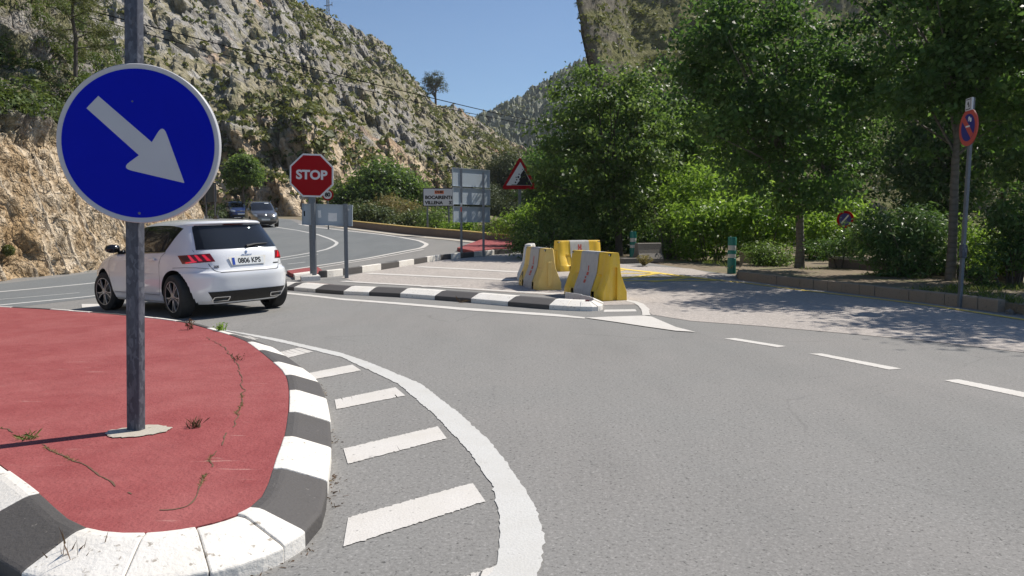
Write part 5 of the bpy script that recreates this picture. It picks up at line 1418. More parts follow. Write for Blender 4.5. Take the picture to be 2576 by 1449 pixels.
for sg in (-1, 1):
    bd.quad('rear', sg * .60, sg * .735, .985, sg * .53, sg * .62, 1.322, .0045, 4, 10).build('window_side_trim', MT['gloss_black'], car, smooth=180)
bd.quad('rear', -.17, .17, 1.337, -.16, .16, 1.352, .005, 10, 3).build('high_brake_light', MT['lamp_red'], car)
bd.quad('front', -.66, .66, 1.0, -.52, .52, 1.36, .004, 24, 10).build('windscreen', MT['glass'], car, smooth=180)
# wiper
p0, p1, p2 = (bd.pt('rear', t_, z_, .02) for t_, z_ in ((-.03, 1.0), (-.17, 1.022), (-.42, 1.030)))
mb = MB().tube([p0, p1, p2], [.022, .016, .007], 8); mb.build('wiper', MT['trim'], car)
# tail lights, wrapping round the corners
for sg in (-1, 1):
    bl = bd.quad('rear', sg * .50, sg * 1.03, .812, sg * .55, sg * 1.10, .928, .007, 26, 8, z0r=.792, z1r=.910)
    L_lamp = bl.build('tail_light', MT['lamp_red'], car, smooth=180)
    bd.quad('rear', sg * .88, sg * 1.00, .848, sg * .90, sg * 1.06, .905, .0095, 10, 4, z0r=.83, z1r=.893).build('smoked_lens', MT['lamp_smoke'], L_lamp)
    for i in range(3):
        a = .555 + i * .115
        bd.quad('rear', sg * a, sg * (a + .058), .826, sg * (a + .07), sg * (a + .115), .912, .0105, 5, 6).build('lamp_claw', MT['lamp_claw'], L_lamp)
    bd.quad('rear', sg * .76, sg * .96, .812, sg * .765, sg * .96, .829, .0105, 12, 3, z0r=.796, z1r=.814).build('lamp_strip', MT['lamp_claw'], L_lamp)
# tailgate shut line, bumper, doors
TR = MT['trim']
for sg in (-1, 1):
    bd.seam([(sg * .79, .99), (sg * .775, .955)], .007, .002, 'rear').build('shut_line', TR, car)
    bd.seam([(sg * .60, .785), (sg * .575, .73), (sg * .52, .672), (sg * .46, .658)], .009, .002, 'rear').build('shut_line', TR, car)
    bd.seam([(sg * .60, .715), (sg * .80, .735), (sg * 1.0, .74), (sg * 1.28, .735)], .006, .002, 'rear').build('shut_line', TR, car)
    bd.seam([(1.00, .955), (1.10, .90), (1.16, .78), (1.14, .58), (1.20, .40), (1.24, .33)], .007, .002, None, sg).build('shut_line', TR, car)
    bd.seam([(1.98, .95), (2.02, .80), (2.02, .36)], .007, .002, None, sg).build('shut_line', TR, car)
    bd.seam([(3.02, .93), (3.08, .80), (3.02, .36)], .007, .002, None, sg).build('shut_line', TR, car)
    bd.seam([(1.24, .33), (2.0, .335), (2.95, .335)], .007, .002, None, sg).build('shut_line', TR, car)
    for xh in (1.36, 2.28):
        c = bd.side(xh, .855, .02, sg)
        mb = MB(); 
        mb.prism(round_poly([(-.105, -.02), (.105, -.016), (.105, .016), (-.105, .02)], .014), -.006, .012, Matrix.Translation(c) @ Matrix.Rotation(-sg * math.pi / 2, 4, 'X') @ Matrix.Rotation(.04, 4, 'Z')).build('door_handle', MT['car_white'], car, bevel=.006)
    # sill
    mb = MB(); mb.add([bd.side(x, .25, .004 + k * .014, sg) for x in np.linspace(1.16, 2.95, 12) for k in (0, 1)] + [bd.side(x, .305, .004, sg) for x in np.linspace(1.16, 2.95, 12)],
                      [(2 * i, 2 * i + 1, 2 * i + 3, 2 * i + 2) for i in range(11)] + [(2 * i + 1, 24 + i, 25 + i, 2 * i + 3) for i in range(11)]).build('sill', MT['car_white'], car)
    # mirror
    c = Vector(bd.side(2.93, .985, .0, sg)) + Vector((0, sg * .13, .04))
    mb = MB(); mb.lathe([(0, -.085), (.06, -.075), (.092, -.03), (.095, .02), (.07, .055), (0, .065)], 20, Matrix.Translation(c) @ Matrix.Rotation(math.pi / 2, 4, 'Y') @ Matrix.Scale(.75, 4, (1, 0, 0)) @ Matrix.Scale(1.25, 4, (0, 1, 0))); mr = mb.build('wing_mirror', MT['gloss_black'], car, smooth=60)
    MB().tube([c + Vector((0, -sg * .15, -.06)), c + Vector((0, -sg * .05, -.03))], .022, 8).build('mirror_arm', MT['gloss_black'], mr)
bd.seam([(t_, .656) for t_ in np.linspace(-.47, .47, 20)], .011, .002, 'rear').build('shut_line', TR, car)
# lower black valance with exhaust trims
bd.quad('rear', -.54, .54, .225, -.66, .66, .385, .006, 30, 6).build('valance', MT['gloss_black'], car, smooth=180)
for sg in (-1, 1):
    mb = MB()
    o_, i_ = round_poly([(-.135, -.033), (.115, -.033), (.135, .033), (-.105, .033)], .018), round_poly([(-.115, -.022), (.10, -.022), (.115, .022), (-.09, .022)], .012)
    n = len(o_); vs = []
    for P_, of in ((o_, .010), (o_, .022), (i_, .022), (i_, .008)): vs += [tuple(bd.pt('rear', sg * (.46 - a), .285 + b, of)) for a, b in P_]
    mb.add(vs, [(r * n + k, r * n + (k + 1) % n, (r + 1) * n + (k + 1) % n, (r + 1) * n + k) for r in range(3) for k in range(n)]); mb.build('exhaust_trim', MT['chrome'], car)
# number plate, badges
P0 = Vector(bd.pt('rear', 0, .80, .012)); tl_ = math.atan2(float(bd.xr(.86) - bd.xr(.74)), .12)
Mp = Matrix.Translation(P0) @ Matrix.Rotation(math.radians(-90), 4, 'Z') @ Matrix.Rotation(math.pi / 2 - tl_, 4, 'X')
MB().prism(round_poly([(-.27, -.062), (.27, -.062), (.31, .068), (-.31, .068)], .01), -.006, -.002, Mp).build('plate_recess', MT['barrier_white'], car)
pl = MB().prism(round_poly([(-.26, -.055), (.26, -.055), (.26, .055), (-.26, .055)], .008), -.002, .003, Mp).build('number_plate', MT['plate_white'], car)
MB().prism([(-.258, -.053), (-.218, -.053), (-.218, .053), (-.258, .053)], .0032, .004, Mp).build('plate_band', MT['plate_blue'], pl)
text_mb("0806 KPS", .105, .003, .001, M=Mp @ Matrix.Translation((.02, 0, .0034)), sx=.92).build('lettering', MT['black'], pl)
Mb = Matrix.Translation(Vector(bd.pt('rear', 0, .905, .006))) @ Matrix.Rotation(math.radians(-90), 4, 'Z') @ Matrix.Rotation(math.pi / 2 - math.atan2(float(bd.xr(.93) - bd.xr(.88)), .05), 4, 'X')
text_mb("PEUGEOT", .030, .001, .003, M=Mb @ Matrix.Translation((0, -.022, 0)), sx=1.3).build('lettering', MT['chrome'], car)
MB().prism([(-.022, -.008), (-.010, -.004), (-.004, -.014), (.012, -.010), (.004, .002), (.022, .012), (.012, .030), (-.006, .034), (-.018, .022), (-.012, .008)], .0, .004, Mb @ Matrix.Translation((0, .012, 0))).build('emblem', MT['chrome'], car)
for (t_, tx) in ((.50, "308"),):
    q = Vector(bd.pt('rear', t_, .735, .004)); q2 = Vector(bd.pt('rear', t_ + .03, .735, .004)); q3 = Vector(bd.pt('rear', t_, .765, .004))
    ex = (q - q2).normalized() if True else None; ey = (q3 - q).normalized(); ez = ex.cross(ey)
    M_ = Matrix((ex, ey, ez)).transposed().to_4x4(); M_.translation = q
    text_mb(tx, .05 if t_ > 0 else .032, .002, .003, M=M_).build('lettering', MT['chrome'] if t_ < 0 else MT['galv_dark'], car)
bd.quad('rear', -.56, -.44, .735, -.56, -.44, .752, .004, 4, 2).build('badge', MT['trim'], car)
# aerial
c = Vector((.98, 0, 1.437)); 
mb = MB().prism([(-.09, -.01), (.11, -.01), (.03, .025), (-.05, .055)], -.018, .018, Matrix.Translation(c) @ Matrix.Rotation(math.pi / 2, 4, 'X')); mb.build('aerial', MT['gloss_black'], car)
MB().tube([c + Vector((-.04, 0, .04)), c + Vector((-.14, 0, .20))], [.006, .003], 6).build('aerial_whip', MT['gloss_black'], car)

car.scale = (1, 1, 1.04)
# ---------------------------------------------------------------- the two oncoming cars
def small_car(name, label, tab, paint, pos, head, wb, xrear, R, ws, belt, grille, kind):
    b = Body(tab); c = place_car(name, label, 'car', 'cars on the road', pos, head, xrear, wb, .76)
    wh = ((xrear, R), (xrear + wb, R)); hgt = tab[-1][0]; Lx = max(r[3] for r in tab)
    b.shell(wh, R * 1.2, nz=64, nt=90).build('body', paint, c, smooth=60)
    MB().box((Lx / 2, 0, .22), (Lx - .7, 1.5, .03)).build('underbody', MT['trim'], c)
    for xw, zw in wh:
        for sg in (-1, 1):
            MB().box((xw, sg * .55, .46), (R * 2.3, .1, .5)).build('wheel_arch', MT['trim'], c)
            w_ = MB(); w_.lathe([(0, -.2), (R * .98, -.2), (R, -.16), (R, -.03), (R * .93, 0), (R * .7, -.005), (0, -.03)], 32, Matrix.Translation((xw, sg * (float(b.b(R)) - .01), zw)) @ Matrix.Rotation(-sg * math.pi / 2, 4, 'X'))
            tw = w_.build('wheel', MT['rubber'], c, smooth=40)
            MB().lathe([(R * .66, 0.0), (R * .6, .002), (0, -.012)], 20, Matrix.Translation((xw, sg * (float(b.b(R)) - .008), zw)) @ Matrix.Rotation(-sg * math.pi / 2, 4, 'X')).build('rim', MT['alloy'], tw)
    b.quad('front', -ws[0], ws[0], ws[2], -ws[1], ws[1], ws[3], .005, 24, 10).build('windscreen', MT['glass'], c, smooth=180)
    for sg in (-1, 1):
        zt = belt[1]
        def fn(u, v, sg=sg):
            xa = belt[2] + (belt[3] - belt[2]) * u; xt = belt[4] + (belt[5] - belt[4]) * u
            return b.side(xa * (1 - v) + xt * v, belt[0] * (1 - v) + zt * v, .005, sg)
        b.patch(fn, 24, 8).build('side_window', MT['glass'], c, smooth=180)
        b.quad('front', sg * grille['lx0'], sg * grille['lx1'], grille['lz0'], sg * grille['lx0'], sg * (grille['lx1'] + .05), grille['lz1'], .006, 10, 5, z0r=grille['lz0'] + .04, z1r=grille['lz1'] + .05).build('headlight', MT['headlamp'], c, smooth=180)
        cc = Vector(b.side(belt[3] - .12, belt[0] + .02, 0, sg)) + Vector((0, sg * .13, .05))
        MB().lathe([(0, -.09), (.07, -.075), (.10, -.02), (.085, .05), (0, .07)], 14, Matrix.Translation(cc) @ Matrix.Rotation(math.pi / 2, 4, 'Y')).build('wing_mirror', paint if kind == 'mpv' else MT['gloss_black'], c, smooth=60)
        if kind == 'mpv':
            MB().tube([(1.0, sg * .56, hgt - .06), (1.3, sg * .60, hgt + .0), (2.4, sg * .60, hgt + .0), (2.75, sg * .57, hgt - .07)], .018, 6).build('roof_rail', MT['chrome'], c)
    b.quad('front', -grille['gx'], grille['gx'], grille['gz0'], -grille['gx'] * 1.1, grille['gx'] * 1.1, grille['gz1'], .007, 16, 4).build('grille', MT['trim'], c)
    b.quad('front', -.62, .62, .26, -.68, .68, .40, .007, 16, 4).build('lower_intake', MT['trim'], c)
    pz = Vector(b.pt('front', 0, grille['pz'], .02))
    MB().box(tuple(pz), (.01, .52, .11)).build('number_plate', MT['plate_white'], c)
    MB().lathe([(.0, .012), (.055, .01), (.065, 0)], 18, Matrix.Translation(Vector(b.pt('front', 0, (grille['gz0'] + grille['gz1']) / 2, .012))) @ Matrix.Rotation(math.pi / 2, 4, 'Y')).build('emblem', MT['chrome'], c)
    MB().tube([b.pt('front', -grille['gx'], (grille['gz0'] * .5 + grille['gz1'] * .5), .012), b.pt('front', 0, (grille['gz0'] * .5 + grille['gz1'] * .5), .014), b.pt('front', grille['gx'], (grille['gz0'] * .5 + grille['gz1'] * .5), .012)], .012, 6).build('grille_bar', MT['chrome'], c)
    if kind == 'mpv':
        b.quad('front', .18, .45, ws[3] - .055, .18, .45, ws[3] - .02, .009, 6, 3).build('sun_strip', MT['plate_white'], c)
    return c
MPV = [(.20, .80, .15, 4.20, 4.4), (.30, .87, .05, 4.33, 4.6), (.5, .895, .0, 4.39, 4.5), (.65, .90, .02, 4.38, 4.2), (.78, .897, .06, 4.30, 4.0), (.88, .89, .08, 4.18, 3.8), (.96, .88, .10, 3.95, 3.7), (1.02, .865, .12, 3.62, 3.7), (1.08, .845, .14, 3.42, 3.8), (1.25, .79, .20, 3.12, 4.2), (1.42, .73, .28, 2.82, 4.4), (1.52, .68, .36, 2.62, 4.2), (1.57, .62, .46, 2.46, 3.8), (1.60, .54, .62, 2.3, 3.4), (1.625, .36, .95, 2.05, 2.8), (1.635, .1, 1.3, 1.7, 2.2)]
SED = [(.19, .74, .15, 3.95, 4.2), (.30, .82, .05, 4.05, 4.4), (.48, .845, .0, 4.10, 4.3), (.62, .85, .02, 4.08, 4.0), (.74, .845, .05, 3.95, 3.8), (.82, .835, .07, 3.72, 3.7), (.89, .82, .10, 3.35, 3.6), (.94, .80, .15, 3.08, 3.6), (1.05, .755, .25, 2.85, 3.8), (1.2, .69, .40, 2.58, 4.0), (1.32, .62, .55, 2.32, 3.8), (1.38, .54, .72, 2.15, 3.2), (1.41, .36, 1.0, 1.95, 2.6), (1.42, .1, 1.3, 1.6, 2.1)]
def front_to_axle(px, py, head, wb, over): 
    p = np.array(G(px, py)); h = np.array(head) / np.linalg.norm(head); return tuple(p - h * (wb + over))
hT = (.43, -.90)
small_car('people_carrier', 'metallic grey people carrier with roof rails driving towards the viewer', MPV, MT['car_grey'], front_to_axle(668, 572.5, hT, 2.68, .55), hT, 2.68, .85, .33, (.74, .58, 1.06, 1.54), (1.06, 1.47, .55, 3.15, .70, 2.62), dict(lx0=.50, lx1=.82, lz0=.70, lz1=.84, gx=.45, gz0=.72, gz1=.82, pz=.52), 'mpv')
hS = (.50, -.866)
small_car('saloon_car', 'small dark blue car following close behind the grey people carrier', SED, MT['car_blue'], front_to_axle(606, 552.5, hS, 2.5, .6), hS, 2.5, .75, .30, (.68, .52, .94, 1.34), (.95, 1.29, .75, 2.95, .95, 2.35), dict(lx0=.42, lx1=.78, lz0=.60, lz1=.74, gx=.32, gz0=.62, gz1=.70, pz=.46), 'car')
# ================================================================== TREES AND BUSHES
def leafy(name, q, outw, size, mat, parent, seed, aspect=1.9, tint=None, droop=.25):
    r = np.random.default_rng(seed)
    V, Fc, tv = leaf_quads(q, outw, size, r, aspect, tint, droop)
    return link(name, np_mesh(name, V, Fc, tv), MT[mat], parent)

def crown_points(lobes, nclump, nleaf, spread, r, shell=.55, knobs=0):
    """leaf positions gathered in clumps near the skin of several ellipsoid lobes"""
    lobes = np.array(lobes, float)
    if knobs:
        ex = []
        for l in lobes:
            for _ in range(knobs):
                d = r.normal(size=3); d /= np.linalg.norm(d); f = r.uniform(.28, .48)
                ex.append([*(l[:3] + d * l[3:6] * r.uniform(.75, 1.0)), *(l[3:6] * f)])
        lobes = np.concatenate([lobes, np.array(ex)])
    vol = lobes[:, 3] * lobes[:, 4] * lobes[:, 5]; pk = r.choice(len(lobes), nclump, p=vol / vol.sum())
    d = r.normal(size=(nclump, 3)); d /= np.linalg.norm(d, axis=1)[:, None]
    rad = r.uniform(shell, 1.06, nclump) ** .7
    c = lobes[pk, :3] + d * lobes[pk, 3:6] * rad[:, None]
    sp = r.random(nclump) < .13; rad = np.where(sp, r.uniform(1.08, 1.28, nclump), rad); c = lobes[pk, :3] + d * lobes[pk, 3:6] * rad[:, None]
    k = np.maximum(6, (nleaf * r.uniform(.4, 1.6, nclump) * np.where(sp, .45, 1)).astype(int)); idx = np.repeat(np.arange(nclump), k)
    off = r.normal(size=(len(idx), 3)) * spread * r.uniform(.7, 1.35, nclump)[idx][:, None]; off[:, 2] *= .5
    q = c[idx] + off
    o = off / (np.linalg.norm(off, axis=1)[:, None] + 1e-6) * .5 + d[idx] * .7
    o /= np.linalg.norm(o, axis=1)[:, None] + 1e-6
    tint = np.clip(r.normal(.45, .22, nclump)[idx] + r.normal(0, .16, len(idx)), 0, 1)
    return c, q, o, tint

def tree(name, label, base, h_trunk, lobes, r0, seed, mat='leaf', ncl=420, nl=46, spread=.30, leaf=.15, bark='bark', group=None, limbs=16, cat='tree', aspect=1.7, shell=.5, droop=.35, trunk_to=None, knobs=4):
    r = np.random.default_rng(seed); s = thing(name, label, cat, base, 0, group)
    L = [tuple(l) for l in lobes]
    c, q, o, tint = crown_points(L, ncl, nl, spread, r, shell, knobs)
    leafy('crown', q, o, leaf, mat, s, seed + 1, aspect, tint, droop)
    mb = MB(); top = np.array(trunk_to if trunk_to is not None else (np.mean([l[0] for l in L]), np.mean([l[1] for l in L]), np.mean([l[2] for l in L])))
    fork = np.array([top[0] * .06, top[1] * .10, h_trunk])
    mb.tube([(0, 0, -.2), (r0 * .1, 0, h_trunk * .3), tuple(fork * np.array([.6, .6, .75])), tuple(fork)], [r0 * 1.45, r0 * 1.05, r0 * .95, r0 * .88], 12)
    mb.tube([tuple(fork), tuple((fork + top) / 2 + r.normal(0, .12, 3)), tuple(top)], [r0 * .8, r0 * .55, r0 * .25], 9)
    pick = c[r.choice(len(c), min(limbs * 2, len(c)), replace=False)]
    for i in range(limbs):
        e = pick[i]; st = fork + (top - fork) * r.uniform(0, .75)
        m = (st + e) / 2 + np.array([0, 0, .12 * np.linalg.norm(e - st)]) * r.uniform(-.3, 1)
        mb.tube([tuple(st), tuple(m), tuple(e)], [r0 * .38, r0 * .22, r0 * .06], 6)
    mb.build('trunk', MT[bark], s, smooth=60)
    return s

def auto_lobes(c, rad, n, r, sub=.55):
    c = np.array(c, float); rad = np.array(rad, float); out = [(*c, *(rad * .72))]
    for i in range(n):
        d = r.normal(size=3); d /= np.linalg.norm(d); k = r.uniform(sub * .75, sub * 1.15)
        out.append((*(c + d * rad * (1 - k * .85)), *(rad * k)))
    return out

def wpt(x, y, Y, base):
    p = at(x, y, Y); return np.array([p.x - base[0], p.y - base[1], p.z - base[2]])

def lobe_px(base, items):
    """lobes from photo outline: (px, py, depth, rx px, ry px, depth radius)"""
    return [(*wpt(x, y, Y, base), rx * mpp(Y), dr, ry * mpp(Y)) for x, y, Y, rx, ry, dr in items]

# --- three street trees of the parking area
Y0 = 29.0; p = at(1556, 640, Y0); b = (p.x, Y0, g1(p.x, Y0))
tree('street_tree', 'dense leafy tree behind the barriers, with its top standing against the sky', b, 1.4,
     lobe_px(b, [(1545, 330, 29, 120, 130, 1.9), (1455, 250, 29, 85, 72, 1.3), (1545, 205, 29.5, 85, 62, 1.3), (1405, 330, 28.7, 72, 80, 1.2), (1475, 440, 28.5, 100, 95, 1.6), (1590, 430, 29, 105, 120, 1.6), (1620, 255, 29.5, 70, 85, 1.3), (1480, 175, 29.5, 40, 25, .6), (1535, 520, 29, 120, 60, 1.5), (1385, 225, 29, 34, 28, .6), (1395, 430, 28.6, 55, 60, 1.0), (1660, 340, 29.5, 55, 90, 1.2)]),
     .13, 41, 'leaf', 420, 54, .25, .16, limbs=22)
Y0 = 20.7; p = at(2010, 690, Y0); b = (p.x, Y0, .17)
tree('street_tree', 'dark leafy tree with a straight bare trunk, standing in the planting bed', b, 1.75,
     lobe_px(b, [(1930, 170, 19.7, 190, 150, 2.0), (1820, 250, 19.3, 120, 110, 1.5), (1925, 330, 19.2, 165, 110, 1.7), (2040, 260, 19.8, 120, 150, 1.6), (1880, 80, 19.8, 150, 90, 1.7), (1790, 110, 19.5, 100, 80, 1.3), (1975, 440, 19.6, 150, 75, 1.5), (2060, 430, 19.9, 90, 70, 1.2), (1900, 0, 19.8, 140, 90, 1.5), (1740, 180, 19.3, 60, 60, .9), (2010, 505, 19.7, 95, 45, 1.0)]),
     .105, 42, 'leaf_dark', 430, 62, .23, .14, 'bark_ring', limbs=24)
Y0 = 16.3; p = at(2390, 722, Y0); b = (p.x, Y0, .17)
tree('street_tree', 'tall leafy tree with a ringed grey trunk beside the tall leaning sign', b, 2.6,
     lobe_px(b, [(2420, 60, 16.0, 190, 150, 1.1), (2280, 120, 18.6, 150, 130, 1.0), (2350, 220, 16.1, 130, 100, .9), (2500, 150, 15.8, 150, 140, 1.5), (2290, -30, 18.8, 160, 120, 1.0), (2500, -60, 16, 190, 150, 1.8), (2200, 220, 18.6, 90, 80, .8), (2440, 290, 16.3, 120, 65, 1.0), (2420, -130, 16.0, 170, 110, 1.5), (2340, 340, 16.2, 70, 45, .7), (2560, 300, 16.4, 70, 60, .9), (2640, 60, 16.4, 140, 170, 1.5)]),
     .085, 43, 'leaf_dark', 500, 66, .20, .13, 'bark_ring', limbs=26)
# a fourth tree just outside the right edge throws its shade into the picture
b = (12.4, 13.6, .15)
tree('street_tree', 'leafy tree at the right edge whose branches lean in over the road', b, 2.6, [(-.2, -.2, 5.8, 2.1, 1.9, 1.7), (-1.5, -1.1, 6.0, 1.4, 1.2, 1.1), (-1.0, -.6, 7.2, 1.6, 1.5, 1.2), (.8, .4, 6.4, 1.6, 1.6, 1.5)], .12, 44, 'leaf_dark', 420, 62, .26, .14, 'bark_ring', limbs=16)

# --- the shady wood behind
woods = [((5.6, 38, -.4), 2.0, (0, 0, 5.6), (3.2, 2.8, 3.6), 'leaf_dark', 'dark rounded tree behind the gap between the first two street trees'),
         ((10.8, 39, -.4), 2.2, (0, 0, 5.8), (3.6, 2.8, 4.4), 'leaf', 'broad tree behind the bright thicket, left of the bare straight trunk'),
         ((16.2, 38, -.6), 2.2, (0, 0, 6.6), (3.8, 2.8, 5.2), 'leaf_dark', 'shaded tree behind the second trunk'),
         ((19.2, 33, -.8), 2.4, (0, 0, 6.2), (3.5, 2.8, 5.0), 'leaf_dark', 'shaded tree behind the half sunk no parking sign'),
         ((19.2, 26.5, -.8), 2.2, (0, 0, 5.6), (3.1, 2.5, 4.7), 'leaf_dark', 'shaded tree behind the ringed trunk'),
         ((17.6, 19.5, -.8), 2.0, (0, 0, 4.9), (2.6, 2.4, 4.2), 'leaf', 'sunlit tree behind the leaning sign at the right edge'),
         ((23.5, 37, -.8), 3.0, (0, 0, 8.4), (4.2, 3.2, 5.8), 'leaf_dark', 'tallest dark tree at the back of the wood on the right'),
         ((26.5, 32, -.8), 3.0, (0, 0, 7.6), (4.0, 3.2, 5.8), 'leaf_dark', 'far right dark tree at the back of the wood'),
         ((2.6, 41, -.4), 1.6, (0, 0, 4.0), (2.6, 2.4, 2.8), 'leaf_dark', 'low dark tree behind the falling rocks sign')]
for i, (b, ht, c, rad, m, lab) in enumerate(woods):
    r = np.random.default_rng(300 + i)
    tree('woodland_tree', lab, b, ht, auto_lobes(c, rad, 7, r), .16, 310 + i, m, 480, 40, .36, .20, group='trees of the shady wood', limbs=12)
# sunlit tree seen between the first two crowns, with a pale bright top
b = (7.0, 35.5, -.2)
tree('woodland_tree', 'bright sunlit tree filling the gap between the first two street trees', b, 1.4, lobe_px(b, [(1720, 400, 35.5, 65, 70, 1.3), (1700, 470, 35, 75, 55, 1.3), (1760, 330, 35.5, 50, 60, 1.1), (1745, 480, 35.2, 70, 60, 1.2), (1690, 350, 35.5, 40, 55, .9)]), .12, 330, 'leaf_bright', 420, 44, .28, .17, limbs=10)

def bush(name, label, px, py, Y, lobes, mat, seed, ncl=160, nl=40, spread=.2, leaf=.13, aspect=1.9, group=None, stems=9, dz=None, cat='bush', shell=.35, droop=.2):
    p = at(px, py, Y); bz = g1(p.x, Y) if dz is None else dz
    b = (p.x, Y, bz); r = np.random.default_rng(seed); s = thing(name, label, cat, b, 0, group)
    c, q, o, tint = crown_points(lobe_px(b, lobes), ncl, nl, spread, r, shell)
    k = q[:, 2] > -.05; q, o, tint = q[k], o[k], tint[k]
    leafy('foliage', q, o, leaf, mat, s, seed + 1, aspect, tint, droop)
    mb = MB(); pk = c[r.choice(len(c), min(stems, len(c)), replace=False)]
    for e in pk:
        a = np.array([e[0] * .25 + r.normal(0, .06), e[1] * .2 + r.normal(0, .06), -.1]); m = (a + e) / 2 + np.array([(a[0] - e[0]) * .2, 0, .05])
        mb.tube([tuple(a), tuple(m), tuple(e)], [.022, .016, .006], 5)
    mb.build('stems', MT['bark'], s)
    return s
# bright feathery thicket behind the bollards
th = 'bright feathery bushes of the thicket'
bush('thicket_bush', 'bright feathery bush right behind the sunlit green bollard', 1790, 665, 26.5, [(1785, 600, 26.5, 95, 65, .9), (1760, 545, 26.8, 80, 45, .8), (1840, 560, 26.6, 75, 55, .8)], 'leaf_bright', 401, 260, 22, .22, .17, 2.6, th, droop=.5)
bush('thicket_bush', 'bright feathery bush in the middle of the thicket below the first two trees', 1730, 660, 28.5, [(1730, 590, 28.5, 85, 75, .9), (1715, 510, 28.8, 65, 60, .8), (1770, 480, 28.8, 60, 60, .8), (1700, 450, 29, 40, 50, .6)], 'leaf_bright', 402, 260, 22, .24, .18, 2.6, th, droop=.5)
bush('thicket_bush', 'bright feathery bush just left of the straight trunk', 1920, 660, 25.5, [(1915, 585, 25.5, 85, 60, .9), (1880, 530, 25.8, 70, 45, .8), (1960, 560, 25.4, 55, 60, .8)], 'leaf_bright', 403, 240, 22, .22, .17, 2.6, th, droop=.5)
bush('thicket_bush', 'bright feathery bush between the straight trunk and the half sunk sign', 2080, 655, 24.5, [(2075, 610, 24.5, 65, 55, .8), (2060, 560, 24.5, 45, 40, .6), (2105, 580, 24.8, 40, 45, .6)], 'leaf_bright', 404, 170, 22, .2, .16, 2.6, th, droop=.5)
bush('thicket_bush', 'yellow green bush above the half sunk no parking sign', 2120, 560, 26.0, [(2130, 525, 26, 45, 28, .6), (2105, 545, 26.2, 40, 30, .6), (2165, 550, 25.8, 35, 30, .6)], 'leaf_bright', 405, 120, 19, .2, .15, 2.4, th, dz=-.3, droop=.5)
bush('thicket_bush', 'tall bright bush at the back of the thicket', 1830, 640, 30.5, [(1840, 490, 30.5, 80, 65, .9), (1900, 475, 30.5, 60, 50, .8), (1930, 540, 30, 60, 50, .8), (1790, 440, 30.5, 60, 50, .8)], 'leaf_bright', 406, 220, 20, .24, .18, 2.6, th, dz=-.2, droop=.5)
bush('thicket_bush', 'thin twiggy bush with sparse leaves beside the concrete barrier', 1680, 660, 27.5, [(1675, 590, 27.5, 45, 70, .5), (1665, 530, 27.6, 35, 40, .5), (1690, 640, 27.4, 30, 25, .4)], 'leaf', 407, 90, 14, .2, .13, 2.6, th, stems=26, droop=.4)
# oleanders and shrubs of the planting bed
bush('oleander_bush', 'big oleander bush with long narrow leaves between the two tree trunks', 2270, 712, 17.6, [(2270, 635, 17.6, 100, 75, .75), (2230, 575, 17.6, 75, 55, .65), (2320, 585, 17.5, 70, 60, .65), (2355, 650, 17.4, 55, 65, .5), (2200, 610, 17.7, 50, 50, .5), (2290, 545, 17.6, 80, 35, .5)], 'leaf_oleander', 411, 420, 25, .13, .15, 4.2, None, 24, dz=.17)
bush('oleander_bush', 'oleander bush with arching bare twigs at the right edge of the picture', 2560, 640, 15.2, [(2570, 545, 15.2, 75, 55, .6), (2545, 640, 15.2, 70, 40, .6), (2600, 600, 15.2, 60, 70, .6), (2510, 605, 15.4, 25, 20, .3)], 'leaf_oleander', 412, 260, 19, .13, .14, 4.0, None, 22, dz=.1)
bush('shrub', 'light green shrub behind the foot of the leaning sign post', 2455, 680, 16.9, [(2450, 620, 16.9, 40, 55, .4), (2485, 610, 17.2, 35, 35, .35), (2440, 570, 16.9, 30, 35, .3)], 'leaf_bright', 413, 110, 18, .13, .11, 3.0, None, 10, dz=.1)
bush('shrub', 'low bright shrub trailing over the parapet at the right edge', 2530, 690, 15.8, [(2520, 660, 15.8, 50, 28, .4), (2570, 665, 15.7, 45, 30, .4), (2480, 665, 16.0, 25, 18, .3)], 'leaf_bright', 414, 110, 18, .13, .10, 2.4, None, 8, dz=.35)
bush('shrub', 'dark little shrub at the foot of the parapet beside the leaning sign', 2460, 720, 14.6, [(2462, 700, 14.6, 20, 30, .2), (2475, 715, 14.7, 16, 16, .2)], 'leaf', 415, 40, 14, .1, .09, 2.6, None, 6, dz=.15)
bush('shrub', 'small grassy green bush at the foot of the straight trunk, right of the sunlit bollard', 1935, 686, 21.6, [(1935, 650, 21.6, 50, 32, .5), (1910, 630, 21.8, 30, 25, .4), (1965, 660, 21.5, 30, 24, .35)], 'leaf', 416, 150, 20, .15, .11, 3.6, None, 12, dz=.17)
bush('shrub', 'low weedy shrub growing over the parapet between the two trunks', 2110, 665, 20.6, [(2090, 625, 20.6, 60, 22, .4), (2150, 620, 20.4, 50, 30, .4), (2170, 590, 20.3, 35, 35, .4), (2146, 574, 21.4, 20, 14, .3)], 'leaf_oleander', 417, 140, 17, .15, .11, 2.8, None, 8, dz=.3)
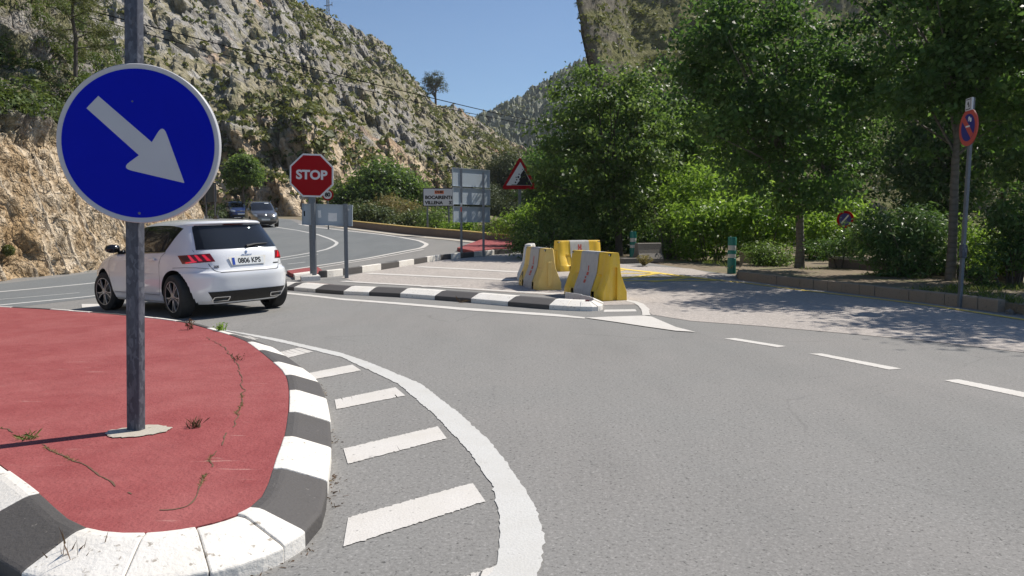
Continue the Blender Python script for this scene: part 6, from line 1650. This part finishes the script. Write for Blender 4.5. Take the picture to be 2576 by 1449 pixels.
# bushes left of the barriers
bush('shrub', 'dark bushy shrub reaching over the end of the far kerb, left of the barriers', 1370, 646, 27.2, [(1370, 610, 27.2, 75, 38, .9), (1330, 600, 27.2, 50, 45, .8), (1420, 590, 27.4, 60, 50, .9), (1300, 620, 27.0, 22, 20, .4)], 'leaf', 421, 280, 22, .18, .14, 2.8, None, 14)
bush('shrub', 'leafy shrub with pointed leaves in front of the first dark tree', 1440, 640, 28.3, [(1440, 560, 28.3, 60, 55, .8), (1470, 535, 28.4, 40, 40, .6), (1390, 545, 28.6, 50, 50, .7)], 'leaf', 422, 220, 22, .2, .16, 3.0, None, 14)
bush('shrub', 'yellow green shrub around the post of the falling rocks sign', 1320, 610, 32.0, [(1330, 560, 32, 55, 38, .8), (1290, 565, 32.3, 45, 30, .7), (1370, 530, 32, 40, 35, .7)], 'leaf_bright', 423, 200, 20, .2, .16, 3.0, None, 12)
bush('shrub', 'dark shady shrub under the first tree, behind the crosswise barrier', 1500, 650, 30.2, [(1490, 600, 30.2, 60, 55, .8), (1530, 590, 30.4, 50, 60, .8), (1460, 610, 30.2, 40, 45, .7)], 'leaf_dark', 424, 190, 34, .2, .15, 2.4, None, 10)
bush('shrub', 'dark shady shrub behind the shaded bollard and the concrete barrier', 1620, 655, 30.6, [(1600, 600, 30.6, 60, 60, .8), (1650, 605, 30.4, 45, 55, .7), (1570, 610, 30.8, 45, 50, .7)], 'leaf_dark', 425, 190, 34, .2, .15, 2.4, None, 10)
# bushes beyond the long parapet
pb = 'roadside bushes beyond the parapet'
bush('roadside_bush', 'light green bush beyond the parapet, right of the grey sign board', 930, 575, 51, [(930, 540, 51, 50, 30, 1.2), (905, 530, 51, 28, 25, .9), (965, 545, 51, 35, 25, 1)], 'leaf_olive', 431, 170, 18, .28, .24, 2.6, pb, 8)
bush('roadside_bush', 'dry yellowish bush with feathery top beyond the parapet', 985, 575, 52, [(985, 520, 52, 55, 26, 1.2), (960, 530, 52, 40, 20, 1.0), (1020, 530, 52, 35, 22, 1.0)], 'grass_dry', 432, 170, 18, .26, .26, 4.5, pb, 8)
bush('roadside_bush', 'light green bush beyond the parapet, left of the town sign', 1040, 580, 47, [(1040, 555, 47, 50, 22, 1.1), (1070, 550, 47, 40, 25, 1.0), (1010, 560, 47, 30, 18, .8)], 'leaf_olive', 433, 170, 18, .26, .22, 2.8, pb, 8)
bush('roadside_bush', 'fine leaved green bush below the town sign', 1110, 585, 44, [(1110, 550, 44, 45, 28, 1), (1085, 560, 44, 30, 22, .8)], 'leaf', 434, 150, 18, .22, .17, 4.0, pb, 8)
bush('roadside_bush', 'light green bush beyond the parapet behind the stacked direction panels', 1165, 592, 41, [(1165, 570, 41, 40, 18, .8), (1195, 565, 41, 35, 22, .8), (1130, 575, 41, 25, 14, .6)], 'leaf_bright', 435, 140, 18, .2, .16, 3, pb, 8)
bush('roadside_bush', 'grassy yellow green bush right of the stacked direction panels', 1245, 600, 38, [(1245, 575, 38, 38, 22, .8), (1275, 580, 38, 25, 20, .7)], 'grass', 436, 130, 18, .18, .18, 4.5, pb, 8)
bush('roadside_bush', 'bushy green shrub at the foot of the rock behind the blue car', 575, 545, 63, [(570, 530, 63, 30, 20, .8), (595, 520, 63, 22, 18, .7)], 'leaf', 437, 90, 16, .25, .2, 2, pb, 6)
bush('roadside_bush', 'green shrub growing at the end of the cutting beside the dark sign back', 556, 555, 60.5, [(552, 540, 60.5, 22, 18, .7), (535, 545, 60, 14, 14, .5)], 'leaf_olive', 438, 70, 15, .22, .18, 2, pb, 6)
for i, (x, y, Y, sz) in enumerate(((70, 528, 21.9, 17), (14, 628, 20.2, 13), (155, 412, 23.2, 11))):
    p = at(x, y, Y)
    j = int(np.argmin(np.linalg.norm((Q - np.array([0, 0, EYE])) / np.linalg.norm(Q - np.array([0, 0, EYE]), axis=1)[:, None] - np.array(ray(x, y)) / np.linalg.norm(ray(x, y)), axis=1)))
    qq = Q[j]; k = mpp(qq[1])
    s = thing('cliff_shrub', ['round green tuft growing out of the middle of the beige cutting', 'green tuft low on the beige cutting at the left edge', 'small dark tuft high on the cutting beside the blue disc'][i], 'bush', tuple(qq))
    r = np.random.default_rng(450 + i); n = 900; d = r.normal(size=(n, 3)); d /= np.linalg.norm(d, axis=1)[:, None]
    qf = d * (sz * k * r.uniform(.2, 1.1, n) ** .5)[:, None] * np.array([1, 1, 1.0]) + np.array([.15, -.1, 0])
    leafy('foliage', qf, d, .085, 'leaf_scrub', s, 460 + i, 2.6)
    mb = MB()
    for e in range(8): mb.tube([(0, .1, -.15), tuple(qf[e] * .9)], [.015, .005], 4)
    mb.build('stems', MT['bark'], s)
# big round green tree beyond the bend, and the little one on the cutting
Y0 = 64; p = at(960, 560, Y0); b = (p.x, Y0, g1(p.x, Y0) - .6)
tree('roadside_tree', 'wide round green tree beyond the road bend, behind the 80 sign', b, 1.3, lobe_px(b, [(960, 480, 64, 95, 60, 2.4), (900, 505, 64, 60, 45, 2), (1015, 495, 64, 58, 45, 2), (965, 445, 64.5, 60, 35, 1.8), (870, 520, 63.5, 35, 30, 1.4), (1050, 520, 64, 28, 25, 1.3)]), .2, 501, 'leaf', 620, 44, .42, .27, limbs=14)
Y0 = 62.5; p = at(612, 500, Y0); b = (p.x, Y0, at(612, 512, Y0).z)
tree('roadside_tree', 'small round green tree standing on the far rock cutting above the two cars', b, 1.0, lobe_px(b, [(611, 430, 62.5, 36, 30, 1.0), (590, 445, 62.5, 24, 24, .8), (634, 440, 62.5, 22, 25, .8), (612, 405, 62.5, 26, 17, .8)]), .11, 502, 'leaf', 240, 40, .24, .2, limbs=10)
# dark pines in the valley behind the signs
for i, (x, y, Y, w, h_, lab) in enumerate(((1275, 430, 82, 42, 42, 'dark pine standing left behind the falling rocks sign'), (1330, 450, 86, 40, 50, 'dark pine behind the right edge of the falling rocks sign'), (1225, 505, 78, 35, 38, 'low dark pine behind the stacked direction panels'), (1300, 520, 74, 55, 40, 'dark pine thicket below the falling rocks sign'), (1385, 500, 76, 50, 60, 'dark pine behind the foliage of the first street tree'))):
    p = at(x, 600, Y); b = (p.x, Y, -3.5)
    tree('valley_pine', lab, b, 3.0, lobe_px(b, [(x, y, Y, w, h_, 2.0), (x - w * .5, y + h_ * .4, Y, w * .6, h_ * .6, 1.6), (x + w * .5, y + h_ * .5, Y, w * .6, h_ * .6, 1.6), (x, y + h_ * .9, Y, w * .8, h_ * .6, 1.8)]), .2, 520 + i, 'leaf_pine', 260, 40, .45, .3, limbs=10, aspect=3.5, group='dark pines in the valley')
# lone pine on the skyline
p = Vector(at(1096, 266, 193.5)); k = mpp(193.5); b = (p.x, p.y, p.z - 1.0)
tree('lone_pine', 'lone pine with a forked trunk standing against the sky on the mountain ridge', b, 2.5,
     lobe_px(b, [(1093, 195, 193.5, 23, 12, 2.0), (1078, 207, 193.5, 15, 12, 1.6), (1110, 208, 193.5, 15, 13, 1.6), (1070, 222, 193.5, 9, 7, 1.0), (1118, 224, 193.5, 9, 7, 1.0), (1094, 215, 193.5, 16, 9, 1.6), (1080, 232, 193.5, 7, 5, .8), (1112, 236, 193.5, 8, 5, .8), (1106, 190, 193.5, 9, 7, 1)]), .3, 540, 'leaf_pine', 95, 46, .42, .40, limbs=22, aspect=3.5, trunk_to=(.0, 0, 7.0), knobs=2)
p = at(1218, 300, 430); b = (p.x, 430, p.z - 3)
tree('lone_pine', 'small dark clump of pines at the foot of the distant hill, on the skyline', b, 2.0, lobe_px(b, [(1216, 293, 430, 9, 7, 3), (1222, 300, 430, 8, 7, 3), (1208, 302, 430, 8, 6, 3)]), .35, 541, 'leaf_pine', 90, 40, 1.0, 1.0, limbs=6, aspect=2.5)
# spindly dead-looking tree on the crag
p = at(957, 113, 177); b = (p.x, p.y, p.z - .6)
s = thing('dead_tree', 'tiny dark twisted stump on the crag against the sky', 'tree', b)
MB().tube([(0, 0, -.6), (.0, 0, .35), (-.18, 0, .75), (.05, 0, 1.15), (-.03, 0, 1.5)], [.09, .13, .2, .16, .05], 6).build('trunk', MT['bark'], s)
MB().tube([(-.1, 0, .8), (.25, 0, .95)], [.08, .04], 5).build('branch', MT['bark'], s)
# dark pine on the near slope, bare trunk and thin layered branches
Y0 = 27.5; jx = at(186, 105, Y0)
s = thing('slope_pine', 'thin pine with bare dark trunk on the slope above the cutting, top left', 'tree', (jx.x, Y0, jx.z - .6))
r = np.random.default_rng(560); mb = MB(); hp_ = 5.0; qs = []; os_ = []
mb.tube([(0, 0, -.6), (.07, 0, .7), (-.02, 0, 1.5), (.09, 0, 2.4), (.0, 0, 3.4), (.14, 0, hp_)], [.075, .065, .055, .045, .035, .015], 8)
for i in range(44):
    z = r.uniform(.2, hp_); a = r.uniform(0, 2 * math.pi); L = (1.9 - .25 * z) * r.uniform(.7, 1.2)
    e = np.array([math.cos(a) * L, math.sin(a) * L, z + r.uniform(-.15, .45)]); mb.tube([(0, 0, z), tuple(e * np.array([.5, .5, 1]) - np.array([0, 0, .08])), tuple(e)], [.025, .016, .006], 5)
    for t_ in r.uniform(.3, 1.08, 8):
        c = np.array([e[0] * t_, e[1] * t_, z + (e[2] - z) * t_]); n = 60; d = r.normal(size=(n, 3)); qs.append(c + d * .17 * np.array([1, 1, .55])); os_.append(d / np.linalg.norm(d, axis=1)[:, None])
mb.build('trunk', MT['bark'], s); leafy('needles', np.concatenate(qs), np.concatenate(os_), .13, 'leaf_scrub', s, 561, 6.0)

# undergrowth on the dark ground of the wood
r = np.random.default_rng(570); n = 900
xs = r.uniform(2, 24, n); ys = r.uniform(24, 40, n); k = (xs > 9.5 + (27 - ys) * .55) & (ys > 17); xs, ys = xs[k], ys[k]
P_ = np.stack([xs, ys, np.full(len(xs), -.6)], -1)
V, Fc, tv = shrub_cloud(P_, r.uniform(.4, 1.0, len(xs)), 70, .16, 571, 1.0, 2.2)
tag(link('undergrowth', np_mesh('undergrowth', V, Fc, tv), MT['leaf_dark']), 'dark undergrowth on the ground of the shady wood', kind='stuff')

# ================================================================== WIRES, MAST
def wire(label, pts, rad):
    P3 = [Vector(at(x, y, Y)) for x, y, Y in pts]
    Pn = smooth_path([tuple(p) for p in P3], 1.2, 2)
    o = MB().tube([tuple(p) for p in Pn], rad, 5).build('overhead_wire', MT['wire']); return tag(o, label, 'wire')
wire('upper and thicker one of the two overhead wires crossing the mountain', [(-60, -45, 42), (125, 0, 44), (313, 50, 47), (362, 62, 48), (859, 192, 58), (1059, 240, 64), (1225, 280, 70), (1359, 308, 75), (1480, 330, 80)], .035)
wire('lower and thinner one of the two overhead wires crossing the mountain', [(-60, -20, 42), (95, 0, 44), (233, 45, 46), (362, 85, 48), (767, 192, 56), (859, 213, 58), (1125, 274, 66), (1225, 293, 70), (1362, 320, 75), (1480, 342, 80)], .026)
b = Vector(at(826, 64, 167.5)); k = mpp(167.5)
s = thing('lattice_mast', 'thin lattice mast standing on the mountain ridge against the sky', 'mast', (b.x, b.y, b.z - 1))
w = .28; Hm = 110 * k
for sx in (-1, 1):
    for sy in (-1, 1): MB().tube([(sx * w, sy * w, 0), (sx * w * .6, sy * w * .6, Hm)], .05, 5).build('leg', MT['galv'], s)
mb = MB(); n = 24
for i in range(n):
    z0, z1 = Hm * i / n, Hm * (i + 1) / n; f0, f1 = 1 - .4 * i / n, 1 - .4 * (i + 1) / n; sg = 1 if i % 2 else -1
    for y in (-1, 1): mb.tube([(-sg * w * f0, y * w * f0, z0), (sg * w * f1, y * w * f1, z1)], .025, 4)
    for x in (-1, 1): mb.tube([(x * w * f0, -sg * w * f0, z0), (x * w * f1, sg * w * f1, z1)], .025, 4)
mb.build('lattice', MT['galv'], s)
MB().tube([(-10 * k, 0, 58 * k), (10 * k, 0, 61 * k)], .09, 6).build('cross_arm', MT['galv'], s)
MB().tube([(10 * k, 0, 57 * k), (10 * k, 0, 67 * k)], .07, 6).build('antenna', MT['galv'], s)

# white marker post beyond the parapet
q = at(956, 548, 50.5); bz = g1(q.x, 50.5)
s = thing('marker_post', 'small white roadside marker with a dark band on the parapet', 'marker post', (q.x, 50.5, bz)); hh_ = at(956, 549, 50.5).z - bz
MB().box((0, 0, hh_ / 2), (.12, .08, hh_)).build('post', MT['sign_white'], s, bevel=.01)
MB().box((0, 0, hh_ - .22), (.126, .086, .14)).build('dark_band', MT['black'], s)

# ================================================================== WEEDS AND SMALL THINGS
def weed(label, px, py, h, n, mat, seed, spread=.5, w=.006, dz=.15, leafw=False, name='weed'):
    x, y = G(px, py, dz); b = (x, y, g1(x, y) + dz); r = np.random.default_rng(seed)
    s = thing(name, label, 'weed', b)
    p = r.normal(0, .012, (n, 3)) * np.array([1.8, 1.8, 0]); d = r.normal(size=(n, 3)) * spread; d[:, 2] = 1
    V, Fc, tv = blades(p, d, h, w, r, r.random(n)); link('blades', np_mesh('blades', V, Fc, tv), MT[mat], s)
    if leafw:
        q = np.concatenate([p + d / np.linalg.norm(d, axis=1)[:, None] * (h * t_) for t_ in (.35, .6, .85)]); q = q + r.normal(0, .01, q.shape)
        leafy('leaves', q, np.repeat(np.array([[0, 0, 1.]]), len(q), 0), h * .28, mat, s, seed + 1, 2.2)
    return s
weed('small bright green weed sprouting at the far edge of the red island', 555, 832, .10, 26, 'leaf_bright', 601, .35, .007, .15, True)
weed('thin dry weed at the far edge of the red island', 478, 828, .13, 14, 'weed_brown', 602, .3, .004, .15, True)
weed('dark brown withered tuft on the red island right of the blue sign post', 492, 1074, .075, 34, 'weed_brown', 603, .4, .005, .15)
weed('small green grass tuft in the island crack, left of the blue sign post', 70, 1103, .07, 40, 'grass', 604, .9, .0022, .15)
weed('tall dry weed with bare stems growing against the near white kerb', 165, 1440, .20, 14, 'weed_brown', 605, .2, .0014, .02)
weed('second dry weed with thin bare stems on the near white kerb', 212, 1436, .15, 7, 'weed_brown', 606, .2, .0013, .05)
weed('withered tuft at the foot of the near white kerb', 488, 1440, .06, 40, 'weed_brown', 607, .7, .004, .02, True)
weed('tiny red brown weed in the crack near the right side of the red island', 596, 905, .06, 14, 'weed_brown', 608, .5, .004, .15, True)
weed('dry weed growing from the gutter at the foot of the centre kerb', 1157, 762, .16, 14, 'weed_brown', 609, .7, .003, .0)
weed('dry weed at the foot of the shaded green bollard', 1620, 668, .38, 60, 'grass_dry', 610, .6, .01, .02, True)
weed('green weed at the foot of the leaning sign post', 2425, 768, .22, 22, 'leaf', 611, .35, .01, .0, True)
# the joint that runs across the red top, with dry grass in it
crack_px = [(0, 1076), (60, 1098), (130, 1132), (190, 1160), (240, 1186), (310, 1232), (350, 1258), (392, 1287), (430, 1286), (480, 1272), (505, 1225), (525, 1180), (548, 1130), (575, 1085), (600, 1040), (612, 990), (605, 940), (590, 900), (560, 870), (520, 848)]
cp = smooth_path(PX(crack_px, .15), .02, 2); cp = cp + np.stack([vnoise(np.c_[cp * 9, np.zeros(len(cp))], 1), vnoise(np.c_[cp * 9, np.ones(len(cp))], 2)], -1) * .018
T = np.gradient(cp, axis=0); T /= np.linalg.norm(T, axis=1)[:, None] + 1e-9; N = np.stack([-T[:, 1], T[:, 0]], -1)
wv = (.0022 + .004 * np.abs(vnoise(np.c_[cp * 14, np.zeros(len(cp))], 3)))[:, None]
A_, B_ = cp + N * wv, cp - N * wv; n = len(cp)
V = np.concatenate([np.c_[A_, gz(A_[:, 0], A_[:, 1]) + .1505], np.c_[B_, gz(B_[:, 0], B_[:, 1]) + .1505]]); i = np.arange(n - 1)
ok = (vnoise(np.c_[cp * 5.5, np.zeros(n)], 19)[:-1] > -.5)
link('crack', np_mesh('crack', V, np.stack([i, i + 1, n + i + 1, n + i], -1)[ok]), MT['joint'], island)
r = np.random.default_rng(620); sel = r.integers(0, int(n * .62), 1500); sel = sel[vnoise(np.c_[cp[sel] * 6, np.zeros(1500)], 9) > .12]
p = np.c_[cp[sel], gz(cp[sel][:, 0], cp[sel][:, 1]) + .15] + r.normal(0, .006, (len(sel), 3)) * np.array([1, 1, 0]); d = r.normal(size=(len(sel), 3)) * .9; d[:, 2] = .7
V, Fc, tv = blades(p, d, .018, .0016, r, r.random(len(sel)))
tag(link('crack_grass', np_mesh('crack_grass', V, Fc, tv), MT['grass_dry'], island), kind='stuff')
# dirt and tiny dry weeds collected along the foot of the near kerb
dd = resample(outl, .02); m_ = len(dd); sel = r.integers(0, m_, 1500); keep = (dd[sel][:, 1] < 7) & (vnoise(np.c_[dd[sel] * 3.2, np.zeros(1500)], 12) > .0); sel = sel[keep]
p = np.c_[dd[sel], gz(dd[sel][:, 0], dd[sel][:, 1])] ; T2 = np.gradient(dd, axis=0); T2 /= np.linalg.norm(T2, axis=1)[:, None]
p[:, :2] += np.stack([T2[sel][:, 1], -T2[sel][:, 0]], -1) * np.abs(r.normal(.0, .03, len(sel)))[:, None] + np.stack([T2[sel][:, 1], -T2[sel][:, 0]], -1) * .005
d = r.normal(size=(len(sel), 3)) * 1.2; d[:, 2] = .5
V, Fc, tv = blades(p, d, .035, .003, r, r.random(len(sel)))
tag(link('kerb_litter', np_mesh('kerb_litter', V, Fc, tv), MT['weed_brown']), 'dry litter and moss along the foot of the near kerb', kind='stuff')
# grass and litter on the planting bed
n = 2600; xs = r.uniform(6, 14, n); ys = r.uniform(9, 24, n)
e = np.interp(ys, rp[:, 1], rp[:, 0]) if rp[0, 1] < rp[-1, 1] else np.interp(ys, rp[::-1, 1], rp[::-1, 0])
k = (xs > e + .22) & (xs < e + 3.0) & (vnoise(np.stack([xs, ys, 0 * xs], -1) * .9, 33) > -.05); xs, ys = xs[k], ys[k]
idx = np.repeat(np.arange(len(xs)), 12); p = np.stack([xs[idx], ys[idx], np.full(len(idx), .15)], -1) + r.normal(0, .07, (len(idx), 3)) * np.array([1, 1, 0]); d = r.normal(size=(len(idx), 3)) * .5; d[:, 2] = 1
V, Fc, tv = blades(p, d, .16, .006, r, r.random(len(idx)))
tag(link('grass', np_mesh('grass', V, Fc, tv), MT['grass']), 'dry grass and weeds on the planting bed under the street trees', kind='stuff')
# rubble where the brown kerb is broken
bm = bmesh.new()
for i in range(34):
    x, y = G(2520 + r.uniform(-10, 30), 779 + r.uniform(-20, 14)); sz = r.uniform(.015, .07)
    m_ = bmesh.ops.create_icosphere(bm, subdivisions=1, radius=sz)
    for v in m_['verts']: v.co = v.co * r.uniform(.7, 1.25); v.co.z *= .75; v.co += Vector((x, y, g1(x, y) + sz * .4))
me = bpy.data.meshes.new('rubble'); bm.to_mesh(me); bm.free()
tag(link('rubble', me, MT['concrete']), 'crumbled kerb rubble in the gap of the brown kerb at the right', kind='stuff')

# thin summer haze over the valley
hz_ = MB().box((20, 255, 42), (800, 720, 210)).mesh('haze')
t = NT('haze_air'); t.t.nodes.remove(t.b)
pv = t.n('ShaderNodeVolumePrincipled', {'Color': (.93, .96, 1.0), 'Density': HAZE, 'Anisotropy': .2}); t.t.links.new(pv.outputs[0], t.out.inputs['Volume'])
tag(link('haze', hz_, t.m), 'thin pale haze in the valley air', kind='stuff')
